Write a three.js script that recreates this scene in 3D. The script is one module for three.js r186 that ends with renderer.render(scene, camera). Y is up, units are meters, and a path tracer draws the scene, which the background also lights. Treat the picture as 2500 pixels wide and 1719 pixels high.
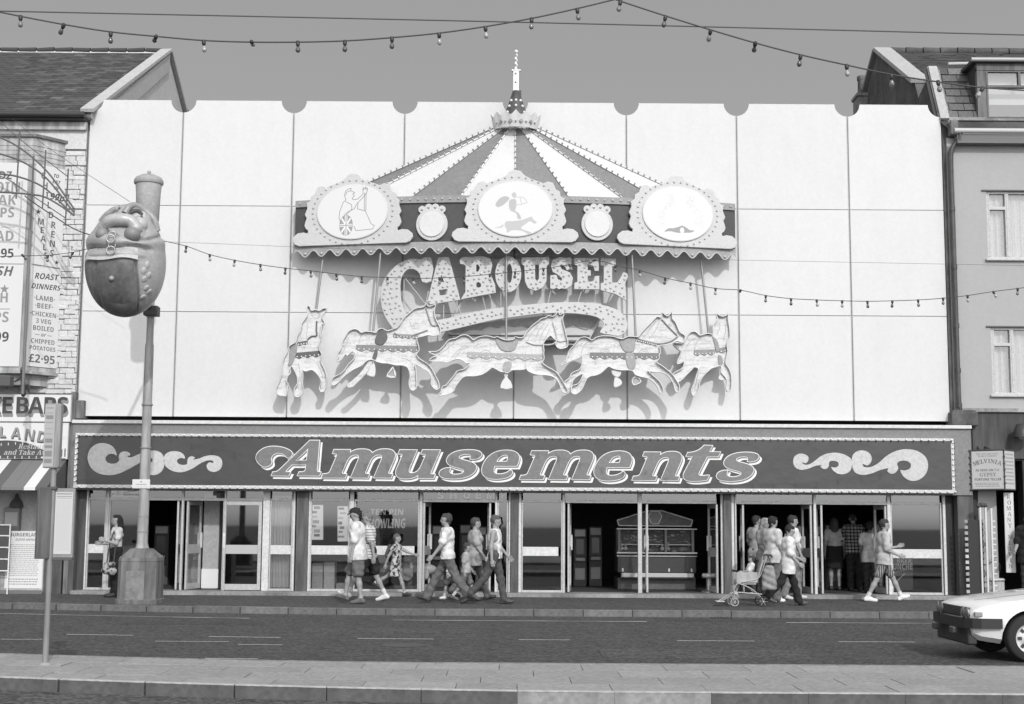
import * as THREE from 'three';
import { mergeGeometries, toCreasedNormals } from 'three/addons/utils/BufferGeometryUtils.js';
import { RoundedBoxGeometry } from 'three/addons/geometries/RoundedBoxGeometry.js';
import { FontLoader } from 'three/addons/loaders/FontLoader.js';
import { Brush, Evaluator, SUBTRACTION } from 'three-bvh-csg';

// ------------------------------------------------------------ camera, sky, sun, exposure
const scene = new THREE.Scene();
const W0 = 2500, H0 = 1719, FPX = 3472, DIST = 31.5, EYE = 1.72, PITCH = 6.84 * Math.PI / 180, ROLL = 0.0063;
const camera = new THREE.PerspectiveCamera(2 * Math.atan(H0 / 2 / FPX) * 180 / Math.PI, W0 / H0, 0.1, 3000);
camera.position.set(0, EYE, DIST);
camera.rotation.order = 'YXZ';
camera.rotation.set(PITCH, 0, ROLL);
camera.updateMatrixWorld(true);
const SUN = new THREE.Vector3(0.27, 0.655, 1).normalize();
const renderer = new THREE.WebGLRenderer({ antialias: true });
renderer.toneMapping = THREE.LinearToneMapping;
renderer.toneMappingExposure = 0.8;
renderer.shadowMap.enabled = true;
const sun = new THREE.DirectionalLight(0xffffff, 2.35);
sun.position.copy(SUN).multiplyScalar(60).add(new THREE.Vector3(0, 4, 4));
sun.target.position.set(0, 4, 4);
sun.castShadow = true;
sun.shadow.radius = 1.2;
Object.assign(sun.shadow.camera, { left: -26, right: 26, top: 22, bottom: -22, near: 1, far: 140 });
sun.shadow.mapSize.set(4096, 4096);
scene.add(sun, sun.target);
{ // hazy summer sky, grey as the film saw it: the usual clear-hazy law, brighter about the sun and the horizon
  const w = 512, h = 256, d = new Float32Array(w * h * 4), sunZ = Math.acos(SUN.y);
  const grad = c => 1 - 0.55 * Math.exp(-0.30 / Math.max(c, 0.02));
  const ind = x => 1 + 9.5 * (Math.exp(-2.0 * x) - Math.exp(-2.0 * Math.PI / 2)) + 0.3 * Math.cos(x) ** 2;
  for (let j = 0; j < h; j++) for (let i = 0; i < w; i++) {
    const ph = ((i + 0.5) / w - 0.5) * 2 * Math.PI, th = ((j + 0.5) / h - 0.5) * Math.PI;
    const v = new THREE.Vector3(Math.cos(th) * Math.cos(ph), Math.sin(th), Math.cos(th) * Math.sin(ph));
    const L = 0.71 * grad(v.y) * ind(Math.acos(Math.min(1, Math.max(-1, v.dot(SUN)))));
    const k = (j * w + i) * 4; d[k] = d[k + 1] = d[k + 2] = L; d[k + 3] = 1;
  }
  const t = new THREE.DataTexture(d, w, h, THREE.RGBAFormat, THREE.FloatType);
  t.mapping = THREE.EquirectangularReflectionMapping; t.magFilter = t.minFilter = THREE.LinearFilter; t.needsUpdate = true;
  scene.background = t; scene.environment = t;
}

// ------------------------------------------------------------ pixel -> place
function ray(px, py) { return new THREE.Vector3((px - W0 / 2) / FPX, (H0 / 2 - py) / FPX, -1).applyQuaternion(camera.quaternion); }
function P(px, py, z = 0) { const r = ray(px, py), t = (z - DIST) / r.z; return new THREE.Vector3(r.x * t, EYE + r.y * t, z); }
function G(px, py, y = 0.12) { const r = ray(px, py), t = (y - EYE) / r.y; return new THREE.Vector3(r.x * t, y, DIST + r.z * t); }
const PXM = z => FPX / (DIST - z);                                   // pixels per metre at depth z

// ------------------------------------------------------------ helpers
let seed = 7;
function rnd() { seed = (seed * 1664525 + 1013904223) >>> 0; return seed / 4294967296; }
const rr = (a, b) => a + (b - a) * rnd();
const taken = {};
function numbered(n) { if (!(n in taken)) { taken[n] = 0; return n; } taken[n]++; return n + '_' + String(taken[n]).padStart(3, '0'); }
function add(o, parent) { (parent || scene).add(o); return o; }
function shadowOn(m) { m.castShadow = m.receiveShadow = true; return m; }
// texture coordinates in metres from position, by the main direction of each face
function uvBox(g) {
  if (g.index) g = g.toNonIndexed();
  const p = g.attributes.position, n = p.count, uv = new Float32Array(n * 2);
  const a = new THREE.Vector3(), b = new THREE.Vector3(), c = new THREE.Vector3();
  for (let i = 0; i + 2 < n; i += 3) {
    a.fromBufferAttribute(p, i); b.fromBufferAttribute(p, i + 1); c.fromBufferAttribute(p, i + 2);
    const nx = Math.abs((b.y - a.y) * (c.z - a.z) - (b.z - a.z) * (c.y - a.y)), ny = Math.abs((b.z - a.z) * (c.x - a.x) - (b.x - a.x) * (c.z - a.z)), nz = Math.abs((b.x - a.x) * (c.y - a.y) - (b.y - a.y) * (c.x - a.x));
    for (let k = 0; k < 3; k++) {
      const x = p.getX(i + k), y = p.getY(i + k), z = p.getZ(i + k);
      uv[(i + k) * 2] = nx > ny && nx > nz ? z : x; uv[(i + k) * 2 + 1] = ny >= nx && ny >= nz ? z : y;
    }
  }
  g.setAttribute('uv', new THREE.BufferAttribute(uv, 2));
  return g;
}
function norm(g) { // same attributes on everything, so that pieces can be merged
  if (g.index) g = g.toNonIndexed();
  for (const k of Object.keys(g.attributes)) if (!['position', 'normal', 'uv'].includes(k)) g.deleteAttribute(k);
  if (!g.attributes.normal) g.computeVertexNormals();
  if (!g.attributes.uv) g.setAttribute('uv', new THREE.BufferAttribute(new Float32Array(g.attributes.position.count * 2), 2));
  return g;
}
function merge(list) { list = list.map(norm); return list.length === 1 ? list[0] : mergeGeometries(list); }
function mesh(name, geo, mat, parent, keepUV) {
  if (Array.isArray(geo)) geo = merge(geo);
  if (mat.map && !keepUV && !mat.userData.print) geo = uvBox(geo);
  else if (mat.bumpMap && !keepUV && !mat.userData.print) geo = uvBox(geo);
  const m = shadowOn(new THREE.Mesh(geo, mat)); m.name = parent ? name : numbered(name);
  return add(m, parent);
}
function thing(name, label, category, pos = [0, 0, 0], group, turn = 0) {
  const o = new THREE.Group(); o.name = numbered(name); o.userData = { label, category };
  if (group) o.userData.group = group;
  o.position.set(...pos); o.rotation.y = turn; scene.add(o); return o;
}
function one(name, label, category, geo, mat, group) { const m = mesh(name, geo, mat); m.userData = { label, category }; if (group) m.userData.group = group; return m; }
function struct(name, geo, mat) { const m = mesh(name, geo, mat); m.userData.kind = 'structure'; return m; }
function stuff(m) { m.userData.kind = 'stuff'; return m; }
// shapes
function box(x0, x1, y0, y1, z0, z1) { const g = new THREE.BoxGeometry(Math.abs(x1 - x0), Math.abs(y1 - y0), Math.abs(z1 - z0)); g.translate((x0 + x1) / 2, (y0 + y1) / 2, (z0 + z1) / 2); return g; }
function rbox(x0, x1, y0, y1, z0, z1, r = 0.012, s = 2) { const g = new RoundedBoxGeometry(Math.abs(x1 - x0), Math.abs(y1 - y0), Math.abs(z1 - z0), s, r); g.translate((x0 + x1) / 2, (y0 + y1) / 2, (z0 + z1) / 2); return g; }
function tube(pts, r, seg = 0, sides = 6, closed = false) {
  const v = pts.map(p => p.isVector3 ? p : new THREE.Vector3(...p));
  return new THREE.TubeGeometry(new THREE.CatmullRomCurve3(v, closed, 'centripetal'), seg || Math.max(1, (v.length - 1) * 6), r, sides, closed);
}
function rod(a, b, r0, r1 = r0, sides = 10) {
  a = a.isVector3 ? a : new THREE.Vector3(...a); b = b.isVector3 ? b : new THREE.Vector3(...b);
  const g = new THREE.CylinderGeometry(r1, r0, a.distanceTo(b), sides);
  g.applyQuaternion(new THREE.Quaternion().setFromUnitVectors(new THREE.Vector3(0, 1, 0), b.clone().sub(a).normalize()));
  g.translate((a.x + b.x) / 2, (a.y + b.y) / 2, (a.z + b.z) / 2); return g;
}
function ball(x, y, z, r, w = 10, h = 7) { const g = new THREE.SphereGeometry(r, w, h); g.translate(x, y, z); return g; }
function lathe(pts, x, y, z, seg = 20) { const g = new THREE.LatheGeometry(pts.map(p => new THREE.Vector2(p[0], p[1])), seg); g.translate(x, y, z); return g; }
function poly(pts, holes = []) { const s = new THREE.Shape(pts.map(p => new THREE.Vector2(p[0], p[1]))); for (const h of holes) s.holes.push(new THREE.Path(h.map(p => new THREE.Vector2(p[0], p[1])))); return s; }
function smooth(pts, n = 3) { // closed Catmull-Rom through the points
  const c = new THREE.CatmullRomCurve3(pts.map(p => new THREE.Vector3(p[0], p[1], 0)), true, 'centripetal');
  return c.getPoints(pts.length * n).slice(0, -1).map(v => [v.x, v.y]);
}
function ext(shape, depth, bevel = 0, z = 0, curve = 6) {
  const g = new THREE.ExtrudeGeometry(shape, { depth: Math.max(0.0005, depth - 2 * bevel), bevelEnabled: bevel > 0, bevelThickness: bevel, bevelSize: bevel, bevelOffset: -bevel, bevelSegments: 2, curveSegments: curve, steps: 1 });
  g.translate(0, 0, z + bevel); return g;
}
function quadStrip(A, B) { // ruled surface between two rows of points
  const p = [], uv = [];
  for (let i = 0; i + 1 < A.length; i++) for (const v of [A[i], B[i], B[i + 1], A[i], B[i + 1], A[i + 1]]) { p.push(...v); }
  for (let i = 0; i + 1 < A.length; i++) { const u0 = i / (A.length - 1), u1 = (i + 1) / (A.length - 1); uv.push(u0, 1, u0, 0, u1, 0, u0, 1, u1, 0, u1, 1); }
  const g = new THREE.BufferGeometry(); g.setAttribute('position', new THREE.Float32BufferAttribute(p, 3)); g.setAttribute('uv', new THREE.Float32BufferAttribute(uv, 2));
  g.computeVertexNormals(); return g;
}
// ------------------------------------------------------------ textures and materials
function fbm(n, freq, oct, sd, stretch = 1) { // tiling value noise in 0..1
  const out = new Float32Array(n * n); let s = sd * 7919 + 17; const R = () => (s = (s * 1664525 + 1013904223) >>> 0) / 4294967296;
  let amp = 1, tot = 0;
  for (let o = 0; o < oct; o++, freq *= 2, amp *= 0.55) {
    const fx = freq, fy = Math.max(1, Math.round(freq * stretch)), g = new Float32Array(fx * fy).map(R); tot += amp;
    for (let j = 0; j < n; j++) {
      const y = j / n * fy, y0 = y | 0, v = y - y0, vy = v * v * (3 - 2 * v);
      for (let i = 0; i < n; i++) {
        const x = i / n * fx, x0 = x | 0, u = x - x0, ux = u * u * (3 - 2 * u);
        const a = g[y0 % fy * fx + x0 % fx], b = g[y0 % fy * fx + (x0 + 1) % fx], c = g[(y0 + 1) % fy * fx + x0 % fx], e = g[(y0 + 1) % fy * fx + (x0 + 1) % fx];
        out[j * n + i] += amp * (a + (b - a) * ux + (c - a) * vy + (a - b - c + e) * ux * vy);
      }
    }
  }
  for (let i = 0; i < out.length; i++) out[i] /= tot;
  return out;
}
function dataTex(n, f, metres, srgb = true) {
  const d = new Uint8Array(n * n * 4);
  for (let i = 0; i < n * n; i++) { const v = Math.max(0, Math.min(255, Math.round(f(i, i % n, (i / n) | 0) * 255))); d[i * 4] = d[i * 4 + 1] = d[i * 4 + 2] = v; d[i * 4 + 3] = 255; }
  const t = new THREE.DataTexture(d, n, n); t.wrapS = t.wrapT = THREE.RepeatWrapping; t.magFilter = THREE.LinearFilter; t.minFilter = THREE.LinearMipmapLinearFilter; t.generateMipmaps = true;
  t.repeat.set(1 / metres, 1 / metres); if (srgb) t.colorSpace = THREE.SRGBColorSpace; t.needsUpdate = true; return t;
}
const nzA = fbm(512, 4, 6, 1), nzB = fbm(512, 64, 3, 2), nzC = fbm(512, 6, 5, 3), nzD = fbm(512, 3, 5, 4, 8), nzE = fbm(512, 24, 4, 5, 0.12);
const T = {
  wall: dataTex(512, i => 0.96 + 0.025 * (nzA[i] - 0.5) + 0.035 * (nzB[i] - 0.5) + 0.015 * (nzE[i] - 0.5), 3.3),
  grain: dataTex(512, i => 0.9 + 0.07 * (nzA[i] - 0.5) + 0.16 * (nzB[i] - 0.5), 2.3),
  stain: dataTex(512, i => 0.80 + 0.55 * (nzC[i] - 0.5) + 0.2 * (nzB[i] - 0.5), 3.1),
  streak: dataTex(512, i => 0.82 + 0.5 * (nzE[i] - 0.5) + 0.2 * (nzA[i] - 0.5), 2.0),
  tar: dataTex(512, i => 0.76 + 0.2 * (nzC[i] - 0.5) + 1.1 * (nzB[i] - 0.5), 2.3),
  slab: dataTex(512, i => 0.9 + 0.08 * (nzC[i] - 0.5) + 0.24 * (nzB[i] - 0.5), 2.1),
  tarB: dataTex(512, i => nzB[i], 1.9, false),
  rough: dataTex(512, i => 0.55 * nzA[i] + 0.45 * nzC[(i * 3) % (512 * 512)], 1.6, false),
  fine: dataTex(512, i => nzB[i], 0.8, false),
  wave: dataTex(256, (i, x, y) => nzA[(y * 2) * 512 + x * 2], 2.6, false),
  cloth: dataTex(256, (i, x, y) => 0.9 + 0.3 * (nzC[(y * 2) * 512 + x * 2] - 0.5), 0.5),
};
const mats = {};
function M(g, rough = 0.9, o = {}) { // grey of linear base colour g
  const key = g + '|' + rough + '|' + JSON.stringify(o); if (mats[key]) return mats[key];
  const C = o.phys ? THREE.MeshPhysicalMaterial : THREE.MeshStandardMaterial;
  const m = new C({ roughness: rough, metalness: o.metal || 0 }); m.color.setRGB(g, g, g);
  if (o.tex) m.map = T[o.tex];
  if (o.bump) { m.bumpMap = T[o.bump]; m.bumpScale = o.bs || 0.004; }
  if (o.phys) Object.assign(m, o.phys);
  if (o.side) m.side = THREE.DoubleSide;
  return mats[key] = m;
}
const glass = new THREE.MeshPhysicalMaterial({ roughness: 0.02, transmission: 1, thickness: 0, ior: 2.2, specularIntensity: 1 });
glass.color.setRGB(0.82, 0.82, 0.82);
// flat print: a canvas drawn in its own units
function print(w, h, draw, rough = 0.7) {
  const c = document.createElement('canvas'); c.width = w; c.height = h; const x = c.getContext('2d'); draw(x, w, h);
  const t = new THREE.CanvasTexture(c); t.colorSpace = THREE.SRGBColorSpace; t.anisotropy = 8;
  const m = new THREE.MeshStandardMaterial({ map: t, roughness: rough }); m.userData.print = true; return m;
}
const GR = v => { const s = Math.round(255 * (v <= 0.0031308 ? 12.92 * v : 1.055 * Math.pow(v, 1 / 2.4) - 0.055)); return `rgb(${s},${s},${s})`; }; // canvas colour of a linear grey
function face(w, h) { return new THREE.PlaneGeometry(w, h); }
function quadGeo(a, b, c, d) { // corners: bottom-left, bottom-right, top-right, top-left
  const g = new THREE.BufferGeometry(); g.setAttribute('position', new THREE.Float32BufferAttribute([a, b, c, a, c, d].flatMap(v => [v.x, v.y, v.z]), 3));
  g.setAttribute('uv', new THREE.Float32BufferAttribute([0, 0, 1, 0, 1, 1, 0, 0, 1, 1, 0, 1], 2)); g.computeVertexNormals(); return g;
}
const font = await new FontLoader().loadAsync('fonts/droid/droid_serif_bold.typeface.json');
const fontS = await new FontLoader().loadAsync('fonts/droid/droid_sans_bold.typeface.json');
// a glyph fitted into a pixel box on the plane z, slanted; returns shapes in metres
function glyph(ch, bx, z, slant = 0, f = font) {
  const sh = f.generateShapes(ch, 1, 4), all = sh.flatMap(s => s.getPoints(4));
  const sl = p => [p.x + slant * p.y, p.y];
  const xs = all.map(p => sl(p)[0]), ys = all.map(p => p.y), x0 = Math.min(...xs), x1 = Math.max(...xs), y0 = Math.min(...ys), y1 = Math.max(...ys);
  const map = p => { const [x, y] = sl(p), u = (x - x0) / (x1 - x0), v = (y - y0) / (y1 - y0); const q = P(bx[0] + (bx[2] - bx[0]) * u, bx[3] + (bx[1] - bx[3]) * v, z); return [q.x, q.y]; };
  return sh.map(s => poly(s.getPoints(5).map(map), s.holes.map(h => h.getPoints(5).map(map))));
}

// ============================================================ the setting: ground, roads, kerbs, paving
const kerbZ = x => x > -2 ? 4.78 : 4.78 - 1.25 * Math.min(1.6, ((-2 - x) / 8) ** 1.6);
const isleZ = x => x > -1 ? 14.85 : 14.85 - 0.75 * Math.min(2, ((-1 - x) / 5) ** 1.7);
const isleN = x => x > 1 ? 17.72 : 17.72 - 0.9 * Math.min(2, ((1 - x) / 6) ** 1.7);
const xsG = []; for (let x = -40; x <= 40; x += 1) xsG.push(x);
{
  const ground = struct('ground', new THREE.PlaneGeometry(1600, 1600).rotateX(-Math.PI / 2).translate(0, -0.02, -300), M(0.16, 0.95, { tex: 'stain' }));
  struct('road', quadStrip(xsG.map(x => [x, 0, kerbZ(x) - 0.05]), xsG.map(x => [x, 0, isleZ(x) + 0.3])), M(0.088, 0.93, { tex: 'tar', bump: 'tarB', bs: 0.004 }));
  struct('near_road', quadStrip(xsG.map(x => [x, 0, isleN(x) - 0.1]), xsG.map(x => [x, 0, 27])), M(0.125, 0.93, { tex: 'tar', bump: 'tarB', bs: 0.004 }));
  struct('pavement', quadStrip(xsG.map(x => [x, 0.12, -0.4]), xsG.map(x => [x, 0.12, kerbZ(x) - 0.14])), M(0.098, 0.93, { tex: 'tar', bump: 'tarB', bs: 0.003 }));
  struct('promenade', box(-200, 200, -0.1, 0.1, 27, 58), M(0.52, 0.9, { tex: 'stain' }));
  struct('beach', box(-400, 400, -2.5, -1.5, 58, 190), M(0.42, 0.95, { tex: 'stain' }));
  struct('sea', box(-500, 500, -2.6, -1.8, 190, 490), M(0.1, 0.18, { bump: 'wave', bs: 0.3 }));
  // repairs and a drain in the road
  const patch = (a, b, z0, z1, m) => struct('road_patch', box(a, b, -0.01, 0.004, z0, z1), m), pm = [M(0.07, 0.9, { tex: 'tar', bump: 'tarB', bs: 0.003 }), M(0.105, 0.92, { tex: 'tar', bump: 'tarB', bs: 0.004 })];
  patch(2.6, 5.2, 5.3, 5.9, pm[0]); patch(-3.4, -0.6, 8.1, 9.0, pm[1]); patch(1.2, 3.9, 11.6, 12.9, pm[1]); patch(-6.5, -4.2, 6.8, 7.5, pm[0]); patch(6.0, 8.5, 8.2, 9.2, pm[0]);
  for (const [x, z] of [[3.9, 4.98], [-1.5, 11.2]]) { const gr = thing('drain_cover', z > 8 ? 'round iron access cover set in the middle of the road' : 'iron gully grating beside the far kerb', 'drain cover', [x, 0.002, z]); if (z > 8) mesh('lid', lathe([[0, 0.006], [0.3, 0.006], [0.31, 0]], 0, 0, 0, 24), M(0.06, 0.6, { bump: 'fine', bs: 0.004 }), gr); else for (let i = 0; i < 7; i++) mesh('grate_bar', box(-0.2 + i * 0.06, -0.17 + i * 0.06, 0, 0.01, -0.16, 0.16), M(0.05, 0.6), gr); }
  // far kerb, stone by stone
  const kerb = new THREE.Group(); kerb.name = 'kerb'; kerb.userData.kind = 'structure'; scene.add(kerb);
  const ks = [0.19, 0.21, 0.18, 0.235].map((g, i) => M(g, 0.9, { tex: 'stain', bump: 'fine', bs: 0.002 + i * 0.0001 }));
  for (let x = -14.2, i = 0; x < 15; x += 0.915, i++) {
    const zc = kerbZ(x + 0.45), a = Math.atan2(kerbZ(x) - kerbZ(x + 0.9), 0.9);
    const g = rbox(-0.453, 0.453, -0.06, 0.124 + rr(-0.006, 0.004), -0.14, 0, 0.012); const m = mesh('kerbstone', g, ks[i % 7 === 3 ? 3 : (i * 5 + (i >> 2)) % 3], kerb);
    m.position.set(x + 0.45, 0, zc); m.rotation.y = a;
  }
  // paved refuge between the two roads
  const isl = new THREE.Group(); isl.name = 'refuge_paving'; isl.userData.kind = 'structure'; scene.add(isl);
  const bed = mesh('bedding', quadStrip(xsG.map(x => [x, 0.086, isleZ(x) + 0.12]), xsG.map(x => [x, 0.086, isleN(x) - 0.12])), M(0.3, 0.95, { tex: 'slab' }), isl);
  const sm = [0.345, 0.365, 0.355, 0.385, 0.335].map(g => M(g, 0.92, { tex: 'slab', bump: 'fine', bs: 0.002 }));
  const rows = [0.17, 0.82, 1.47, 2.12, 2.72];
  for (let r = 0; r < 4; r++) for (let x = -9.6 + r * 0.37, i = 0; x < 9.6; i++) {
    const w = i % 5 === 4 ? 0.6 : 0.92, xm = x + w / 2, s = (isleN(xm) - isleZ(xm)) / 2.89;
    const z0 = isleZ(xm) + rows[r] * s, z1 = isleZ(xm) + rows[r + 1] * s;
    const g = box(-w / 2 + 0.004, w / 2 - 0.004, 0.06, 0.12 + rr(-0.002, 0.002), -(z1 - z0) / 2 + 0.003, (z1 - z0) / 2 - 0.003);
    g.translate(xm, 0, (z0 + z1) / 2); g.rotateZ(rr(-0.0008, 0.0008));
    mesh('paving_slab', g, sm[(rnd() * 5) | 0], isl); x += w;
  }
  const fk = new THREE.Group(); fk.name = 'refuge_kerb'; fk.userData.kind = 'structure'; scene.add(fk);
  const nk = new THREE.Group(); nk.name = 'near_kerb'; nk.userData.kind = 'structure'; scene.add(nk);
  // most of these kerb stones are old and tarred; two newer ones of pale concrete stand among them
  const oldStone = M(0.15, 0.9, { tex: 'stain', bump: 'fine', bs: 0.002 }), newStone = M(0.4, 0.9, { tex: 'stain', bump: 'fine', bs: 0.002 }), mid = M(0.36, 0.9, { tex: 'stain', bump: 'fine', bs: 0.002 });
  for (let x = -10.05; x < 10; x += 0.92) {
    const put = (f, par, z0, z1, m, w, xx) => {
      const a = Math.atan2(f(xx - 0.45) - f(xx + 0.45), 0.9), k = mesh('kerbstone', rbox(-w / 2 + 0.004, w / 2 - 0.004, -0.06, 0.124, z0, z1, 0.01), m, par);
      k.position.set(xx, 0, f(xx)); k.rotation.y = a;
    };
    put(isleZ, fk, 0, 0.15, mid, 0.93, x + 0.46);
    // near kerb: a worn white line along the edge of the stones
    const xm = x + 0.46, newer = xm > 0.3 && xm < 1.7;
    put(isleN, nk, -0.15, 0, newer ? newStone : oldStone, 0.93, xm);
    const cap = mesh('edge_line', rbox(-0.459, 0.459, 0.122, 0.136, -0.06, 0.004, 0.003), M(0.62, 0.85, { tex: 'stain' }), nk); cap.position.set(xm, 0, isleN(xm)); cap.rotation.y = Math.atan2(isleN(xm - 0.45) - isleN(xm + 0.45), 0.9);
  }
  // worn road paint
  const paint = M(0.62, 0.8, { tex: 'stain' }), worn = print(512, 32, (c, w, h) => { c.clearRect(0, 0, w, h); for (let i = 0; i < 1500; i++) { c.fillStyle = GR(0.38 + 0.3 * rnd()); c.fillRect(rnd() * w, rnd() * h, 3 + rnd() * 9, 1 + rnd() * 3); } });
  worn.transparent = true; worn.alphaTest = 0.5;
  const lineOn = (xa, xb, zf, wd, m, keep) => { const n = Math.max(2, Math.ceil(Math.abs(xb - xa))), xs = Array.from({ length: n + 1 }, (_, i) => xa + (xb - xa) * i / n); const g = quadStrip(xs.map(x => [x, 0.006, zf(x) - wd / 2]), xs.map(x => [x, 0.006, zf(x) + wd / 2])); const s = mesh('road_marking', g, m, undefined, keep); s.userData.kind = 'structure'; };
  const L1 = x => kerbZ(x) + 1.32, L2 = x => 10.15 - 0.5 * Math.min(1, Math.max(0, (-x - 1) / 6) ** 1.6), at = (px, py) => G(px, py, 0).x;
  lineOn(-12, at(608, 1511), L1, 0.09, paint); lineOn(at(958, 1515), at(1580, 1519), L1, 0.09, paint); lineOn(at(1926, 1523), 12, L1, 0.09, paint);
  for (const [a, b] of [[120, 300], [495, 680], [870, 1060], [1265, 1390], [1645, 1830], [2025, 2205]]) lineOn(at(a, 1560), at(b, 1560), L2, 0.07, worn, true);
  for (const [a, b, y] of [[0, 105, 1562], [375, 560, 1567], [580, 690, 1575], [395, 450, 1611], [500, 630, 1609]]) { const z = G((a + b) / 2, y, 0).z; lineOn(at(a, y), at(b, y), () => z, 0.06, worn, true); }
}

// ============================================================ the amusement arcade: clad upper wall, fascia, shop front
const yC = (py, z = 0) => P(1258, py, z).y, xAt = (px, py = 1330, z = 0) => P(px, py, z).x;
const wallTop = yC(250), scoopR = 0.285, rowA = yC(507), rowB = yC(766), wallBot = yC(1022), yFloor = 0.2;
const arcade = thing('arcade_building', 'wide amusement arcade with white panelled upper wall and glazed shop front', 'building');
const joints = [xAt(220, 300), ...[447, 717, 988, 1258, 1529, 1798, 2069].map(p => xAt(p, 300)), xAt(2297, 300)];
{
  const white = [0.655, 0.67, 0.66].map(g => M(g, 0.62, { tex: 'wall', bump: 'rough', bs: 0.001 }));
  const jt = 0.006;
  for (let c = 0; c < 8; c++) {
    const a = joints[c] + (c ? 0.012 : 0), b = joints[c + 1] - (c < 7 ? 0.012 : 0);
    const s = new THREE.Shape(); s.moveTo(a, rowA + jt); s.lineTo(b, rowA + jt); s.lineTo(b, wallTop - scoopR);
    s.absarc(joints[c + 1], wallTop, scoopR, -Math.PI / 2 - (c < 7 ? 0.04 : 0), -Math.PI, true); s.lineTo(joints[c] + scoopR, wallTop);
    s.absarc(joints[c], wallTop, scoopR, 0, -Math.PI / 2 + (c ? 0.04 : 0), true); s.lineTo(a, rowA + jt);
    const v = white[c % 3];
    mesh('cladding_panel', ext(s, 0.05, 0.004, -0.05, 14), v, arcade);
    mesh('cladding_panel', rbox(a, b, rowB + jt, rowA - jt, -0.05, 0.001 * (c % 2), 0.004, 1), white[(c + 1) % 3], arcade);
    mesh('cladding_panel', rbox(a, b, wallBot, rowB - jt, -0.05, 0.0015 * ((c + 1) % 2), 0.004, 1), white[(c + 2) % 3], arcade);
    if (c) {
      const st = mesh('joint_strip', [rbox(joints[c] - 0.022, joints[c] - 0.004, wallBot + 0.01, wallTop - scoopR - 0.01, -0.03, 0.009, 0.003, 1), rbox(joints[c] + 0.006, joints[c] + 0.024, wallBot + 0.01, wallTop - scoopR - 0.01, -0.03, 0.009, 0.003, 1)], M(0.5, 0.5, { tex: 'grain' }), arcade);
    }
  }
  mesh('backing_wall', box(joints[0] + 0.04, joints[8] - 0.04, wallBot + 0.06, wallTop - scoopR - 0.06, -9, -0.054), M(0.3, 0.9, { tex: 'stain' }), arcade);
  mesh('side_return', box(joints[8] - 0.06, joints[8] - 0.012, wallBot, wallTop - scoopR - 0.05, -0.5, -0.058), M(0.7, 0.8, { tex: 'stain' }), arcade);
  // dark recess, white ledge and grey fascia under the cladding
  const xL = P(176, 1050, 0.2).x, xR = P(2371, 1050, 0.2).x;
  mesh('recess_back', box(xL + 0.2, xR - 0.3, 3.05, wallBot + 0.05, -0.7, -0.5), M(0.03, 0.95), arcade);  // near-black back puts the shadow line of the gap into the colour
  mesh('ledge', rbox(xL, xR, yC(1040, 0.26), yC(1031.5, 0.26), -0.28, 0.26, 0.01), M(0.75, 0.7, { tex: 'grain' }), arcade);
  mesh('fascia', box(xL + 0.01, xR - 0.012, yC(1200, 0.2) - 0.02, yC(1040, 0.24) - 0.004, -0.28, 0.2), M(0.25, 0.75, { tex: 'grain' }), arcade);
  const endP = xAt(2351, 1020);
  mesh('end_pier', [rbox(endP - 0.33, endP + 0.26, yC(1033, 0.24) + 0.003, yC(1000), -0.2, 0.26, 0.03), rbox(endP - 0.29, endP + 0.22, yC(1000) - 0.01, yC(996), -0.17, 0.23, 0.02)], M(0.16, 0.85, { tex: 'stain' }), arcade);
  // pillars
  const pl = M(0.15, 0.8, { tex: 'streak', bump: 'rough', bs: 0.004 });
  const yPil = yC(1200, 0.2) - 0.022;
  for (const [a, b, f] of [[163, 187, 0.16], [722, 751, 0.02], [1247, 1265, 0.02], [1767, 1786, 0.02], [2335, 2374, 0.16]]) mesh('pillar', rbox(xAt(a), xAt(b), 0.06, f > 0.1 ? yC(1045, 0.1) : yPil, -0.35, f, 0.012), pl, arcade);
  mesh('step', [rbox(xAt(187), xAt(2335), 0.02, yFloor, -0.45, 0.34, 0.012)], M(0.36, 0.7, { tex: 'stain' }), arcade);
  // the room behind
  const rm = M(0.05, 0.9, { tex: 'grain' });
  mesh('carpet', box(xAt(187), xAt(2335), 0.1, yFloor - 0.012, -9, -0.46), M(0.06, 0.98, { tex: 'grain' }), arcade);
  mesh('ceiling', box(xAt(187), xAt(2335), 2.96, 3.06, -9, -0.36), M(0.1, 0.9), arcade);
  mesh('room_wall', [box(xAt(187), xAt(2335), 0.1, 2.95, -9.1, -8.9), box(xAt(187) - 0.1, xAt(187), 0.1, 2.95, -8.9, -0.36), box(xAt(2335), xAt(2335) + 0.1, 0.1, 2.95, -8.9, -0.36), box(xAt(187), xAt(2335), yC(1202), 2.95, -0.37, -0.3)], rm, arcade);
}
const alu = M(0.56, 0.42, { metal: 0.15, tex: 'grain' }), aluW = M(0.74, 0.5, { tex: 'grain' }), bandM = M(0.74, 0.6, { tex: 'grain' });
const ZG = -0.12, yTrans = yC(1224, ZG), yHead = yC(1202, ZG), yB0 = yC(1357, ZG), yB1 = yC(1335, ZG), ySill = yFloor + 0.05;
function post(px, w = 0.07, m = alu, z = 0) { const x = xAt(px, 1330, ZG); mesh('post', rbox(x - w / 2, x + w / 2, yFloor, yHead + 0.1, ZG - 0.05, ZG + 0.05 + z, 0.008), m, arcade); }
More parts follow.
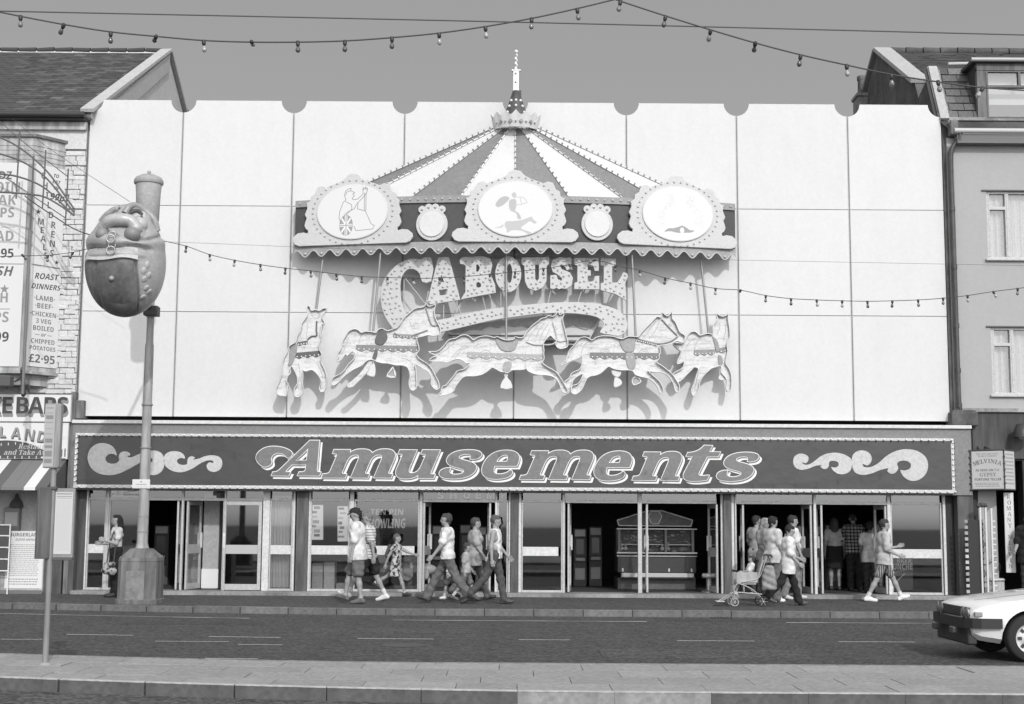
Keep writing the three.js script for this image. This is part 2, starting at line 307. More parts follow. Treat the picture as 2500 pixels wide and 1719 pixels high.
function shopWindow(a, b, opt = {}) {
  const x0 = xAt(a, 1330, ZG), x1 = xAt(b, 1330, ZG), w = new THREE.Group(); w.name = 'window'; arcade.add(w);
  mesh('frame', [rbox(x0, x1, yFloor, ySill, ZG - 0.04, ZG + 0.045, 0.006), rbox(x0, x1, yTrans - 0.025, yTrans + 0.025, ZG - 0.04, ZG + 0.04, 0.006), rbox(x0, x0 + 0.03, ySill, yTrans - 0.025, ZG - 0.035, ZG + 0.03, 0.005), rbox(x1 - 0.03, x1, ySill, yTrans - 0.025, ZG - 0.035, ZG + 0.03, 0.005)], alu, w);
  const pane = (y0, y1) => mesh('pane', quadGeo(new THREE.Vector3(x0 + 0.03, y0, ZG), new THREE.Vector3(x1 - 0.03, y0, ZG), new THREE.Vector3(x1 - 0.03, y1, ZG), new THREE.Vector3(x0 + 0.03, y1, ZG)), glass, w);
  pane(yTrans + 0.025, yHead + 0.1);
  if (opt.band !== false) { pane(ySill, yB0); pane(yB1, yTrans - 0.025); mesh('band', rbox(x0 + 0.03, opt.bandEnd ? x1 - opt.bandEnd : x1 - 0.03, yB0, yB1, ZG - 0.03, ZG + 0.035, 0.006), bandM, w); }
  else pane(ySill, yTrans - 0.025);
  return w;
}
function transom(a, b, m) { // fixed light over an open doorway
  const x0 = xAt(a, 1330, ZG), x1 = xAt(b, 1330, ZG), w = new THREE.Group(); w.name = 'transom_light'; arcade.add(w);
  mesh('frame', rbox(x0, x1, yTrans - 0.03, yTrans + 0.03, ZG - 0.05, ZG + 0.046, 0.008), alu, w);
  mesh('pane', quadGeo(new THREE.Vector3(x0, yTrans + 0.03, ZG), new THREE.Vector3(x1, yTrans + 0.03, ZG), new THREE.Vector3(x1, yHead + 0.1, ZG), new THREE.Vector3(x0, yHead + 0.1, ZG)), glass, w);
}
function doorLeaf(px, width, ang, dir = 1, opt = {}) { // hinged at px; ang 0 closed
  const d = new THREE.Group(); d.name = 'door'; arcade.add(d); d.position.set(xAt(px, 1330, ZG), yFloor + 0.012, ZG); d.rotation.y = ang * dir;
  const h = yTrans - 0.035 - yFloor - 0.012, s = 0.075, W = width * dir, q = (a, b) => [Math.min(a, b), Math.max(a, b)];
  const bx = (a, b, y0, y1) => rbox(...q(a * dir, b * dir), y0, y1, -0.022, 0.022, 0.006);
  mesh('frame', [bx(0, s, 0, h), bx(width - s, width, 0, h), bx(s, width - s, 0, 0.13), bx(s, width - s, h - 0.09, h)], opt.m || alu, d);
  mesh('middle_rail', bx(s, width - s, yB0 - yFloor - 0.01, yB1 - yFloor - 0.01), opt.rail || alu, d);
  const pg = (y0, y1) => quadGeo(...[[s, y0], [width - s, y0], [width - s, y1], [s, y1]].map(([x, y]) => new THREE.Vector3(x * dir, y, 0)));
  mesh('pane', pg(0.13, yB0 - yFloor - 0.01), glass, d); mesh('pane', pg(yB1 - yFloor - 0.01, h - 0.09), glass, d);
  mesh('handle', [bx(width - s * 0.95, width - 0.012, 0.9, 1.24).translate(0, 0, 0.03), bx(width - s * 0.95, width - 0.012, 0.9, 1.24).translate(0, 0, -0.03)], aluW, d);
  return d;
}
{
  // bay 1
  mesh('jamb', rbox(xAt(187), xAt(205), 0.1, yHead + 0.08, -0.3, -0.06, 0.01), M(0.1, 0.8, { tex: 'streak' }), arcade);
  post(209, 0.06, aluW); shopWindow(213, 257); post(260);
  transom(263, 459); transom(459, 640);
  shopWindow(264, 345, { band: false }); post(347, 0.05);
  doorLeaf(432, 0.78, 1.42, -1); doorLeaf(455, 0.78, 1.38, 1); post(459 - 15, 0.05);
  doorLeaf(638, 0.86, 0.0, -1, { rail: M(0.4, 0.5) });
  post(548, 0.04); post(649, 0.15, aluW); shopWindow(658, 714); post(717, 0.05, aluW);
  // bay 2
  post(754, 0.06, aluW); shopWindow(757, 853, { }); post(858, 0.09, aluW); shopWindow(864, 1023, { bandEnd: 0.1 }); post(1027, 0.07);
  doorLeaf(1034, 0.8, 1.45, 1); transom(1032, 1213); doorLeaf(1196, 0.72, 1.5, -1); post(1211, 0.05, aluW); shopWindow(1214, 1240, { bandEnd: 0.12 }); post(1244, 0.05, aluW);
  // bay 3
  post(1269, 0.06, aluW); shopWindow(1273, 1373, { bandEnd: 0.09 }); post(1376, 0.06); doorLeaf(1388, 0.8, 1.48, 1); transom(1380, 1562); post(1562, 0.09); transom(1566, 1750); doorLeaf(1580, 0.8, 1.5, 1); doorLeaf(1751, 0.8, 1.47, -1); post(1763, 0.06, aluW);
  // bay 4
  post(1789, 0.06, aluW); post(1796, 0.04); transom(1798, 1985); doorLeaf(1815, 0.78, 1.47, 1); doorLeaf(1981, 0.78, 1.52, -1); post(1990, 0.06, aluW); transom(1993, 2170); doorLeaf(2007, 0.8, 1.5, 1); doorLeaf(2164, 0.78, 1.5, -1); post(2171, 0.07, aluW); shopWindow(2175, 2300, { bandEnd: 0.02 }); post(2306, 0.06, aluW);
  mesh('jamb', rbox(xAt(2310), xAt(2333), 0.1, yHead + 0.08, -0.3, -0.08, 0.01), M(0.04, 0.8, { tex: 'streak' }), arcade);
}
// painted lettering on the glass: thin lettering sheets just inside the panes
function letterRow(txt, px0, px1, pyb, pyt, z, m, name, parent, f = fontS, slant = 0) {
  const sh = f.generateShapes(txt, 1, 3), all = sh.flatMap(s => s.getPoints(3)), xs = all.map(p => p.x + slant * p.y), ys = all.map(p => p.y);
  const x0 = Math.min(...xs), x1 = Math.max(...xs), y0 = Math.min(...ys), y1 = Math.max(...ys);
  const mp = p => { const q = P(px0 + (px1 - px0) * ((p.x + slant * p.y - x0) / (x1 - x0)), pyb + (pyt - pyb) * ((p.y - y0) / (y1 - y0)), z); return [q.x, q.y]; };
  return mesh(name, sh.map(s => ext(poly(s.getPoints(4).map(mp), s.holes.map(h => h.getPoints(4).map(mp))), 0.004, 0, z)), m, parent);
}
{
  const lt = M(0.25, 0.7), ZL = ZG - 0.012;
  letterRow('TEN PIN', 905, 985, 1257, 1243, ZL, lt, 'window_lettering', arcade, fontS, 0.1);
  letterRow('BOWLING', 903, 990, 1290, 1266, ZL, lt, 'window_lettering', arcade, fontS, 0.1);
  for (const [t, a, b] of [['S', 1068, 1083], ['H', 1098, 1115], ['O', 1132, 1147], ['E', 1161, 1175], ['M', 1189, 1207], ['P', 1224, 1233]]) letterRow(t, a, b, 1217, 1201, ZL, M(0.36, 0.7), 'window_lettering', arcade);
  letterRow('RKER', 2190, 2226, 1374, 1363, ZL, M(0.2, 0.7), 'window_lettering', arcade);
  letterRow('UNCHE', 2181, 2228, 1391, 1376, ZL, M(0.24, 0.7), 'window_lettering', arcade);
}

// ------------------------------------------------------------ the Amusements fascia sign
{
  const S = thing('fascia_sign', 'long glossy grey lettered sign with scrolls and bulb border above the doors', 'sign'), z = 0.205, zf = 0.305;
  const x0 = P(181, 1125, zf).x, x1 = P(2330, 1125, zf).x, y1 = yC(1064, zf), y0 = yC(1198, zf);
  const boardM = M(0.05, 0.26, { bump: 'wave', bs: 0.012 });
  mesh('board', rbox(x0 + 0.04, x1 - 0.04, y0 + 0.04, y1 - 0.04, z, zf - 0.02, 0.006), boardM, S);
  const fr = M(0.66, 0.5, { tex: 'grain' });
  mesh('frame', [rbox(x0, x1, y1 - 0.06, y1, z, zf, 0.006), rbox(x0, x1, y0, y0 + 0.075, z, zf, 0.006), rbox(x0, x0 + 0.065, y0 + 0.075, y1 - 0.06, z, zf, 0.006), rbox(x1 - 0.065, x1, y0 + 0.075, y1 - 0.06, z, zf, 0.006)], fr, S);
  const bm = M(0.8, 0.12, { phys: { clearcoat: 1, clearcoatRoughness: 0.05 } }), cap = M(0.09, 0.6), gb = [], gc = [];
  const bulb = (x, y, dx, dy) => { gb.push(ball(x, y, zf + 0.018, 0.021, 8, 6)); gc.push(rod([x + dx * 0.042, y + dy * 0.042, zf - 0.012], [x + dx * 0.03, y + dy * 0.03, zf + 0.02], 0.016, 0.014, 6)); };
  for (let x = x0 + 0.08; x < x1; x += 0.165) { bulb(x, y1 - 0.03, 0, -1); bulb(x + 0.05, y0 + 0.035, 0, -1); }
  for (let y = y0 + 0.15; y < y1 - 0.08; y += 0.12) { bulb(x0 + 0.03, y, 1, 0); bulb(x1 - 0.03, y, 1, 0); }
  stuff(mesh('border_bulbs', gb, bm, S)); stuff(mesh('bulb_holders', gc, cap, S));
  // letters: white shadow layer, white outline, grey face
  const wM = M(0.78, 0.5), gM = M(0.21, 0.5, { tex: 'grain' });
  const L = [['A', 664, 1077, 782, 1160], ['m', 787, 1098, 963, 1165], ['u', 968, 1100, 1073, 1167], ['s', 1074, 1100, 1174, 1167], ['e', 1178, 1101, 1266, 1168], ['m', 1270, 1101, 1447, 1169], ['e', 1452, 1103, 1541, 1172], ['n', 1545, 1104, 1663, 1171], ['t', 1670, 1089, 1757, 1173], ['s', 1751, 1106, 1851, 1173]];
  const layer = (shapes, gname, cx, tag) => {
    const k = new THREE.Group(); k.name = 'letter'; S.add(k);
    const grow = (b, zz, d) => shapes.map(s => new THREE.ExtrudeGeometry(s, { depth: d, bevelEnabled: true, bevelThickness: 0.001, bevelSize: b, bevelOffset: 0, bevelSegments: 1, curveSegments: 4 }).translate(0, 0, zz));
    const sh = mesh('shadow_layer', grow(0.03, zf - 0.0185, 0.006), wM, k); sh.position.set(0.052, -0.058, 0);
    const mid = mesh('shade_line', grow(0.028, zf - 0.0105, 0.006), M(0.16, 0.5), k); mid.position.set(0.018, -0.024, 0);
    mesh('outline', grow(0.028, zf - 0.002, 0.004), wM, k);
    mesh('letter_face', grow(0.014, zf + 0.0035, 0.003), gM, k);
  };
  for (const [ch, a, b, c, d] of L) layer(glyph(ch, [a, b, c, d], zf, ch === 'A' ? 0.42 : 0.30), ch);
  { // the swash arm of the A
    const pts = [[1950, 300], [1890, 262], [1800, 248], [1720, 262], [1665, 305], [1655, 350], [1690, 395], [1725, 410], [1760, 398], [1775, 380], [1770, 345], [1790, 310], [1830, 292], [1880, 300], [1925, 335]];
    layer([poly(smooth(pts.map(([x, y]) => { const q = P(150 + x / 3.47, 1020 + y / 3.47, zf); return [q.x, q.y]; })))], 'swash');
  }
  // scroll ornaments
  const scM = M(0.62, 0.45, { tex: 'grain' });
  const scroll = (pts, conv) => { const k = mesh('scroll_ornament', ext(poly(smooth(pts.map(([x, y]) => { const [a, b] = conv(x, y), q = P(a, b, zf); return [q.x, q.y]; }), 4)), 0.012, 0.003, zf - 0.02), scM, S); return k; };
  const cA = (x, y) => [150 + x / 3.47, 1020 + y / 3.47], cD = (x, y) => [1750 + x / 3.325, 1020 + y / 3.325];
  scroll([[220, 350], [235, 275], [290, 225], [355, 215], [420, 235], [455, 275], [465, 320], [440, 308], [400, 310], [372, 340], [380, 370], [415, 388], [460, 385], [487, 360], [483, 325], [500, 295], [540, 285], [575, 300], [580, 318], [562, 322], [560, 332], [590, 335], [650, 310], [720, 285], [790, 278], [845, 300], [870, 350], [866, 420], [840, 462], [790, 486], [735, 478], [705, 450], [700, 415], [720, 385], [752, 380], [770, 365], [765, 345], [740, 340], [700, 360], [640, 395], [560, 440], [480, 475], [400, 487], [310, 470], [250, 425]], cA);
  scroll([[868, 330], [890, 300], [940, 283], [1000, 290], [1035, 315], [1045, 345], [1015, 342], [985, 352], [978, 372], [995, 392], [1030, 400], [1062, 392], [1065, 365], [1075, 338], [1100, 326], [1130, 340], [1112, 352], [1150, 350], [1220, 325], [1290, 318], [1345, 340], [1362, 385], [1345, 435], [1295, 460], [1245, 445], [1228, 405], [1250, 378], [1285, 382], [1280, 366], [1240, 362], [1180, 385], [1110, 430], [1020, 462], [950, 455], [895, 425], [872, 395]], cA);
  scroll([[620, 355], [632, 315], [670, 292], [715, 297], [745, 320], [742, 350], [722, 370], [695, 362], [705, 378], [745, 380], [790, 355], [850, 310], [920, 286], [1000, 288], [1060, 310], [1095, 340], [1098, 385], [1085, 430], [1040, 457], [985, 455], [945, 428], [930, 400], [960, 405], [988, 390], [985, 362], [950, 350], [915, 358], [910, 395], [885, 417], [855, 410], [842, 392], [858, 385], [800, 392], [740, 415], [680, 423], [635, 400]], cD);
  scroll([[1099, 360], [1102, 310], [1135, 275], [1185, 265], [1235, 283], [1260, 325], [1250, 365], [1222, 388], [1185, 375], [1195, 398], [1250, 400], [1310, 370], [1380, 310], [1460, 268], [1550, 255], [1640, 275], [1700, 325], [1717, 390], [1695, 460], [1640, 505], [1580, 512], [1525, 485], [1490, 425], [1530, 428], [1570, 410], [1575, 375], [1545, 352], [1490, 352], [1465, 372], [1475, 410], [1450, 447], [1415, 455], [1385, 432], [1395, 412], [1330, 425], [1250, 455], [1180, 465], [1125, 445], [1103, 405]], cD);
}

// ============================================================ the carousel display on the white wall
const cxC = P(1258, 540, 1.1).x, hwC = (P(1795, 570, 0.4).x - P(718, 570, 0.4).x) / 2, bow = x => 0.34 + 0.68 * (1 - ((x - cxC) / hwC) ** 2), bowD = x => -1.36 * (x - cxC) / (hwC * hwC);
T.hide = dataTex(512, (i, x, y) => { const a = nzE[(x * 512 + y) % (512 * 512)], b = nzC[i], v = Math.abs(b - 0.5) * 9; return (v < 0.12 ? 0.86 : 0.97) - 0.12 * Math.max(0, a - 0.52) * 4 + 0.1 * (nzB[i] - 0.5); }, 0.9);
T.speck = dataTex(512, i => 0.95 + 0.08 * (nzB[i] - 0.5) + 0.04 * (nzA[i] - 0.5), 1.1);
const bulbGlass = M(0.42, 0.15, { phys: { clearcoat: 1, clearcoatRoughness: 0.05 } }), bulbWhite = M(0.7, 0.15, { phys: { clearcoat: 1, clearcoatRoughness: 0.05 } });
{
  const K = thing('carousel_canopy', 'bowed carousel canopy with striped cone roof, oval plaques and scalloped valance', 'canopy');
  const grey = M(0.33, 0.55, { tex: 'grain' }), darkB = M(0.07, 0.6, { tex: 'grain' }), whiteP = M(0.68, 0.55, { tex: 'speck' }), cream = M(0.6, 0.6, { tex: 'speck', bump: 'fine', bs: 0.006 });
  const N = 96, XS = Array.from({ length: N + 1 }, (_, i) => cxC - hwC + 2 * hwC * i / N);
  const sweep = (yTop, yBot, off, th, name, m, extra = 0, xs = XS) => {
    const F = (f) => xs.map(f), o = th;
    const a = F(x => [x, yTop(x), bow(x) + off]), b = F(x => [x, yBot(x), bow(x) + off]), c = F(x => [x, yBot(x), bow(x) + off - o]), d = F(x => [x, yTop(x), bow(x) + off - o]);
    const cap = i => quadGeo(new THREE.Vector3(...b[i]), new THREE.Vector3(...c[i]), new THREE.Vector3(...d[i]), new THREE.Vector3(...a[i]));
    return mesh(name, [quadStrip(a, b), quadStrip(b, c), quadStrip(c, d), quadStrip(d, a), cap(0), cap(N)], m, K);
  };
  const y = py => yC(py, 1.02), k = v => () => v;
  sweep(k(y(478)), k(y(494.5)), 0.04, 0.1, 'top_band', grey);
  sweep(k(y(494.5) - 0.002), k(y(590)), 0, 0.06, 'frieze', darkB);
  const per = 0.372, sc = x => y(612.5) + (y(605) - y(612.5)) * Math.cos((x - cxC) / per * 2 * Math.PI) * 1.05;
  const XS2 = Array.from({ length: 361 }, (_, i) => cxC - hwC + 2 * hwC * i / 360);
  { const a = XS2.map(x => [x, y(590) - 0.002, bow(x) + 0.035]), b = XS2.map(x => [x, sc(x), bow(x) + 0.05]), c = XS2.map(x => [x, sc(x), bow(x) + 0.02]), d = XS2.map(x => [x, y(590) - 0.002, bow(x) + 0.005]);
    const v = mesh('valance', [quadStrip(a, b), quadStrip(b, c), quadStrip(c, d), quadStrip(d, a)], M(0.36, 0.55, { tex: 'grain' }), K);
    mesh('valance_edge', [tube(XS2.map(x => [x, sc(x) + 0.006, bow(x) + 0.052]), 0.011, 720, 5)], M(0.5, 0.5), v);
    const gb = []; for (let i = -13; i <= 12; i++) { const x = cxC + (i + 0.5) * per; gb.push(ball(x, sc(x) + 0.075, bow(x) + 0.056, 0.034, 10, 7)); }
    for (const [s, n] of [[1, 0]]) stuff(mesh('valance_bulbs', gb, M(0.42, 0.2, { phys: { clearcoat: 1, clearcoatRoughness: 0.05 } }), v));
  }
  mesh('soffit', quadStrip(XS.map(x => [x, y(588), bow(x) - 0.03]), XS.map(x => [x, y(588), 0.004])), M(0.6, 0.9), K);
  mesh('lid', quadStrip(XS.map(x => [x, y(479), 0.004]), XS.map(x => [x, y(479), bow(x) - 0.03])), M(0.3, 0.9), K);
  { const gb = []; for (let x = cxC - hwC + 0.1; x < cxC + hwC; x += 0.178) gb.push(ball(x, y(486), bow(x) + 0.045, 0.026, 8, 6)); stuff(mesh('band_bulbs', gb, bulbGlass, K)); }
  // striped roof: eight gores from the crown to the band, ridges with bulbs
  const tops = [1203, 1217, 1231, 1245, 1258, 1271, 1285, 1299, 1314].map(p => P(p, 313, 0.5)), offs = [-461, -380, -253, -132, 0, 130, 262, 356, 455];
  const bots = offs.map(o => { const x = cxC + o / 111.5; return new THREE.Vector3(x, y(478) + 0.004, bow(x) - 0.02); });
  const roofW = M(0.63, 0.55, { tex: 'speck' }), roofG = M(0.225, 0.55, { tex: 'grain' });
  for (let i = 0; i < 8; i++) {
    const a = tops[i], b = tops[i + 1], c = bots[i + 1], d = bots[i], n = c.clone().sub(a).cross(d.clone().sub(b)).normalize(); if (n.z < 0) n.negate();
    const s = n.multiplyScalar(-0.04), v = q => q.clone().add(s);
    mesh('roof_gore', [quadGeo(d, c, b, a), quadGeo(v(c), v(d), v(a), v(b)), quadGeo(d, v(d), v(c), c), quadGeo(v(d), d, a, v(a)), quadGeo(c, v(c), v(b), b), quadGeo(a, b, v(b), v(a))], i % 2 ? roofW : roofG, K);
  }
  for (let i = 0; i < 9; i++) {
    const a = tops[i], b = bots[i], n = Math.round(a.distanceTo(b) / 0.142), gb = [], gc = [];
    mesh('ridge_batten', rod(a.clone().add(new THREE.Vector3(0, 0.01, 0.01)), b.clone().add(new THREE.Vector3(0, 0.01, 0.012)), 0.017, 0.017, 6), i % 2 ? M(0.75, 0.5) : M(0.6, 0.5), K);
    for (let j = 0; j < n; j++) { const p = a.clone().lerp(b, (j + 0.5) / n); gb.push(ball(p.x, p.y + 0.04, p.z + 0.03, 0.024, 8, 6)); gc.push(rod([p.x, p.y, p.z + 0.01], [p.x, p.y + 0.028, p.z + 0.024], 0.017, 0.015, 6)); }
    stuff(mesh('ridge_bulbs', gb, bulbGlass, K)); stuff(mesh('ridge_holders', gc, M(0.25, 0.5), K));
  }
  // crown and spire
  { const yb = yC(310, 0.75), yt = yC(282, 0.75), ytt = yC(273, 0.75), n = 60, A = [], B = [];
    for (let i = 0; i <= n; i++) { const u = i / n * 2 - 1, ang = u * 1.15, f = 0.5 - 0.5 * Math.cos((u + 1) * 3 * 2 * Math.PI + Math.PI); A.push([cxC + Math.sin(ang) * 0.62 * 1.0, yt + (ytt - yt) * f, 0.3 + Math.cos(ang) * 0.58]); B.push([cxC + Math.sin(ang) * 0.545, yb, 0.3 + Math.cos(ang) * 0.5]); }
    const back = q => q.map(([x, yy, z]) => [cxC + (x - cxC) * 0.94, yy, 0.3 + (z - 0.3) * 0.94]);
    const cr = mesh('crown', [quadStrip(A, B), quadStrip(back(B), back(A)), quadStrip(back(A), A), quadStrip(B, back(B))], M(0.68, 0.5, { tex: 'speck' }), K);
    const dm = [], gb = []; const yd = (yb + yt) / 2 - 0.01, on = (u, r) => [cxC + Math.sin(u) * r, yd, 0.3 + Math.cos(u) * r * 0.93];
    for (let i = 0; i < 4; i++) { const u = (i - 1.5) * 0.4, p = on(u, 0.6), g = box(-0.034, 0.034, -0.034, 0.034, -0.008, 0.008); g.rotateZ(Math.PI / 4); g.rotateX(-0.1); g.rotateY(u); g.translate(...p); dm.push(g); }
    for (let i = 0; i < 5; i++) { const p = on((i - 2) * 0.4, 0.6); gb.push(ball(p[0], p[1], p[2], 0.024, 8, 6)); }
    mesh('diamonds', dm, M(0.22, 0.5), cr); mesh('crown_bulbs', gb, bulbGlass, cr);
    const zs = 0.5, q = py => yC(py, zs), sp = mesh('spire_base', lathe([[0.30, q(289)], [0.24, q(275)], [0.14, q(245)], [0.075, q(222)], [0, q(221)]], cxC, 0, zs, 8), M(0.10, 0.6, { tex: 'stain' }), K);
    const gs = []; for (const [r, py, m] of [[0.275, 280, 3], [0.215, 264, 3], [0.15, 249, 3]]) for (let i = -1; i <= 1; i++) gs.push(ball(cxC + Math.sin(i * 0.75) * r, q(py), zs + Math.cos(i * 0.75) * r, 0.034, 8, 6));
    mesh('spire_bulbs', gs, bulbWhite, sp);
    mesh('spire_post', [box(cxC - 0.062, cxC + 0.062, q(224), q(174), zs - 0.05, zs + 0.05), box(cxC - 0.1, cxC + 0.1, q(174.5), q(171.5), zs - 0.06, zs + 0.06)], M(0.74, 0.5), K);
    mesh('spire_studs', [ball(cxC - 0.01, q(181), zs + 0.045, 0.026, 8, 6), ball(cxC - 0.01, q(202), zs + 0.045, 0.026, 8, 6)], M(0.3, 0.4), K);
    const tw = []; for (let i = 0; i <= 26; i++) tw.push([cxC + 0.018 * Math.cos(i * 0.8), q(172) + (q(133) - q(172)) * i / 26, zs + 0.018 * Math.sin(i * 0.8)]);
    mesh('finial', [tube(tw, 0.024, 60, 6), ball(cxC, q(126), zs, 0.042, 12, 9)], M(0.74, 0.45), K);
    mesh('bracket', box(cxC + 0.075, cxC + 0.12, q(285), q(212), 0.0, 0.25), M(0.08, 0.7), K);
  }
  // plaques
  const R = [[0, -345], [45, -338], [62, -318], [78, -300], [135, -268], [205, -244], [245, -228], [285, -246], [330, -232], [348, -196], [352, -178], [392, -152], [396, -112], [430, -88], [424, -44], [446, 12], [428, 46], [440, 80], [447, 112], [434, 142], [412, 160], [416, 184], [455, 174], [508, 180], [548, 212], [556, 246], [530, 284], [494, 298]];
  const outl = [...R, ...R.slice(1).reverse().map(([x, yy]) => [-x, yy])];
  const PL = 1 / (3.546 * 113.4);
  const oval = (rx, ry, n = 48) => Array.from({ length: n }, (_, i) => [rx * Math.cos(i / n * 2 * Math.PI), ry * Math.sin(i / n * 2 * Math.PI)]);
  const plaque = (px, py, draw, nm) => {
    const g = new THREE.Group(); g.name = 'plaque'; K.add(g); const c0 = P(px, py, 0.9), x = c0.x * (DIST - bow(c0.x)) / (DIST - 0.9);
    const c = P(px, py, bow(x) + 0.02); g.position.set(c.x, c.y, c.z); g.rotation.y = -Math.atan(bowD(x));
    mesh('plaque_frame', ext(poly(outl.map(([a, b]) => [a * PL, -b * PL + 0.02])), 0.07, 0.012, 0), cream, g);
    const rx = 0.815, ry = 0.615, fc = mesh('oval_face', ext(poly(oval(rx, ry)), 0.035, 0.008, 0.068), whiteP, g);
    const sg = new THREE.ShapeGeometry(poly(oval(rx - 0.02, ry - 0.02))), p = sg.attributes.position, uv = new Float32Array(p.count * 2);
    for (let i = 0; i < p.count; i++) { uv[i * 2] = p.getX(i) / (2 * rx) + 0.5; uv[i * 2 + 1] = p.getY(i) / (2 * ry) + 0.5; }
    sg.setAttribute('uv', new THREE.BufferAttribute(uv, 2)); sg.translate(0, 0, 0.1065);
    mesh('painted_picture', sg, print(640, 480, draw, 0.6), g);
    const gb = []; for (let i = 0; i < 38; i++) { const t = i / 38 * 2 * Math.PI; gb.push(ball(Math.cos(t) * 0.92, Math.sin(t) * 0.715 + 0.005, 0.07, 0.025, 8, 6)); }
    stuff(mesh('plaque_bulbs', gb, bulbGlass, g));
  };
  const wash = (c, w, h, v = 0.66) => { c.fillStyle = GR(v); c.fillRect(0, 0, w, h); for (let i = 0; i < 2600; i++) { c.fillStyle = GR(v + rr(-0.05, 0.04)); c.fillRect(rnd() * w, rnd() * h, 2, 2); } };
  const line = (c, pts, close) => { c.beginPath(); pts.forEach(([x, yy], i) => i ? c.lineTo(x - 432, yy - 785) : c.moveTo(x - 432, yy - 785)); if (close) c.closePath(); c.stroke(); };
  plaque(863, 520, (c, w, h) => { // seated helmeted figure with trident and round shield
    wash(c, w, h); c.strokeStyle = GR(0.2); c.lineWidth = 5; c.lineJoin = 'round';
    line(c, [[680, 880], [690, 840], [720, 820], [740, 818], [735, 838], [775, 858], [755, 868], [770, 885], [750, 905], [760, 918], [800, 915], [850, 870], [845, 830], [870, 815], [888, 830], [882, 860], [850, 900], [805, 945], [800, 1000], [870, 1020], [900, 1080], [925, 1135], [955, 1150], [940, 1180], [880, 1185], [790, 1190], [770, 1150]]);
    line(c, [[680, 880], [695, 915], [670, 940], [640, 1020], [635, 1070], [650, 1110]]); line(c, [[735, 838], [700, 850], [690, 880]]);
    line(c, [[862, 860], [862, 1020]]); line(c, [[876, 860], [876, 1020]]); line(c, [[848, 812], [852, 840]]); line(c, [[868, 806], [868, 840]]); line(c, [[886, 812], [884, 840]]);
    line(c, [[690, 930], [745, 960], [750, 1000], [690, 1060]]); line(c, [[800, 945], [770, 1000], [720, 1020], [680, 1050]]);
    c.lineWidth = 4; c.save(); c.translate(700 - 432, 1140 - 785); c.beginPath(); c.ellipse(0, 0, 58, 88, 0, 0, 7); c.fillStyle = GR(0.3); c.fill(); c.stroke(); c.clip(); c.strokeStyle = GR(0.75); c.lineWidth = 14; for (const [a, b] of [[-60, -90], [60, -90]]) { c.beginPath(); c.moveTo(a, b); c.lineTo(-a, -b); c.stroke(); } c.lineWidth = 22; for (const [a, b] of [[0, -90], [60, 0]]) { c.beginPath(); c.moveTo(a, b); c.lineTo(-a, -b); c.stroke(); } c.strokeStyle = GR(0.3); c.lineWidth = 8; for (const [a, b] of [[0, -90], [60, 0]]) { c.beginPath(); c.moveTo(a, b); c.lineTo(-a, -b); c.stroke(); } c.restore();
  });
  plaque(1258, 513, (c, w, h) => { // winged archer over a running beast
    wash(c, w, h); const blob = (pts, v) => { c.fillStyle = GR(v); c.beginPath(); const q = smooth(pts, 4); q.forEach(([x, yy], i) => i ? c.lineTo(x, yy) : c.moveTo(x, yy)); c.fill(); };
    const o = ([x, yy]) => [x + 130, yy - 735];
    blob([[20, 940], [60, 880], [110, 865], [140, 880], [120, 910], [80, 945], [40, 960]].map(o), 0.4); blob([[160, 840], [185, 830], [200, 850], [190, 880], [165, 870]].map(o), 0.45);
    blob([[140, 900], [190, 890], [200, 940], [190, 990], [220, 1010], [240, 1060], [215, 1060], [195, 1010], [150, 990], [135, 940]].map(o), 0.42);
    blob([[100, 1120], [110, 1085], [170, 1080], [240, 1070], [300, 1050], [330, 1040], [345, 1065], [375, 1090], [350, 1100], [320, 1080], [270, 1110], [240, 1140], [330, 1180], [320, 1200], [250, 1165], [160, 1160], [120, 1180], [115, 1150]].map(o), 0.45);
    blob([[10, 1135], [60, 1125], [80, 1110], [95, 1115], [70, 1140]].map(o), 0.5);
    c.strokeStyle = GR(0.35); c.lineWidth = 4; c.beginPath(); c.moveTo(330, 140); c.quadraticCurveTo(400, 120, 420, 185); c.quadraticCurveTo(380, 200, 330, 205); c.stroke(); c.beginPath(); c.moveTo(360, 140); c.lineTo(375, 200); c.stroke();
    c.globalAlpha = 0.35; for (let i = 0; i < 60; i++) { c.fillStyle = GR(0.5); c.fillRect(150 + rnd() * 330, 120 + rnd() * 320, 14, 5); } c.globalAlpha = 1;
  });
  plaque(1652, 525, (c, w, h) => { // faded: a pale bell shape over a dark brim
    wash(c, w, h); c.globalAlpha = 0.3; for (let i = 0; i < 1500; i++) { const y = 70 + rnd() * 290, w2 = 40 + (y - 60) * 0.42 + 20 * Math.sin(y / 30), x = 340 + rr(-1, 1) * (w2 + 70), inn = Math.abs(x - 340) < w2; c.fillStyle = GR(inn ? 0.74 : 0.44); c.fillRect(x, y, 6, 5); } c.globalAlpha = 1;
    c.fillStyle = GR(0.3); c.beginPath(); c.moveTo(195, 405); c.quadraticCurveTo(215, 360, 270, 368); c.quadraticCurveTo(320, 355, 355, 338); c.quadraticCurveTo(400, 355, 420, 375); c.lineTo(470, 378); c.quadraticCurveTo(440, 402, 400, 400); c.lineTo(380, 402); c.lineTo(330, 405); c.lineTo(290, 402); c.quadraticCurveTo(240, 385, 195, 405); c.fill();
    c.fillStyle = GR(0.66); c.beginPath(); c.ellipse(355, 382, 20, 26, 0, 0, 7); c.fill();
  });
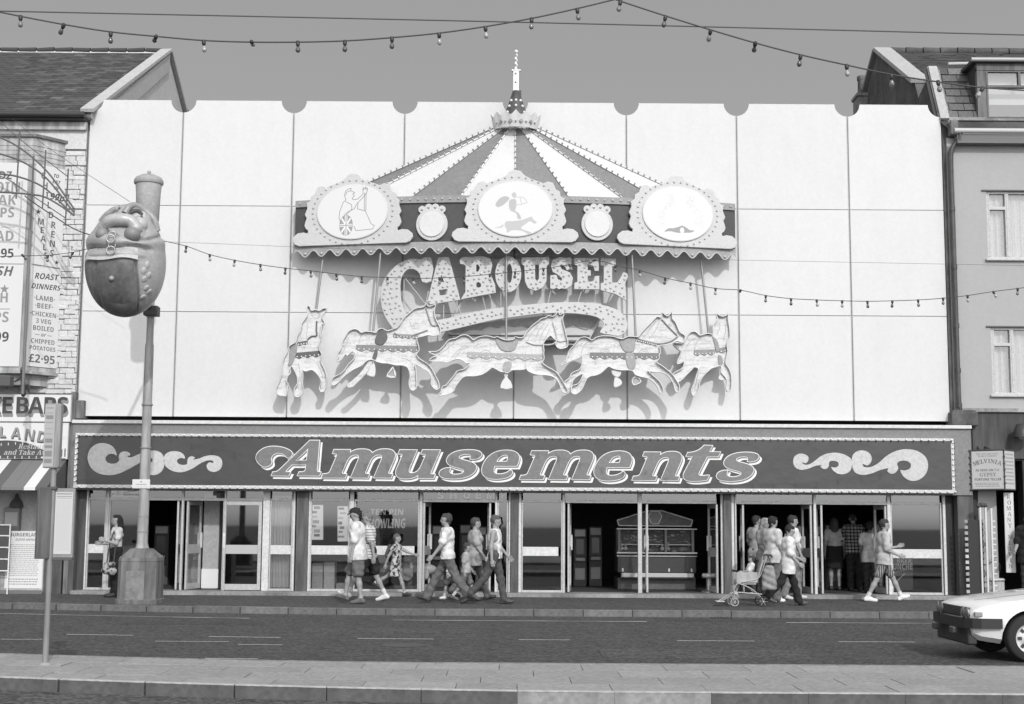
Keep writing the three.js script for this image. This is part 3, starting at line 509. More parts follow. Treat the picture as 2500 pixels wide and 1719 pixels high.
  for (const px of [1055, 1457]) { // small round medallions
    const g = new THREE.Group(); g.name = 'medallion'; K.add(g); const c0 = P(px, 549, 1.0), x = c0.x, c = P(px, 549, bow(x) + 0.002); g.position.copy(c); g.rotation.y = -Math.atan(bowD(x));
    mesh('ring', ext(poly(oval(0.35, 0.36, 40)), 0.06, 0.012, 0), cream, g); mesh('disc', ext(poly(oval(0.275, 0.28, 40)), 0.03, 0.008, 0.058), whiteP, g);
    mesh('lobes', [-1.5, -0.5, 0.5, 1.5].map(i => ext(poly(oval(0.085, 0.085, 20).map(([a, b]) => [a + i * 0.145, b + 0.40 - Math.abs(i) * 0.045])), 0.05, 0.01, 0.004)), cream, g);
    mesh('lobe_bulbs', [-1.5, -0.5, 0.5, 1.5].map(i => ball(i * 0.145, 0.40 - Math.abs(i) * 0.045, 0.056, 0.03, 8, 6)), bulbGlass, g);
  }
}
function dense(g) { // split long triangles so that a bent board stays smooth
  g = norm(g); const p = g.attributes.position, out = [], V = i => new THREE.Vector3().fromBufferAttribute(p, i);
  const go = (a, b, c, d) => { const l = [a.distanceTo(b), b.distanceTo(c), c.distanceTo(a)], m = Math.max(...l); if (m < 0.5 || d > 9) { out.push(a, b, c); return; }
    const k = l.indexOf(m), [u, v, w] = k === 0 ? [a, b, c] : k === 1 ? [b, c, a] : [c, a, b], h = u.clone().lerp(v, 0.5); go(u, h, w, d + 1); go(h, v, w, d + 1); };
  for (let i = 0; i < p.count; i += 3) go(V(i), V(i + 1), V(i + 2), 0);
  const r = new THREE.BufferGeometry().setFromPoints(out); r.computeVertexNormals(); return r;
}
// ------------------------------------------------------------ CAROUSEL letters with their ribbon
{
  const S = thing('carousel_sign', 'bulb studded white letters and ribbon hanging below the canopy', 'sign'), z = 0;
  const bend = m => { m.geometry = m.geometry.clone(); const p = m.geometry.attributes.position; for (let i = 0; i < p.count; i++) p.setZ(i, p.getZ(i) + bow(p.getX(i)) - 0.34); m.geometry.computeVertexNormals(); return m; };
  const q = ([x, yy]) => { const v = P(900 + x / 3.316, 600 + yy / 3.316, 0.72); return [v.x, v.y]; };
  const m = M(0.58, 0.6, { tex: 'speck' }), edge = M(0.66, 0.5);
  const ell = (cx, cy, rx, ry, n = 28) => Array.from({ length: n }, (_, i) => [cx + rx * Math.cos(i / n * 6.2832), cy + ry * Math.sin(i / n * 6.2832)]);
  const letters = {
    C: [[[505, 90], [435, 92], [430, 104], [360, 95], [290, 110], [215, 150], [150, 215], [110, 280], [90, 350], [90, 430], [105, 510], [135, 580], [175, 640], [215, 690], [300, 735], [420, 735], [600, 695], [800, 650], [1000, 605], [1200, 575], [1400, 550], [1600, 545], [1750, 555], [1850, 575], [1900, 615], [1903, 650], [1872, 697], [1960, 716], [2030, 725], [2085, 690], [2100, 640], [2092, 590], [2060, 545], [2000, 505], [1880, 472], [1700, 455], [1500, 460], [1250, 482], [1000, 512], [750, 562], [545, 602], [430, 620], [340, 590], [275, 490], [255, 380], [255, 280], [280, 215], [320, 180], [370, 185], [410, 220], [430, 287], [505, 285]], []],
    A: [[[560, 90], [650, 88], [742, 437], [500, 472], [470, 448], [478, 430]], [[[590, 228], [615, 296], [562, 292]], [[565, 352], [640, 345], [640, 390], [605, 400], [572, 402]]]],
    R: [[[736, 112], [760, 90], [930, 85], [985, 105], [1002, 160], [985, 235], [1000, 260], [1025, 320], [1030, 382], [744, 434], [782, 375], [785, 165], [770, 150], [740, 148]], [[[868, 150], [890, 150], [905, 180], [890, 212], [868, 214]], [[868, 300], [888, 290], [912, 305], [914, 332], [893, 343], [870, 338]]]],
    O: [ell(1130, 232, 106, 146), [ell(1140, 225, 26, 82, 20)]],
    U: [[[1238, 96], [1462, 90], [1462, 148], [1442, 165], [1440, 290], [1410, 340], [1350, 366], [1290, 345], [1265, 290], [1260, 165], [1238, 152]], [[[1345, 150], [1382, 150], [1382, 268], [1364, 292], [1345, 270]]]],
    S: [[[1475, 165], [1490, 115], [1545, 90], [1600, 100], [1615, 92], [1642, 95], [1642, 180], [1605, 200], [1590, 170], [1560, 150], [1548, 162], [1565, 190], [1630, 215], [1655, 260], [1645, 320], [1600, 350], [1560, 345], [1540, 354], [1520, 340], [1500, 352], [1470, 348], [1470, 240], [1520, 235], [1532, 270], [1560, 284], [1566, 265], [1540, 240], [1490, 212]], []],
    E: [[[1665, 95], [1865, 95], [1865, 200], [1832, 200], [1820, 160], [1775, 150], [1775, 195], [1800, 195], [1800, 240], [1775, 240], [1775, 290], [1820, 282], [1835, 240], [1870, 240], [1870, 350], [1665, 350], [1665, 300], [1690, 290], [1690, 160], [1665, 150]], []],
    L: [[[1880, 95], [2005, 95], [2005, 150], [1975, 162], [1975, 292], [2015, 290], [2040, 255], [2065, 205], [2095, 212], [2107, 240], [2082, 292], [2092, 437], [2000, 385], [1880, 355], [1880, 300], [1905, 290], [1905, 160], [1880, 150]], []],
  };
  const inside = (pt, pl) => { let c = false; for (let i = 0, j = pl.length - 1; i < pl.length; j = i++) { const [xi, yi] = pl[i], [xj, yj] = pl[j]; if ((yi > pt[1]) !== (yj > pt[1]) && pt[0] < (xj - xi) * (pt[1] - yi) / (yj - yi) + xi) c = !c; } return c; };
  const dist = (p, pl) => { let d = 1e9; for (let i = 0, j = pl.length - 1; i < pl.length; j = i++) { const a = pl[j], b = pl[i], vx = b[0] - a[0], vy = b[1] - a[1], t = Math.max(0, Math.min(1, ((p[0] - a[0]) * vx + (p[1] - a[1]) * vy) / (vx * vx + vy * vy))); d = Math.min(d, Math.hypot(p[0] - a[0] - t * vx, p[1] - a[1] - t * vy)); } return d; };
  for (const [ch, [out, holes]] of Object.entries(letters)) {
    const o = ch === 'C' ? smooth(out.map(q), 2) : out.map(q), h = holes.map(a => a.map(q)), L = bend(mesh('letter', dense(ext(poly(o, h), 0.07, 0.008, z)), m, S));
    L.userData.label = 'letter ' + ch;
    const pts = [], xs = o.map(p => p[0]), ys = o.map(p => p[1]); const x0 = Math.min(...xs), x1 = Math.max(...xs), y0 = Math.min(...ys), y1 = Math.max(...ys);
    for (let tries = 0; tries < (ch === 'C' ? 9000 : 1500); tries++) { const p = [rr(x0, x1), rr(y0, y1)]; if (!inside(p, o) || dist(p, o) < 0.045 || h.some(a => inside(p, a) || dist(p, a) < 0.045) || pts.some(r => Math.hypot(r[0] - p[0], r[1] - p[1]) < 0.092)) continue; pts.push(p); }
    stuff(mesh('letter_bulbs', pts.map(p => ball(p[0], p[1], bow(p[0]) - 0.34 + 0.075, 0.026, 8, 6)), M(0.46, 0.12, { phys: { clearcoat: 1, clearcoatRoughness: 0.04 } }), L));
  }
  const st = []; for (const [a, b, c, d] of [[605, 395, 605, 600], [700, 440, 752, 560], [920, 400, 950, 525], [1070, 360, 1070, 510], [1480, 340, 1450, 470], [1730, 350, 1690, 465], [280, 260, 280, 500], [290, 250, 470, 480]]) { const u = q([a, b]), v = q([c, d]); st.push(rod([u[0], u[1], bow(u[0]) - 0.36], [v[0], v[1], bow(v[0]) - 0.36], 0.012)); }
  for (const [a, b] of [[150, 430], [300, 690], [560, 300], [860, 380], [1130, 330], [1350, 330], [1560, 330], [1760, 330], [1990, 330], [2050, 640], [1500, 520], [900, 600]]) { const u = q([a, b]); st.push(rod([u[0], u[1], 0.0], [u[0], u[1], bow(u[0]) - 0.33], 0.015)); }
  for (const g of st) mesh('strut', g, M(0.4, 0.6), S);
}
{ // centre panel behind the leading horse: darker layer with scalloped lower edge over pale boards
  const z = 0.3, C = thing('centre_panel', 'centre panel with darker scalloped layer behind the carousel horses', 'panel');
  const q = (x, y) => { const v = P(x, y, z); return [v.x, v.y]; };
  mesh('panel_board', ext(poly([q(1085, 800), q(1150, 700), q(1165, 632), q(1440, 632), q(1462, 700), q(1472, 770), q(1432, 842), q(1120, 842)]), 0.04, 0.006, z - 0.04), M(0.6, 0.7, { tex: 'speck' }), C);
  const cl = [[1090, 802], [1180, 772], [1300, 760], [1420, 757], [1466, 771], [1450, 798], [1432, 806], [1415, 802], [1400, 793], [1385, 800], [1368, 806], [1350, 798], [1330, 802], [1310, 796], [1290, 801], [1275, 795], [1255, 798], [1235, 794], [1215, 801], [1195, 796], [1175, 806], [1150, 803], [1130, 812], [1105, 812]];
  mesh('scalloped_layer', ext(poly(cl.map(p => q(...p))), 0.02, 0.004, z + 0.002), M(0.34, 0.6, { tex: 'grain' }), C);
  mesh('rail', [rod([q(1095, 819)[0], q(1095, 819)[1], z + 0.03], [q(1440, 820)[0], q(1440, 820)[1], z + 0.03], 0.014), rod([q(1100, 834)[0], q(1100, 834)[1], z + 0.03], [q(1432, 834)[0], q(1432, 834)[1], z + 0.03], 0.03)], M(0.12, 0.6), C);
}
// ------------------------------------------------------------ the five horses
function horse(def) {
  const { o: [ox, oy], s, z, label } = def, H = thing('carousel_horse', label, 'carousel horse');
  const q = ([x, y]) => { const v = P(ox + x / s, oy + y / s, z + 0.06); return [v.x, v.y]; };
  const hide = M(0.67, 0.6, { tex: 'hide', bump: 'rough', bs: 0.02 }), rim = M(0.62, 0.5);
  const body = mesh('body', ext(poly(smooth(def.body.map(q), 2)), 0.05, 0.01, z), hide, H);
  { const pts = smooth(def.body.map(q), 2).map(([x, y]) => new THREE.Vector3(x, y, z + 0.115)); mesh('flange', quadStrip([...pts, pts[0]].map(v => [v.x, v.y, z + 0.115]), [...pts, pts[0]].map(v => [v.x, v.y, z])), M(0.6, 0.55, { side: 1 }), body); mesh('rim', [new THREE.TubeGeometry(new THREE.CatmullRomCurve3(pts, true, 'centripetal'), pts.length * 2, 0.012, 5, true)], rim, body); }
  for (const l of def.legs || []) mesh('leg', ext(poly(smooth(l.map(q), 3)), 0.06, 0.02, z + 0.02), hide, H);
  if (def.saddle) def.saddle.forEach((l, i) => mesh(i ? 'saddle_flap' : 'saddle', ext(poly(smooth(l.map(q), 3)), 0.03, 0.012, z + 0.044), M(def.sg || 0.34, 0.5, { tex: 'grain' }), H));
  if (def.belt) { // strap with a scalloped lower edge and studs
    for (const [a, b, h, n] of def.belt) {
      const A = q(a), B = q(b), hh = h / s / PXM(z), top = [], bot = [], N = n * 8;
      for (let i = 0; i <= N; i++) { const t = i / N, x = A[0] + (B[0] - A[0]) * t, y = A[1] + (B[1] - A[1]) * t; top.push([x, y]); bot.push([x, y - hh * (0.86 + 0.16 * Math.cos((t * n + 0.5) * 6.2832))]); }
      const bl = mesh('strap', ext(poly([...top, ...bot.reverse()]), 0.02, 0.004, z + 0.045), M(def.bg || 0.26, 0.5, { tex: 'grain' }), H);
      mesh('studs', Array.from({ length: n * 2 }, (_, i) => { const t = (i + 0.5) / (n * 2); return ball(A[0] + (B[0] - A[0]) * t, A[1] + (B[1] - A[1]) * t - hh * 0.68, z + 0.066, 0.017, 8, 5); }), M(0.75, 0.3), bl);
    }
  }
  for (const l of def.stirrup || []) { const c = l.reduce((a, p) => [a[0] + p[0] / l.length, a[1] + p[1] / l.length], [0, 0]), inn = l.map(p => [c[0] + (p[0] - c[0]) * 0.72, c[1] + (p[1] - c[1]) * 0.72]);
    const st = mesh('stirrup', ext(poly(smooth(l.map(q), 2), [smooth(inn.map(q), 2)]), 0.05, 0.012, z + 0.03), rim, H); mesh('stirrup_plate', ext(poly(smooth(inn.map(q), 2)), 0.02, 0.004, z + 0.03), M(0.34, 0.5), st); }
  if (def.lines) for (const l of def.lines) mesh('carved_line', tube(l.map(q).map(([x, y]) => [x, y, z + 0.05]), 0.009, l.length * 5, 5), M(0.5, 0.6), body);
  if (def.rein) mesh('rein', def.rein.map(l => tube(l.map(q).map(([x, y]) => [x, y, z + 0.06]), 0.018, l.length * 5, 6)), M(def.bg || 0.26, 0.5), H);
  const [pa, pb] = def.pole, a = P(pa[0], pa[1], z + 0.03), b = P(pb[0], pb[1], z + 0.03), tw = [];
  for (let i = 0; i <= 160; i++) { const t = i / 160, c = a.clone().lerp(b, t), w = t * a.distanceTo(b) / 0.07 * 6.2832; tw.push([c.x + 0.012 * Math.cos(w), c.y, c.z + 0.012 * Math.sin(w)]); }
  mesh('pole', [rod(a, b, 0.026, 0.026, 8), tube(tw, 0.016, 320, 5)], M(0.30, 0.35, { metal: 0.4 }), H);
  // brackets to the wall
  mesh('bracket', (def.br || [[0.3, 0.5], [0.7, 0.5]]).map(([u, v]) => { const xs = def.body.map(p => p[0]), ys = def.body.map(p => p[1]), x = Math.min(...xs) + (Math.max(...xs) - Math.min(...xs)) * u, y = Math.min(...ys) + (Math.max(...ys) - Math.min(...ys)) * v, c = q([x, y]); return rod([c[0], c[1], 0], [c[0], c[1], z + 0.02], 0.02); }), M(0.3, 0.6), H);
  return H;
}
const scr = (cx, cy, r, t = 2.2) => Array.from({ length: 16 }, (_, i) => { const a = i / 15 * t * Math.PI * 2, k = r * (1 - i / 18); return [cx + Math.cos(a) * k, cy + Math.sin(a) * k]; });
horse({ o: [660, 740], s: 6.14, z: 0.40, label: 'carousel horse facing outward with dark studded collar at the display end by the lamp post', bg: 0.12,
  body: [[555, 70], [575, 45], [600, 70], [620, 118], [680, 105], [740, 120], [790, 90], [850, 85], [830, 130], [790, 190], [778, 220], [815, 290], [805, 322], [780, 320], [770, 400], [755, 470], [765, 540], [740, 600], [738, 700], [770, 760], [765, 810], [765, 890], [805, 970], [842, 1080], [850, 1180], [830, 1290], [800, 1330], [755, 1330], [740, 1260], [768, 1200], [745, 1120], [690, 1050], [640, 1010], [610, 1005], [560, 1022], [510, 1022], [490, 1000], [495, 1100], [488, 1200], [495, 1290], [470, 1380], [415, 1412], [370, 1395], [365, 1290], [408, 1220], [412, 1130], [385, 1050], [350, 985], [325, 950], [300, 1000], [308, 1050], [268, 1100], [250, 1190], [272, 1215], [262, 1280], [238, 1395], [190, 1390], [145, 1388], [100, 1350], [95, 1290], [140, 1180], [180, 1050], [190, 900], [220, 810], [260, 740], [290, 650], [380, 590], [410, 500], [450, 430], [480, 310], [560, 180]],
  saddle: [[[300, 670], [385, 605], [402, 690], [345, 880], [300, 945], [265, 940], [282, 850]]], belt: [[[372, 745], [755, 712], 95, 3], [[405, 585], [560, 560], 60, 2]], rein: [[[560, 545], [620, 500], [690, 490], [690, 400], [695, 270]]], lines: [[[560, 300], [550, 420], [545, 540]], [[610, 160], [660, 220], [720, 215], [745, 160]], [[480, 330], [470, 420], [450, 500]], [[420, 900], [440, 1000], [445, 1120]], [[700, 900], [760, 1010], [790, 1130]]],
  pole: [[788, 632], [772, 758]] });
horse({ o: [800, 730], s: 5.91, z: 0.69, label: 'carousel horse with dark round saddle galloping behind the ribbon end', bg: 0.27, sg: 0.13,
  body: [[150, 800], [200, 720], [220, 620], [270, 530], [300, 480], [380, 440], [440, 450], [490, 490], [540, 475], [640, 480], [700, 490], [730, 450], [790, 430], [860, 465], [970, 430], [1000, 420], [1060, 350], [1110, 270], [1180, 210], [1250, 150], [1330, 130], [1400, 110], [1425, 60], [1440, 100], [1480, 112], [1540, 88], [1562, 80], [1540, 160], [1555, 280], [1600, 370], [1630, 450], [1620, 512], [1530, 535], [1450, 525], [1370, 545], [1290, 570], [1310, 670], [1320, 750], [1285, 800], [1330, 870], [1430, 930], [1480, 980], [1520, 1040], [1560, 1120], [1600, 1200], [1612, 1290], [1560, 1310], [1490, 1222], [1502, 1150], [1450, 1050], [1380, 1010], [1262, 945], [1272, 1000], [1280, 1100], [1285, 1200], [1278, 1290], [1230, 1325], [1190, 1290], [1175, 1200], [1192, 1130], [1180, 1050], [1150, 990], [1090, 962], [1000, 960], [920, 945], [860, 930], [800, 930], [720, 910], [640, 880], [560, 900], [500, 960], [380, 1020], [290, 1080], [210, 1150], [140, 1220], [90, 1250], [60, 1220], [82, 1140], [180, 1090], [240, 1040], [300, 950], [370, 880], [400, 800], [370, 760], [320, 790], [290, 825], [265, 800], [210, 870], [150, 905], [138, 880], [165, 840]],
  legs: [[[620, 860], [560, 940], [460, 1075], [335, 1190], [280, 1230], [283, 1282], [340, 1287], [430, 1212], [540, 1100], [640, 965], [690, 900]]], stirrup: [[[640, 900], [600, 1020], [560, 1090], [670, 1125], [692, 1050], [680, 950]], [[945, 950], [935, 1005], [870, 1060], [850, 1125], [975, 1140], [985, 1060], [955, 1000]]],
  saddle: [[[690, 560], [740, 470], [810, 470], [860, 520], [850, 600], [780, 670], [710, 660], [680, 620]], [[690, 720], [720, 740], [700, 860], [665, 895], [640, 870], [660, 800]]], belt: [[[410, 660], [1320, 680], 95, 6], [[945, 500], [1300, 520], 60, 4]], rein: [[[960, 490], [1040, 525], [1150, 540], [1300, 500], [1440, 450]], [[1415, 130], [1450, 240], [1510, 380], [1600, 380]]],
  lines: [scr(550, 720, 60), scr(1010, 710, 60), [[1180, 310], [1220, 390], [1290, 340], [1310, 380]], [[300, 560], [260, 680], [200, 800]], [[500, 510], [470, 560], [450, 640]], [[1060, 850], [1150, 870], [1230, 940]], scr(1390, 330, 36, 1)], pole: [[929, 618], [911, 808]] });
horse({ o: [1030, 740], s: 5.503, z: 0.80, label: 'leading carousel horse with head turned down and pale saddle under the big letter O', bg: 0.46, sg: 0.42,
  body: [[90, 660], [190, 655], [250, 625], [310, 560], [370, 495], [450, 480], [520, 442], [590, 432], [650, 460], [690, 500], [740, 472], [820, 450], [900, 450], [980, 470], [1010, 455], [1060, 480], [1120, 500], [1200, 500], [1240, 485], [1255, 455], [1290, 470], [1360, 465], [1400, 400], [1460, 330], [1500, 290], [1560, 250], [1600, 215], [1660, 200], [1700, 175], [1760, 185], [1800, 155], [1830, 122], [1852, 165], [1880, 145], [1910, 150], [1890, 200], [1895, 260], [1920, 360], [1940, 450], [1960, 530], [1950, 590], [1900, 612], [1850, 615], [1812, 590], [1795, 535], [1808, 510], [1770, 480], [1728, 440], [1660, 500], [1632, 548], [1640, 640], [1635, 690], [1642, 750], [1620, 795], [1640, 830], [1720, 880], [1800, 930], [1850, 990], [1900, 1070], [1940, 1140], [1962, 1190], [1920, 1212], [1880, 1180], [1850, 1100], [1800, 1020], [1740, 985], [1650, 970], [1560, 965], [1470, 940], [1420, 910], [1395, 872], [1385, 890], [1300, 900], [1210, 905], [1150, 940], [1110, 930], [1060, 925], [960, 872], [940, 872], [880, 920], [800, 965], [700, 985], [600, 985], [540, 1010], [500, 1060], [450, 1130], [430, 1180], [350, 1225], [220, 1245], [260, 1190], [280, 1120], [320, 1110], [370, 1050], [430, 980], [480, 915], [560, 895], [610, 860], [640, 805], [600, 812], [570, 790], [520, 760], [440, 762], [340, 800], [280, 790], [100, 776], [150, 730], [200, 715]],
  stirrup: [[[1100, 940], [1122, 985], [1072, 1060], [1055, 1145], [1215, 1145], [1192, 1050], [1142, 985], [1160, 940]]], saddle: [[[985, 480], [1060, 492], [1150, 508], [1290, 490], [1280, 560], [1240, 630], [1150, 655], [1070, 630], [1020, 570]], [[1115, 790], [1200, 790], [1195, 880], [1150, 925], [1085, 900], [1095, 840]]], belt: [[[605, 655], [1640, 692], 90, 6]],
  rein: [[[1400, 520], [1500, 555], [1640, 562], [1760, 550], [1805, 510]], [[1760, 260], [1800, 400], [1830, 510], [1955, 500]]],
  lines: [scr(865, 700, 95, 2.5), scr(1480, 730, 60), [[1560, 300], [1480, 400], [1420, 500]], [[1640, 270], [1560, 390], [1520, 520]], [[1700, 270], [1620, 400], [1580, 530]], [[1720, 340], [1680, 430], [1640, 500]], [[430, 530], [330, 620], [220, 690]], [[590, 560], [480, 640], [400, 740]], [[630, 580], [540, 620], [440, 740]], [[700, 600], [740, 560], [800, 540]], [[1395, 650], [1390, 870]], [[1560, 850], [1700, 900], [1790, 980]], scr(1800, 330, 26, 1)], pole: [[1236, 622], [1236, 829]] });
horse({ o: [1360, 750], s: 6.383, z: 0.68, label: 'carousel horse with long grey girth cloth following the leading horse', bg: 0.22, sg: 0.38,
  body: [[50, 905], [130, 840], [170, 720], [190, 680], [270, 590], [350, 490], [430, 470], [490, 490], [545, 520], [600, 480], [700, 455], [800, 455], [890, 465], [960, 490], [1010, 500], [1060, 480], [1110, 462], [1200, 465], [1270, 460], [1300, 420], [1370, 340], [1470, 240], [1560, 155], [1625, 165], [1630, 90], [1700, 140], [1730, 140], [1790, 80], [1790, 180], [1840, 240], [1880, 330], [1915, 400], [1985, 445], [1990, 490], [1970, 535], [1930, 550], [1860, 530], [1780, 575], [1700, 590], [1640, 600], [1600, 600], [1605, 720], [1580, 760], [1590, 800], [1545, 860], [1620, 910], [1710, 980], [1800, 1060], [1850, 1140], [1900, 1220], [1882, 1330], [1840, 1310], [1810, 1200], [1750, 1100], [1680, 1040], [1590, 1015], [1480, 1010], [1410, 995], [1440, 1020], [1500, 1080], [1580, 1150], [1640, 1250], [1642, 1350], [1600, 1340], [1570, 1260], [1510, 1180], [1450, 1130], [1370, 1100], [1280, 1080], [1210, 1050], [1180, 1000], [1130, 985], [1000, 985], [870, 960], [800, 930], [740, 980], [680, 1030], [600, 1065], [520, 1080], [460, 1120], [420, 1210], [370, 1300], [300, 1355], [250, 1355], [220, 1320], [240, 1230], [300, 1210], [350, 1170], [400, 1045], [290, 1100], [240, 1160], [220, 1240], [165, 1262], [120, 1170], [190, 1110], [230, 1030], [340, 980], [385, 900], [390, 800], [385, 760], [330, 800], [240, 830], [130, 882]],
  stirrup: [[[900, 1095], [885, 1160], [885, 1240], [920, 1255], [1010, 1200], [1000, 1140], [950, 1105]], [[1205, 1080], [1160, 1140], [1180, 1215], [1240, 1215], [1320, 1160], [1260, 1090]]], legs: [[[850, 985], [860, 1050], [920, 1095], [950, 1100], [990, 1060], [1000, 985]]],
  saddle: [[[965, 500], [1010, 510], [1110, 475], [1210, 480], [1220, 560], [1190, 690], [1130, 705], [1070, 700], [1010, 640]], [[1075, 720], [1185, 720], [1225, 900], [1190, 970], [1115, 960]]], belt: [[[510, 705], [1590, 715], 105, 7], [[1225, 478], [1560, 560], 55, 5]], rein: [[[1230, 480], [1400, 540], [1570, 570], [1760, 540], [1880, 460]], [[1630, 190], [1740, 310], [1870, 440]]],
  lines: [scr(760, 720, 100, 2.5), scr(1360, 720, 95, 2.5), [[1540, 220], [1440, 350], [1360, 460]], [[1600, 230], [1520, 380], [1450, 480]], [[500, 520], [420, 600], [380, 720]], [[400, 560], [270, 640], [170, 800]], [[600, 720], [605, 800], [600, 900]], [[1440, 900], [1580, 940], [1720, 1040]], scr(1760, 270, 26, 1)], pole: [[1543, 622], [1552, 822]] });
horse({ o: [1600, 750], s: 6.385, z: 0.30, label: 'last carousel horse turning its head to the front beside the plain wall panels', bg: 0.3, sg: 0.34, br: [[0.55, 0.4], [0.5, 0.55]],
  body: [[540, 400], [600, 385], [650, 410], [690, 445], [760, 425], [830, 415], [890, 430], [890, 330], [910, 270], [960, 190], [945, 100], [990, 132], [1040, 150], [1100, 132], [1132, 95], [1125, 180], [1145, 300], [1155, 470], [1130, 520], [1110, 600], [1120, 690], [1100, 800], [1090, 880], [1140, 960], [1175, 1060], [1180, 1200], [1160, 1310], [1112, 1312], [1100, 1240], [1112, 1150], [1080, 1090], [1022, 1020], [1020, 920], [960, 930], [870, 960], [820, 1000], [740, 1080], [690, 1170], [670, 1280], [600, 1390], [562, 1350], [560, 1290], [600, 1190], [640, 1050], [668, 970], [650, 950], [600, 940], [560, 980], [480, 1060], [350, 1170], [300, 1120], [275, 1042], [340, 1000], [410, 960], [440, 900], [440, 846], [400, 870], [338, 890], [350, 820], [400, 692], [360, 670], [300, 620], [272, 570], [430, 560], [470, 500]],
  stirrup: [[[1020, 1020], [985, 1090], [985, 1130], [1090, 1140], [1080, 1100], [1045, 1030]]], saddle: [[[890, 455], [950, 500], [985, 570], [995, 690], [950, 705], [925, 590]], [[985, 745], [1030, 760], [1050, 880], [1020, 910], [985, 880]]], belt: [[[600, 668], [930, 655], 95, 3], [[995, 640], [1118, 610], 90, 1]],
  lines: [[[620, 480], [560, 520], [480, 620]], [[700, 470], [640, 560], [600, 650]], [[1010, 250], [1000, 330], [960, 420]], [[1090, 260], [1095, 380], [1070, 480]], [[680, 960], [660, 1080], [620, 1250]]], pole: [[1711, 630], [1730, 818]] });

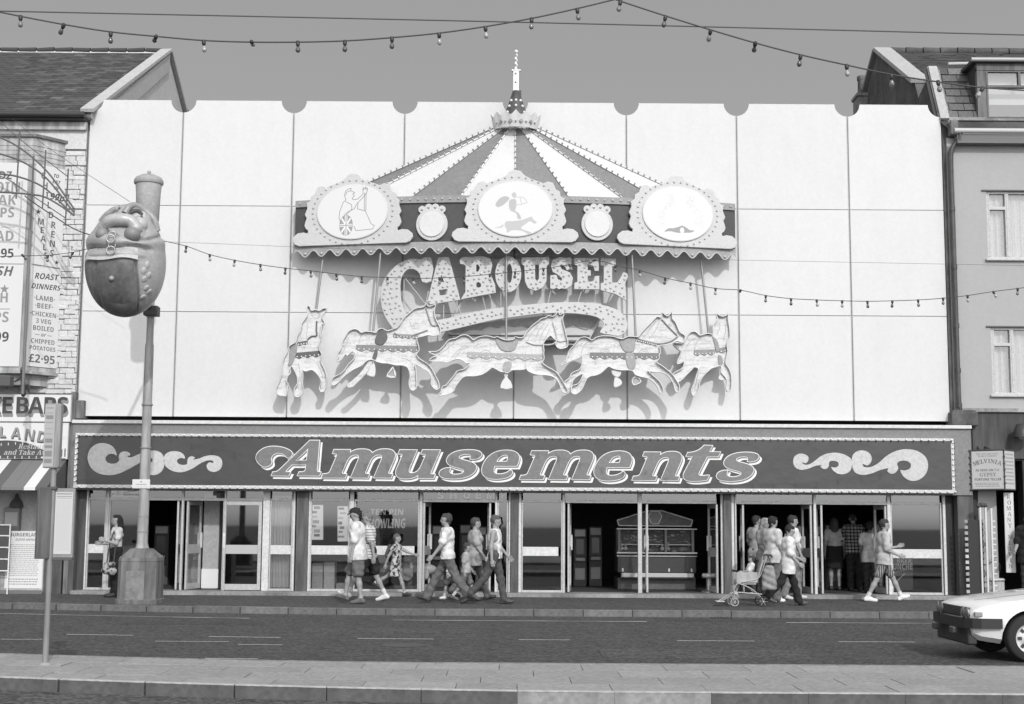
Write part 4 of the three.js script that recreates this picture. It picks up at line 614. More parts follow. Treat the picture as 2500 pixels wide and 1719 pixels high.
// ============================================================ the restaurant next door (slate roof, bay, price boards, burger stall)
const lines = (c, w, y0, y1, n, g = 0.35) => { for (let i = 0; i < n; i++) { const y = y0 + (y1 - y0) * i / n; let x = w * rr(0.06, 0.14); c.fillStyle = GR(g); while (x < w * 0.86) { const l = rr(0.02, 0.08) * w; c.fillRect(x, y, Math.min(l, w * 0.9 - x), Math.max(1.5, (y1 - y0) / n * 0.42)); x += l + w * 0.015; } } };
const restaurant = thing('restaurant_building', 'white painted stone restaurant with slate roof and price boards on its bay', 'building');
{
  const xg = P(216, 290, 0).x, zr = -6.6, yE = yC(290) - 0.02, yR = P(395, 131, zr).y, xl = -15.5, wz = 0.04;
  const stone = [0.70, 0.74, 0.67, 0.72].map(g => M(g, 0.9, { tex: 'grain', bump: 'rough', bs: 0.03 }));
  mesh('wall', box(xl, xg - 0.02, 0.1, yE - 0.05, -13, wz - 0.06), M(0.62, 0.9, { tex: 'grain', bump: 'rough', bs: 0.02 }), restaurant);
  mesh('upper_wall', box(xl, xg - 0.01, yC(372), yE - 0.25, wz - 0.06, wz + 0.02), M(0.74, 0.9, { tex: 'grain', bump: 'rough', bs: 0.012 }), restaurant);
  for (let y = yC(968), r = 0; y < yC(372) - 0.05; r++) { const h = rr(0.1, 0.135); let x = xg - 1.15 - rr(0, 0.3); while (x < xg - 0.03) { const w = Math.min(rr(0.2, 0.42), xg - 0.02 - x); const g = rbox(x + 0.0015, x + w - 0.0015, y + 0.001, y + h - 0.001, wz - 0.09, wz + rr(-0.008, 0.018), 0.02, 2); g.rotateZ(rr(-0.0015, 0.0015)); mesh('stone', g, stone[(rnd() * 4) | 0], restaurant); x += w; } y += h; }
  // roof, slate by slate
  const roof = mesh('roof', [quadStrip([[xl, yR - 0.02, zr], [xg, yR - 0.02, zr]], [[xl, yE - 0.02, 0.3], [xg, yE - 0.02, 0.3]]), quadStrip([[xl, yR - 0.02, zr], [xg, yR - 0.02, zr]], [[xl, yE, -13.4], [xg, yE, -13.4]])], M(0.06, 0.9), restaurant);
  const sl = [0.07, 0.10, 0.125, 0.15, 0.085, 0.22].map((g, i) => M(g, i % 2 ? 0.6 : 0.75, { tex: 'stain' })), sg = uvBox(box(-0.152, 0.152, -0.011, 0.011, -0.46, 0));
  const L = Math.hypot(0.3 - zr, yR - yE), ang = Math.atan2(yR - yE, 0.3 - zr), rest = [];
  let count = 0;
  for (let r = 0, s = 0.0; s < L - 0.1; r++, s += 0.25) for (let x = xg - 0.16 - (r % 2) * 0.155; x > -14.6; x -= 0.312) {
    const t = s / L, z = 0.32 - Math.cos(ang) * s, y = yE + Math.sin(ang) * s + 0.008 + rr(-0.003, 0.006);
    const px = W0 / 2 + (x / (DIST - z)) * FPX; if (px < -130) continue;
    const m = sl[rnd() < 0.06 ? 5 : (rnd() * 5) | 0];
    const rot = new THREE.Euler(ang - 0.03, 0, rr(-0.012, 0.012));
    if (count < 300 && px > 0) { const k = mesh('slate', sg, m, roof, true); k.position.set(x, y, z); k.rotation.copy(rot); count++; }
    else { const g = sg.clone(); g.applyMatrix4(new THREE.Matrix4().compose(new THREE.Vector3(x, y, z), new THREE.Quaternion().setFromEuler(rot), new THREE.Vector3(1, 1, 1))); rest.push(g); }
  }
  if (rest.length) stuff(mesh('upper_slates', rest, sl[1], roof, true));
  mesh('ridge_mortar', rod([xl, yR + 0.0, zr], [xg - 0.05, yR + 0.0, zr], 0.06, 0.06, 8), M(0.6, 0.9), roof);
  for (let x = xg - 0.05, i = 0; x > -14.4; x -= 0.5, i++) mesh('ridge_tile', rod([x - 0.46, yR + 0.075 + rr(-0.012, 0.012), zr], [x, yR + 0.075 + rr(-0.012, 0.015), zr], 0.075, 0.085, 8), M(0.05, 0.85), roof);
  // verge coping and gable end
  const slab = (a, b, w, t, m, nm) => { const d = b.clone().sub(a), l = d.length(), g = box(-w / 2, w / 2, 0, t, 0, l); const k = mesh(nm, g, m, restaurant); k.position.copy(a); k.lookAt(b); return k; };
  slab(new THREE.Vector3(xg + 0.06, yE + 0.02, 0.32), new THREE.Vector3(xg + 0.06, yR + 0.06, zr), 0.3, 0.08, M(0.55, 0.85, { tex: 'grain' }), 'verge_coping');
  slab(new THREE.Vector3(xg + 0.06, yE - 0.05, -13.4), new THREE.Vector3(xg + 0.06, yR + 0.06, zr), 0.3, 0.08, M(0.45, 0.85, { tex: 'grain' }), 'verge_coping');
  const gb = [[-13.2, 3], [-0.15, 3], [-0.15, yE - 0.1], [0.2, yE - 0.05], [0.2, yE], [zr, yR - 0.02], [-13.2, yE]];
  const gg = ext(poly(gb.map(([z, y]) => [-z, y])), 0.3, 0); gg.rotateY(Math.PI / 2); gg.translate(xg - 0.2, 0, 0);
  mesh('gable_wall', gg, M(0.62, 0.9, { tex: 'grain' }), restaurant);
  const bb = ext(poly([[0.2, yE + 0.1], [-zr, yR], [-zr, yR - 0.5], [0.2, yE - 0.4]].map(p => p)), 0.06, 0.005); bb.rotateY(Math.PI / 2); bb.translate(xg + 0.102, 0, 0); mesh('barge_board', bb, M(0.52, 0.8, { tex: 'grain' }), restaurant);
  mesh('chimney_stub', rbox(P(437, 262, -13).x - 0.35, P(437, 262, -13).x + 0.2, 8, P(437, 258, -13).y, -13.6, -13.0, 0.02), M(0.2, 0.9, { tex: 'stain' }), restaurant);
  mesh('gutter', [rod([xl, yE - 0.05, 0.38], [xg + 0.02, yE - 0.05, 0.38], 0.065, 0.065, 10), box(xl, xg, yE - 0.15, yE - 0.06, 0.06, 0.32)], M(0.035, 0.6), restaurant);
  mesh('eaves_board', [box(xl, xg, yE - 0.34, yE - 0.16, 0.03, 0.16)], M(0.6, 0.8, { tex: 'streak' }), restaurant);
  mesh('string_course', rod([xl, yC(322), 0.07], [xg, yC(322), 0.07], 0.014), M(0.03, 0.7), restaurant);
  // bay with its boards
  const zb = 0.62, A = px => P(px, 620, zb).x, x1 = A(74), x2 = P(149, 620, 0.05).x, yT = P(80, 335, zb).y, yB = P(80, 905, zb).y;
  const bayM = M(0.56, 0.85, { tex: 'streak' }), shp = (s) => poly([[xl, 0], [x1 + s, zb + s], [x2 + s, s], [xl, s]].map(([x, z]) => [x, z ? z : 0]));
  const prism = (y0, y1, s) => { const g = ext(poly([[xl, -0.02], [x2 + s, -0.02], [x2 + s, 0.04 + s * 0.4], [x1 + s * 0.5, zb + s], [xl, zb + s]].map(([x, z]) => [x, -z])), y1 - y0, 0); g.rotateX(-Math.PI / 2); g.translate(0, y0, 0); return g; };
  mesh('bay', prism(yB, yT, 0), bayM, restaurant);
  mesh('bay_roof', prism(yT + 0.002, yT + 0.07, 0.05), M(0.22, 0.7, { tex: 'stain' }), restaurant);
  mesh('bay_foot', [prism(yB - 0.06, yB - 0.002, 0.04), prism(yB - 0.3, yB - 0.065, -0.12)], M(0.5, 0.85, { tex: 'streak' }), restaurant);
  for (let i = 0; i < 5; i++) { const y = yT - 0.09 - i * 0.105; mesh('bay_slat', quadStrip([[xl, y, zb + 0.002], [x1, y, zb + 0.002], [x2, y, 0.042]], [[xl, y - 0.1, zb + 0.014], [x1 + 0.008, y - 0.1, zb + 0.012], [x2 + 0.01, y - 0.1, 0.05]]), M(0.58 - i * 0.01, 0.8, { tex: 'streak' }), restaurant); }
  mesh('corner_post', rbox(x1 - 0.11, x1 + 0.0, yB, yT - 0.62, zb - 0.05, zb + 0.03, 0.01), M(0.42, 0.8, { tex: 'streak' }), restaurant);
  const dir = new THREE.Vector3(x2 - x1, 0, 0.04 - zb).normalize(), nrm = new THREE.Vector3(-dir.z, 0, dir.x).multiplyScalar(-1); if (nrm.z < 0) nrm.negate();
  const side = (py0, py1, nm, lb, W, H, draw) => { const y0 = P(110, py0, 0.3).y, y1 = P(110, py1, 0.3).y, a = new THREE.Vector3(x1, 0, zb).addScaledVector(nrm, 0.02).addScaledVector(dir, 0.03), b = new THREE.Vector3(x2, 0, 0.04).addScaledVector(nrm, 0.02), v = (p, y) => p.clone().setY(y); const B = thing(nm, lb, 'sign', [0, 0, 0], undefined);
    const off = nrm.clone().multiplyScalar(-0.018); mesh('board', [quadGeo(v(a, y0).add(off), v(b, y0).add(off), v(b, y1).add(off), v(a, y1).add(off)), quadGeo(v(a, y1), v(b, y1), v(b, y1).add(off), v(a, y1).add(off)), quadGeo(v(b, y0), v(b, y0).add(off), v(b, y1).add(off), v(b, y1)), quadGeo(v(a, y0), v(b, y0), v(b, y0).add(off), v(a, y0).add(off))], M(0.6, 0.8), B); mesh('lettering', quadGeo(v(a, y0), v(b, y0), v(b, y1), v(a, y1)), print(W, H, draw), B); };
  const txt = (c, t, x, y, s, f = 'bold', g = 0.2, al = 'center') => { c.font = `${f} ${s}px sans-serif`; c.textAlign = al; c.fillStyle = GR(g); c.fillText(t, x, y); };
  const star = (c, x, y, r, g) => { c.fillStyle = GR(g); c.beginPath(); for (let i = 0; i < 10; i++) { const a = i * Math.PI / 5 - Math.PI / 2, k = i % 2 ? r * 0.42 : r; c.lineTo(x + Math.cos(a) * k, y + Math.sin(a) * k); } c.fill(); };
  side(650, 408, 'menu_board', 'narrow white board lettered CHILDRENS MEALS down its length on the bay', 256, 800, (c, w, h) => { c.fillStyle = GR(0.62); c.fillRect(0, 0, w, h); 'CHILDRENS'.split('').forEach((t, i) => txt(c, t, i < 5 ? 66 + i * 20 : 170, 110 + i * 76, 74, 'bold', 0.1)); 'MEALS'.split('').forEach((t, i) => txt(c, t, 62 + i * 14, 480 + i * 66, 70, 'bold', 0.1)); txt(c, 'TO', 175, 80, 40, 'italic bold', 0.03); txt(c, 'EAT', 178, 128, 40, 'italic bold', 0.03); txt(c, 'IN', 180, 176, 36, 'italic bold', 0.03); txt(c, '99p', 190, 262, 76, 'italic bold', 0.02); star(c, 36, 380, 26, 0.05); star(c, 215, 760, 22, 0.05); });
  side(897, 654, 'menu_board', 'white board of roast dinners priced £2·95 under the childrens board', 256, 800, (c, w, h) => { c.fillStyle = GR(0.62); c.fillRect(0, 0, w, h); c.save(); c.transform(1, -0.05, 0, 1, 0, 8); txt(c, 'ROAST', 128, 95, 66, 'italic bold', 0.06); txt(c, 'DINNERS', 128, 175, 58, 'italic bold', 0.06); c.restore(); txt(c, '·LAMB·', 124, 270, 56, 'bold', 0.15); txt(c, '·BEEF·', 124, 332, 56, 'bold', 0.15); txt(c, '·CHICKEN·', 126, 396, 50, 'bold', 0.15); txt(c, '3 VEG', 126, 452, 50, 'bold', 0.15); txt(c, 'BOILED', 126, 510, 52, 'bold', 0.15); txt(c, '— or —', 126, 556, 42, 'italic bold', 0.15); txt(c, 'CHIPPED', 126, 614, 50, 'bold', 0.15); txt(c, 'POTATOES', 126, 668, 46, 'bold', 0.15); txt(c, '£2·95', 126, 768, 92, 'bold', 0.1); });
  { const B = thing('menu_board', 'tall white price board for steak and fish on the front of the bay', 'sign'), a = A(-190), b = A(60), y0 = P(30, 895, zb).y, y1 = P(30, 398, zb).y; mesh('board', box(a, b, y0, y1, zb + 0.002, zb + 0.022), M(0.6, 0.8), B);
    mesh('lettering', quadGeo(...[[a, y0], [b, y0], [b, y1], [a, y1]].map(([x, y]) => new THREE.Vector3(x, y, zb + 0.025))), print(500, 1000, (c, w, h) => { c.fillStyle = GR(0.62); c.fillRect(0, 0, w, h); const r = (t, y, s, g = 0.22, x = 440, f = 'bold') => txt(c, t, x, y, s, f, g, 'right'); r('10 OZ', 82, 54, 0.1, 422); r('SIRLOIN', 146, 70, 0.25, 470); r('STEAK', 210, 70, 0.25, 448); r('CHIPS', 272, 68, 0.25, 444); c.fillStyle = GR(0.3); c.fillRect(380, 318, 68, 4); r('SALAD', 388, 70, 0.25, 448); r('£3·95', 470, 60, 0.05, 450); c.fillRect(0, 500, w, 3); r('FRESH', 560, 66, 0.1, 446, 'italic bold'); star(c, 412, 625, 24, 0.22); r('FISH', 690, 66, 0.25, 436); c.fillRect(380, 720, 64, 4); r('CHIPS', 786, 70, 0.25, 442); r('£1·99', 880, 66, 0.05, 446); }), B); }
  // stall below: sign boards, awning, counter
  const fz = 0.34, F = px => P(px, 1000, fz).x, flat = (nm, lb, pxa, pxb, pya, pyb, W, H, draw, z = fz) => { const B = thing(nm, lb, 'sign'), a = P(pxa, (pya + pyb) / 2, z).x, b = P(pxb, (pya + pyb) / 2, z).x, y0 = P((Math.max(pxa, 0) + pxb) / 2, pyb, z).y, y1 = P((Math.max(pxa, 0) + pxb) / 2, pya, z).y; mesh('board', rbox(a, b, y0, y1, z - 0.08, z, 0.006), M(0.62, 0.6, { tex: 'grain' }), B); mesh('lettering', quadGeo(...[[a + 0.01, y0 + 0.01], [b - 0.01, y0 + 0.01], [b - 0.01, y1 - 0.01], [a + 0.01, y1 - 0.01]].map(([x, y]) => new THREE.Vector3(x, y, z + 0.004))), print(W, H, draw, 0.5), B); return B; };
  flat('stall_sign', 'white KEBABS sign with shadowed letters above the striped awning', -260, 173, 963, 1030, 1732, 268, (c, w, h) => { c.fillStyle = GR(0.66); c.fillRect(0, 0, w, h); c.font = 'bold 236px sans-serif'; c.textAlign = 'left'; 'KEBABS'.split('').forEach((t, i) => { const x = 905 + i * 137; for (let k = 14; k > 0; k--) { c.fillStyle = GR(0.22); c.fillText(t, x + k * 0.9, 190 + k * 2.6); } c.fillStyle = GR(0.045); c.fillText(t, x, 190); }); });
  flat('stall_sign', 'white arched sign with dark script panel over the striped awning', -260, 166, 1032, 1121, 1704, 356, (c, w, h) => { c.fillStyle = GR(0.64); c.fillRect(0, 0, w, h); c.fillStyle = GR(0.06); c.beginPath(); c.moveTo(500, 356); c.quadraticCurveTo(700, 190, 1100, 175); c.quadraticCurveTo(1330, 180, 1450, 260); c.quadraticCurveTo(1560, 300, 1690, 250); c.lineTo(1690, 356); c.fill();
    c.font = 'bold 150px sans-serif'; 'BURGERLAND'.split('').forEach((t, i) => { const u = (i - 5.5) / 4.5, x = 1020 + (i - 6) * 122, y = 150 + 60 * u * u - 8; c.save(); c.translate(x, y); c.rotate(u * 0.25); c.fillStyle = GR(0.05); c.fillText(t, 8, 14); c.fillStyle = GR(0.24); c.fillText(t, 0, 0); c.restore(); }); c.fillStyle = GR(0.4); c.font = 'italic bold 66px serif'; c.fillText('Restaurant', 1220, 258); c.fillText('and Take Away', 1080, 318); c.fillStyle = GR(0.6); for (let i = 0; i < 9; i++) { c.fillRect(1050 + i * 70, 330, 8, 26); c.fillRect(1050 + i * 70, 186 + Math.abs(i - 3) * 6, 8, 26); } c.fillRect(1450, 336, 240, 14); c.fillRect(1658, 250, 20, 100); c.fillStyle = GR(0.2); c.beginPath(); c.arc(1592, 150, 22, 0, 7); c.fill(); });
  { const W = thing('awning', 'striped awning over the burger stall beside the bus stop', 'awning'), n = 14, xr = F(166), za = 0.3, zz = 1.55, yt = P(80, 1123, za).y, yb = P(80, 1190, zz).y, sm = [M(0.16, 0.85), M(0.62, 0.85), M(0.10, 0.85), M(0.16, 0.85)];
    for (let i = 0; i < n; i++) { const b = xr - i * 0.24, a = b - 0.238; mesh('awning_stripe', [quadStrip([[a, yt, za], [b, yt, za]], [[a, yb, zz], [b, yb, zz]]), quadStrip([[a, yb, zz], [b, yb, zz]], [[a, yb - 0.06, zz + 0.004], [b, yb - 0.06, zz + 0.004]])], sm[(i * 3 + 2) % 4], W); }
    const s = new THREE.BufferGeometry(); s.setAttribute('position', new THREE.Float32BufferAttribute([xr, yt, za, xr, yb, zz, xr, yb, za], 3)); s.computeVertexNormals(); mesh('awning_side', s, M(0.09, 0.85), W); }
  const pier = M(0.12, 0.85, { tex: 'streak', bump: 'rough', bs: 0.006 });
  mesh('stall_pier', rbox(F(104), F(162), 0.1, yC(1120), -0.3, 0.2, 0.01), pier, restaurant);
  mesh('party_pier', [rbox(F(166), F(178), 0.1, yC(965), -0.3, 0.19, 0.01), rbox(F(174), P(206, 1000, 0.1).x, yC(1030), yC(985), -0.2, 0.14, 0.02)], M(0.22, 0.85, { tex: 'streak' }), restaurant);
  mesh('stall_room', [box(xl, F(104), 0.1, 2.8, -3.2, -3.1), box(F(104) - 0.05, F(104) - 0.01, 0.1, 2.8, -3.1, -0.3), box(xl, F(104), 2.75, 2.85, -3.1, 0.1)], M(0.035, 0.9), restaurant);
  mesh('stall_beam', box(xl, F(166), yC(1185), yC(1120), -0.1, 0.1), M(0.05, 0.9), restaurant);
  { const B = thing('stall_counter', 'white counter front covered with a printed burger menu sheet', 'counter'), z = 0.26, a = P(-230, 1360, z).x, b = P(107, 1360, z).x, y0 = 0.14, y1 = P(60, 1296, z).y;
    mesh('counter_body', rbox(a, b, y0, y1, -0.4, z, 0.01), M(0.55, 0.7, { tex: 'stain' }), B); mesh('skirting', box(a, b, 0.12, 0.2, z, z + 0.02), M(0.15, 0.8), B);
    const p0 = P(14, 1360, z).x; mesh('menu_sheet', quadGeo(...[[p0, y0 + 0.1], [b - 0.02, y0 + 0.1], [b - 0.02, y1 - 0.005], [p0, y1 - 0.005]].map(([x, y]) => new THREE.Vector3(x, y, z + 0.005))), print(512, 768, (c, w, h) => { c.fillStyle = GR(0.68); c.fillRect(0, 0, w, h); txt(c, 'BURGERLAND', w / 2, 74, 66, 'bold', 0.12); txt(c, 'SUPER MENU', w / 2, 132, 44, 'italic bold', 0.2); lines(c, w, 180, 620, 17, 0.34); lines(c, w, 640, 740, 3, 0.28); }), B); }
  { const R = thing('food_warmer', 'dark topped food warmer standing on the burger stall counter', 'warmer', [P(32, 1300, 0).x, P(60, 1296, 0.26).y, 0.02]); mesh('cabinet', rbox(-0.18, 0.16, 0, 0.5, -0.2, 0.12, 0.02), M(0.2, 0.4), R); mesh('panel', rbox(-0.15, 0.13, 0.1, 0.4, 0.12, 0.13, 0.004), M(0.42, 0.4), R); mesh('hood', lathe([[0, 0.82], [0.03, 0.8], [0.05, 0.72], [0.13, 0.62], [0.16, 0.505]], 0.05, 0, 0, 14), M(0.1, 0.4), R); }
  { const R = thing('menu_rack', 'white wire rack with dark trays standing before the counter', 'rack', [P(6, 1350, 0.5).x, 0.12, 0.5]); mesh('frame', [-0.14, 0.14].map(x => rbox(x - 0.012, x + 0.012, 0, 1.5, -0.012, 0.012, 0.004)).concat([0.5, 0.75, 1, 1.25, 1.48].map(y => rbox(-0.14, 0.14, y - 0.012, y + 0.012, -0.012, 0.012, 0.004))), M(0.7, 0.5), R); for (let i = 0; i < 4; i++) mesh('tray', rbox(-0.125, 0.125, 0.52 + i * 0.25, 0.72 + i * 0.25, -0.03, -0.014, 0.004), M(0.06, 0.6), R); }
  { const g = G(138, 1446), S = thing('pavement_sign', 'leaning pavement sign with pictures on tubular feet outside the burger stall', 'sign', [g.x, 0.12, g.z], undefined, 0.35); mesh('panel', rbox(-0.22, 0.2, 0.12, 0.84, -0.02, 0.02, 0.01), M(0.58, 0.6), S);
    mesh('poster', quadGeo(...[[-0.2, 0.14], [0.18, 0.14], [0.18, 0.82], [-0.2, 0.82]].map(([x, y]) => new THREE.Vector3(x, y, 0.023))), print(256, 460, (c, w, h) => { c.fillStyle = GR(0.58); c.fillRect(0, 0, w, h); for (let i = 0; i < 4; i++) { c.fillStyle = GR(0.1); c.fillRect(130, 20 + i * 110, 100, 80); c.fillStyle = GR(0.3); c.beginPath(); c.ellipse(180, 60 + i * 110, 34, 24, 0, 0, 7); c.fill(); } c.strokeStyle = GR(0.1); c.lineWidth = 10; c.beginPath(); c.moveTo(60, 40); c.quadraticCurveTo(110, 90, 70, 180); c.quadraticCurveTo(20, 230, 60, 270); c.stroke(); lines(c, 120, 300, 440, 6, 0.2); }), S);
    for (const x of [-0.2, 0.18]) mesh('foot', [rod([x, 0.03, -0.28], [x, 0.03, 0.28], 0.028), rod([x, 0.03, 0], [x, 0.15, 0], 0.02)], M(0.62, 0.4), S); mesh('cross_bar', rod([-0.36, 0.06, 0.2], [0.36, 0.06, 0.2], 0.022), M(0.66, 0.4), S); }
  mesh('flood_lamp', [rbox(P(8, 930, 0.8).x - 0.16, P(8, 930, 0.8).x + 0.2, P(8, 945, 0.8).y, P(8, 918, 0.8).y, 0.7, 0.95, 0.03), rod([P(8, 945, 0.6).x, P(8, 945, 0.6).y, 0.4], [P(58, 915, 0.6).x, P(58, 915, 0.6).y, 0.6], 0.015)], M(0.08, 0.6), restaurant);
}

// ============================================================ the rendered house on the other side
const house = thing('rendered_house', 'grey rendered house with white windows, mansard roof and dormer', 'building');
{
  const xg = P(2318, 700, 0).x + 0.02, xr = 16.5, X = (px, py, z = 0.05) => P(px, py, z).x, Y = (px, py, z = 0.05) => P(px, py, z).y, xe = P(2290, 300, 0).x;
  const render = M(0.40, 0.9, { tex: 'wall', bump: 'fine', bs: 0.0015 }), trim = M(0.6, 0.6, { tex: 'grain' });
  const yGut = Y(2440, 327), yCor = Y(2440, 1002);
  // wall pieces around two windows
  const w1 = [X(2410, 560), X(2560, 560), Y(2440, 632), Y(2440, 467)], w2 = [X(2421, 880), X(2572, 880), Y(2440, 964), Y(2440, 799)], xw = Math.min(w1[0], w2[0]);
  mesh('wall', [box(xg, w1[0], 0.1, yGut - 0.1, -0.25, 0.05), box(w1[0], xr, w1[3], yGut - 0.1, -0.25, 0.05), box(w1[0], xr, w2[3], w1[2], -0.25, 0.05), box(w1[0], xr, yCor - 0.3, w2[2], -0.25, 0.05), box(w1[1], xr, w1[2], w1[3], -0.25, 0.05), box(w1[1], xr, w2[2], w2[3], -0.25, 0.05)], render, house);
  mesh('inner_wall', box(xg, xr, 0.1, yGut - 0.1, -3.1, -3), M(0.1, 0.9), house);
  mesh('cornice', [rbox(X(2345, 1000), xr, yCor - 0.05, yCor + 0.04, 0.05, 0.17, 0.01)], M(0.4, 0.8, { tex: 'stain' }), house);
  mesh('shop_fascia', box(X(2372, 1060), xr, Y(2440, 1120), yCor - 0.05, 0.04, 0.11), M(0.075, 0.7, { tex: 'streak' }), house);
  mesh('shop_wall', [box(X(2372, 1250), X(2388, 1250), 0.1, Y(2440, 1120), -0.3, 0.08), box(xg + 0.6, xr, 0.1, 2.7, -3.0, -2.9), box(xg, xr, Y(2440, 1125), Y(2440, 1118), -2.9, 0.04), box(X(2500, 1250), xr, 0.1, Y(2440, 1120), -0.3, 0.06)], M(0.06, 0.9, { tex: 'stain' }), house);
  // windows
  const netM = print(256, 256, (c, w, h) => { c.fillStyle = GR(0.5); c.fillRect(0, 0, w, h); for (let y = 0; y < h; y += 6) for (let x = 0; x < w; x += 6) { c.fillStyle = GR(rr(0.36, 0.66)); c.fillRect(x + (y % 12 ? 3 : 0), y, 3.4, 3.4); } }); netM.side = THREE.DoubleSide;
  for (const [a, b, y0, y1] of [w1, w2]) {
    const W = new THREE.Group(); W.name = 'window'; house.add(W); const m1 = a + 0.49, z0 = -0.1, yt = y1 - 0.42, f = 0.055;
    mesh('frame', [rbox(a, b, y0, y0 + f, z0, 0.02, 0.01), rbox(a, b, y1 - f, y1, z0, 0.02, 0.01), rbox(a, a + f, y0 + f, y1 - f, z0, 0.018, 0.01), rbox(b - f, b, y0 + f, y1 - f, z0, 0.018, 0.01), rbox(m1 - f / 2, m1 + f / 2, y0 + f, y1 - f, z0, 0.018, 0.01)], trim, W);
    mesh('casement', [rbox(a + f, m1 - f / 2, yt, yt + 0.075, z0, 0.016, 0.008), rbox(a + f, a + f + 0.03, y0 + f, y1 - f, z0, 0.014, 0.006), rbox(m1 - f / 2 - 0.03, m1 - f / 2, y0 + f, y1 - f, z0, 0.014, 0.006)], trim, W);
    mesh('sill', rbox(a - 0.06, b + 0.06, y0 - 0.05, y0 - 0.003, -0.05, 0.13, 0.01), trim, W);
    mesh('drip', box(a - 0.1, b, y1 + 0.003, y1 + 0.028, 0.05, 0.09), M(0.14, 0.8), W);
    const pane = (p0, p1, q0, q1) => mesh('pane', quadGeo(...[[p0, q0], [p1, q0], [p1, q1], [p0, q1]].map(([x, y]) => new THREE.Vector3(x, y, -0.05))), glass, W);
    pane(a + f, m1, y0 + f, yt); pane(a + f, m1, yt + 0.07, y1 - f); pane(m1, b - f, y0 + f, y1 - f);
    const cur = []; const n = 60; for (let i = 0; i <= n; i++) cur.push([a + (b - a) * i / n, -0.16 + 0.02 * Math.sin(i * 1.1) + 0.01 * Math.sin(i * 2.3)]);
    mesh('net_curtain', quadStrip(cur.map(([x, z]) => [x, y1, z]), cur.map(([x, z]) => [x, y0, z])), netM, W);
  }
  // drainpipe, gutters
  const dp = M(0.09, 0.5, { tex: 'stain' }), p = (px, py, z = 0.16) => P(px, py, z);
  mesh('drainpipe', [tube([p(2336, 345), p(2325, 362), p(2321, 385), p(2322, 420)], 0.055, 20, 10), rod(p(2322, 420), p(2342, 992), 0.05, 0.05, 10)], dp, house);
  for (const py of [510, 652, 795, 905, 990]) { const c = p(2322 + (py - 420) * 0.035, py); mesh('pipe_collar', rod([c.x, c.y - 0.05, c.z], [c.x, c.y + 0.05, c.z], 0.064, 0.064, 10), dp, house); }
  mesh('side_strip', box(P(2318, 700, 0).x + 0.025, P(2318, 700, 0).x + 0.16, yCor, yGut - 0.3, 0.05, 0.075), M(0.3, 0.8, { tex: 'streak' }), house);
  mesh('gutter', [rod([X(2330, 327, 0.3), yGut, 0.3], [xr, yGut, 0.3], 0.06, 0.06, 10)], M(0.45, 0.5), house);
  mesh('eaves_soffit', [box(X(2330, 340), xr, yGut - 0.2, yGut - 0.07, 0.05, 0.27), box(X(2330, 340), xr, yGut - 0.28, yGut - 0.21, 0.05, 0.3)], M(0.16, 0.8), house);
  mesh('hopper', [rbox(X(2318, 315, 0.2), X(2338, 315, 0.2), Y(2330, 335), Y(2330, 300), 0.05, 0.3, 0.03), rod([X(2310, 300), Y(2310, 300), 0.2], [X(2330, 335), Y(2330, 335), 0.28], 0.03), rod([X(2336, 330), Y(2336, 330), 0.28], [X(2336, 350), Y(2336, 350), 0.28], 0.03)], M(0.2, 0.7, { tex: 'stain' }), house);
  // mansard: skirt and steep slated face
  const sl = [0.12, 0.15, 0.19, 0.10, 0.23].map((g, i) => M(g, 0.7, { tex: 'stain' })), ys0 = Y(2440, 291), ys1 = Y(2330, 168, -0.8);
  mesh('skirt', quadStrip([[xe, ys0, -0.05], [xr, ys0, -0.05]], [[xe + 0.2, yGut + 0.02, 0.28], [xr, yGut + 0.02, 0.28]]), M(0.09, 0.8, { tex: 'stain' }), house);
  mesh('ledge', [rbox(X(2305, 292), xr, ys0 - 0.03, ys0 + 0.05, -0.06, 0.03, 0.015)], M(0.4, 0.8, { tex: 'stain' }), house);
  const mans = mesh('mansard', quadStrip([[xe - 0.05, ys1, -0.82], [xr, ys1, -0.82]], [[xe - 0.05, ys0, -0.05], [xr, ys0, -0.05]]), M(0.06, 0.9), house);
  const xd = X(2386, 220, 0.0), dirY = ys1 - ys0, rowsN = 7, tilt = Math.atan2(0.77, dirY);
  for (let r = 0; r < rowsN; r++) for (let x = xe + 0.32 + (r % 2) * 0.17; x < xd + 0.2; x += 0.345) { const k = mesh('slate', uvBox(rbox(-0.168, 0.168, 0, 0.19, -0.008, 0.008, 0.004, 1)), sl[(rnd() * 5) | 0], mans, true); k.position.set(x + rr(-0.006, 0.006), ys0 + 0.06 + dirY * r / rowsN * 0.98, -0.05 - 0.77 * r / rowsN + 0.014); k.rotation.x = -tilt + 0.05; }
  // rough edge of the party parapet
  mesh('parapet_face', [quadStrip([[xe + 0.02, ys1 + 0.05, -0.80], [xe + 0.30, ys1 + 0.02, -0.78]], [[xe + 0.02, ys0, 0.0], [xe + 0.30, ys0, -0.01]])], M(0.30, 0.9, { tex: 'stain', bump: 'rough', bs: 0.03 }), house);
  const flatTop = Y(2440, 160, -0.8);
  mesh('upper_gutter', [rod([xe + 0.5, Y(2310, 159, -0.8), -0.72], [X(2362, 159, -0.8), Y(2362, 158, -0.8), -0.72], 0.04), rod([X(2370, 147, 0.05), Y(2440, 147, 0.05), 0.1], [xr, Y(2440, 147, 0.05), 0.1], 0.045)], M(0.42, 0.5), house);
  // dormer
  const D = new THREE.Group(); D.name = 'dormer'; house.add(D); const dy0 = ys0 + 0.02, dy1 = Y(2440, 148), zf = -0.02, xa = xd, z1 = -2.6;
  const wx0 = X(2409, 240, 0), py = q => Y(2450, q, 0), dm = M(0.2, 0.8, { tex: 'streak' });
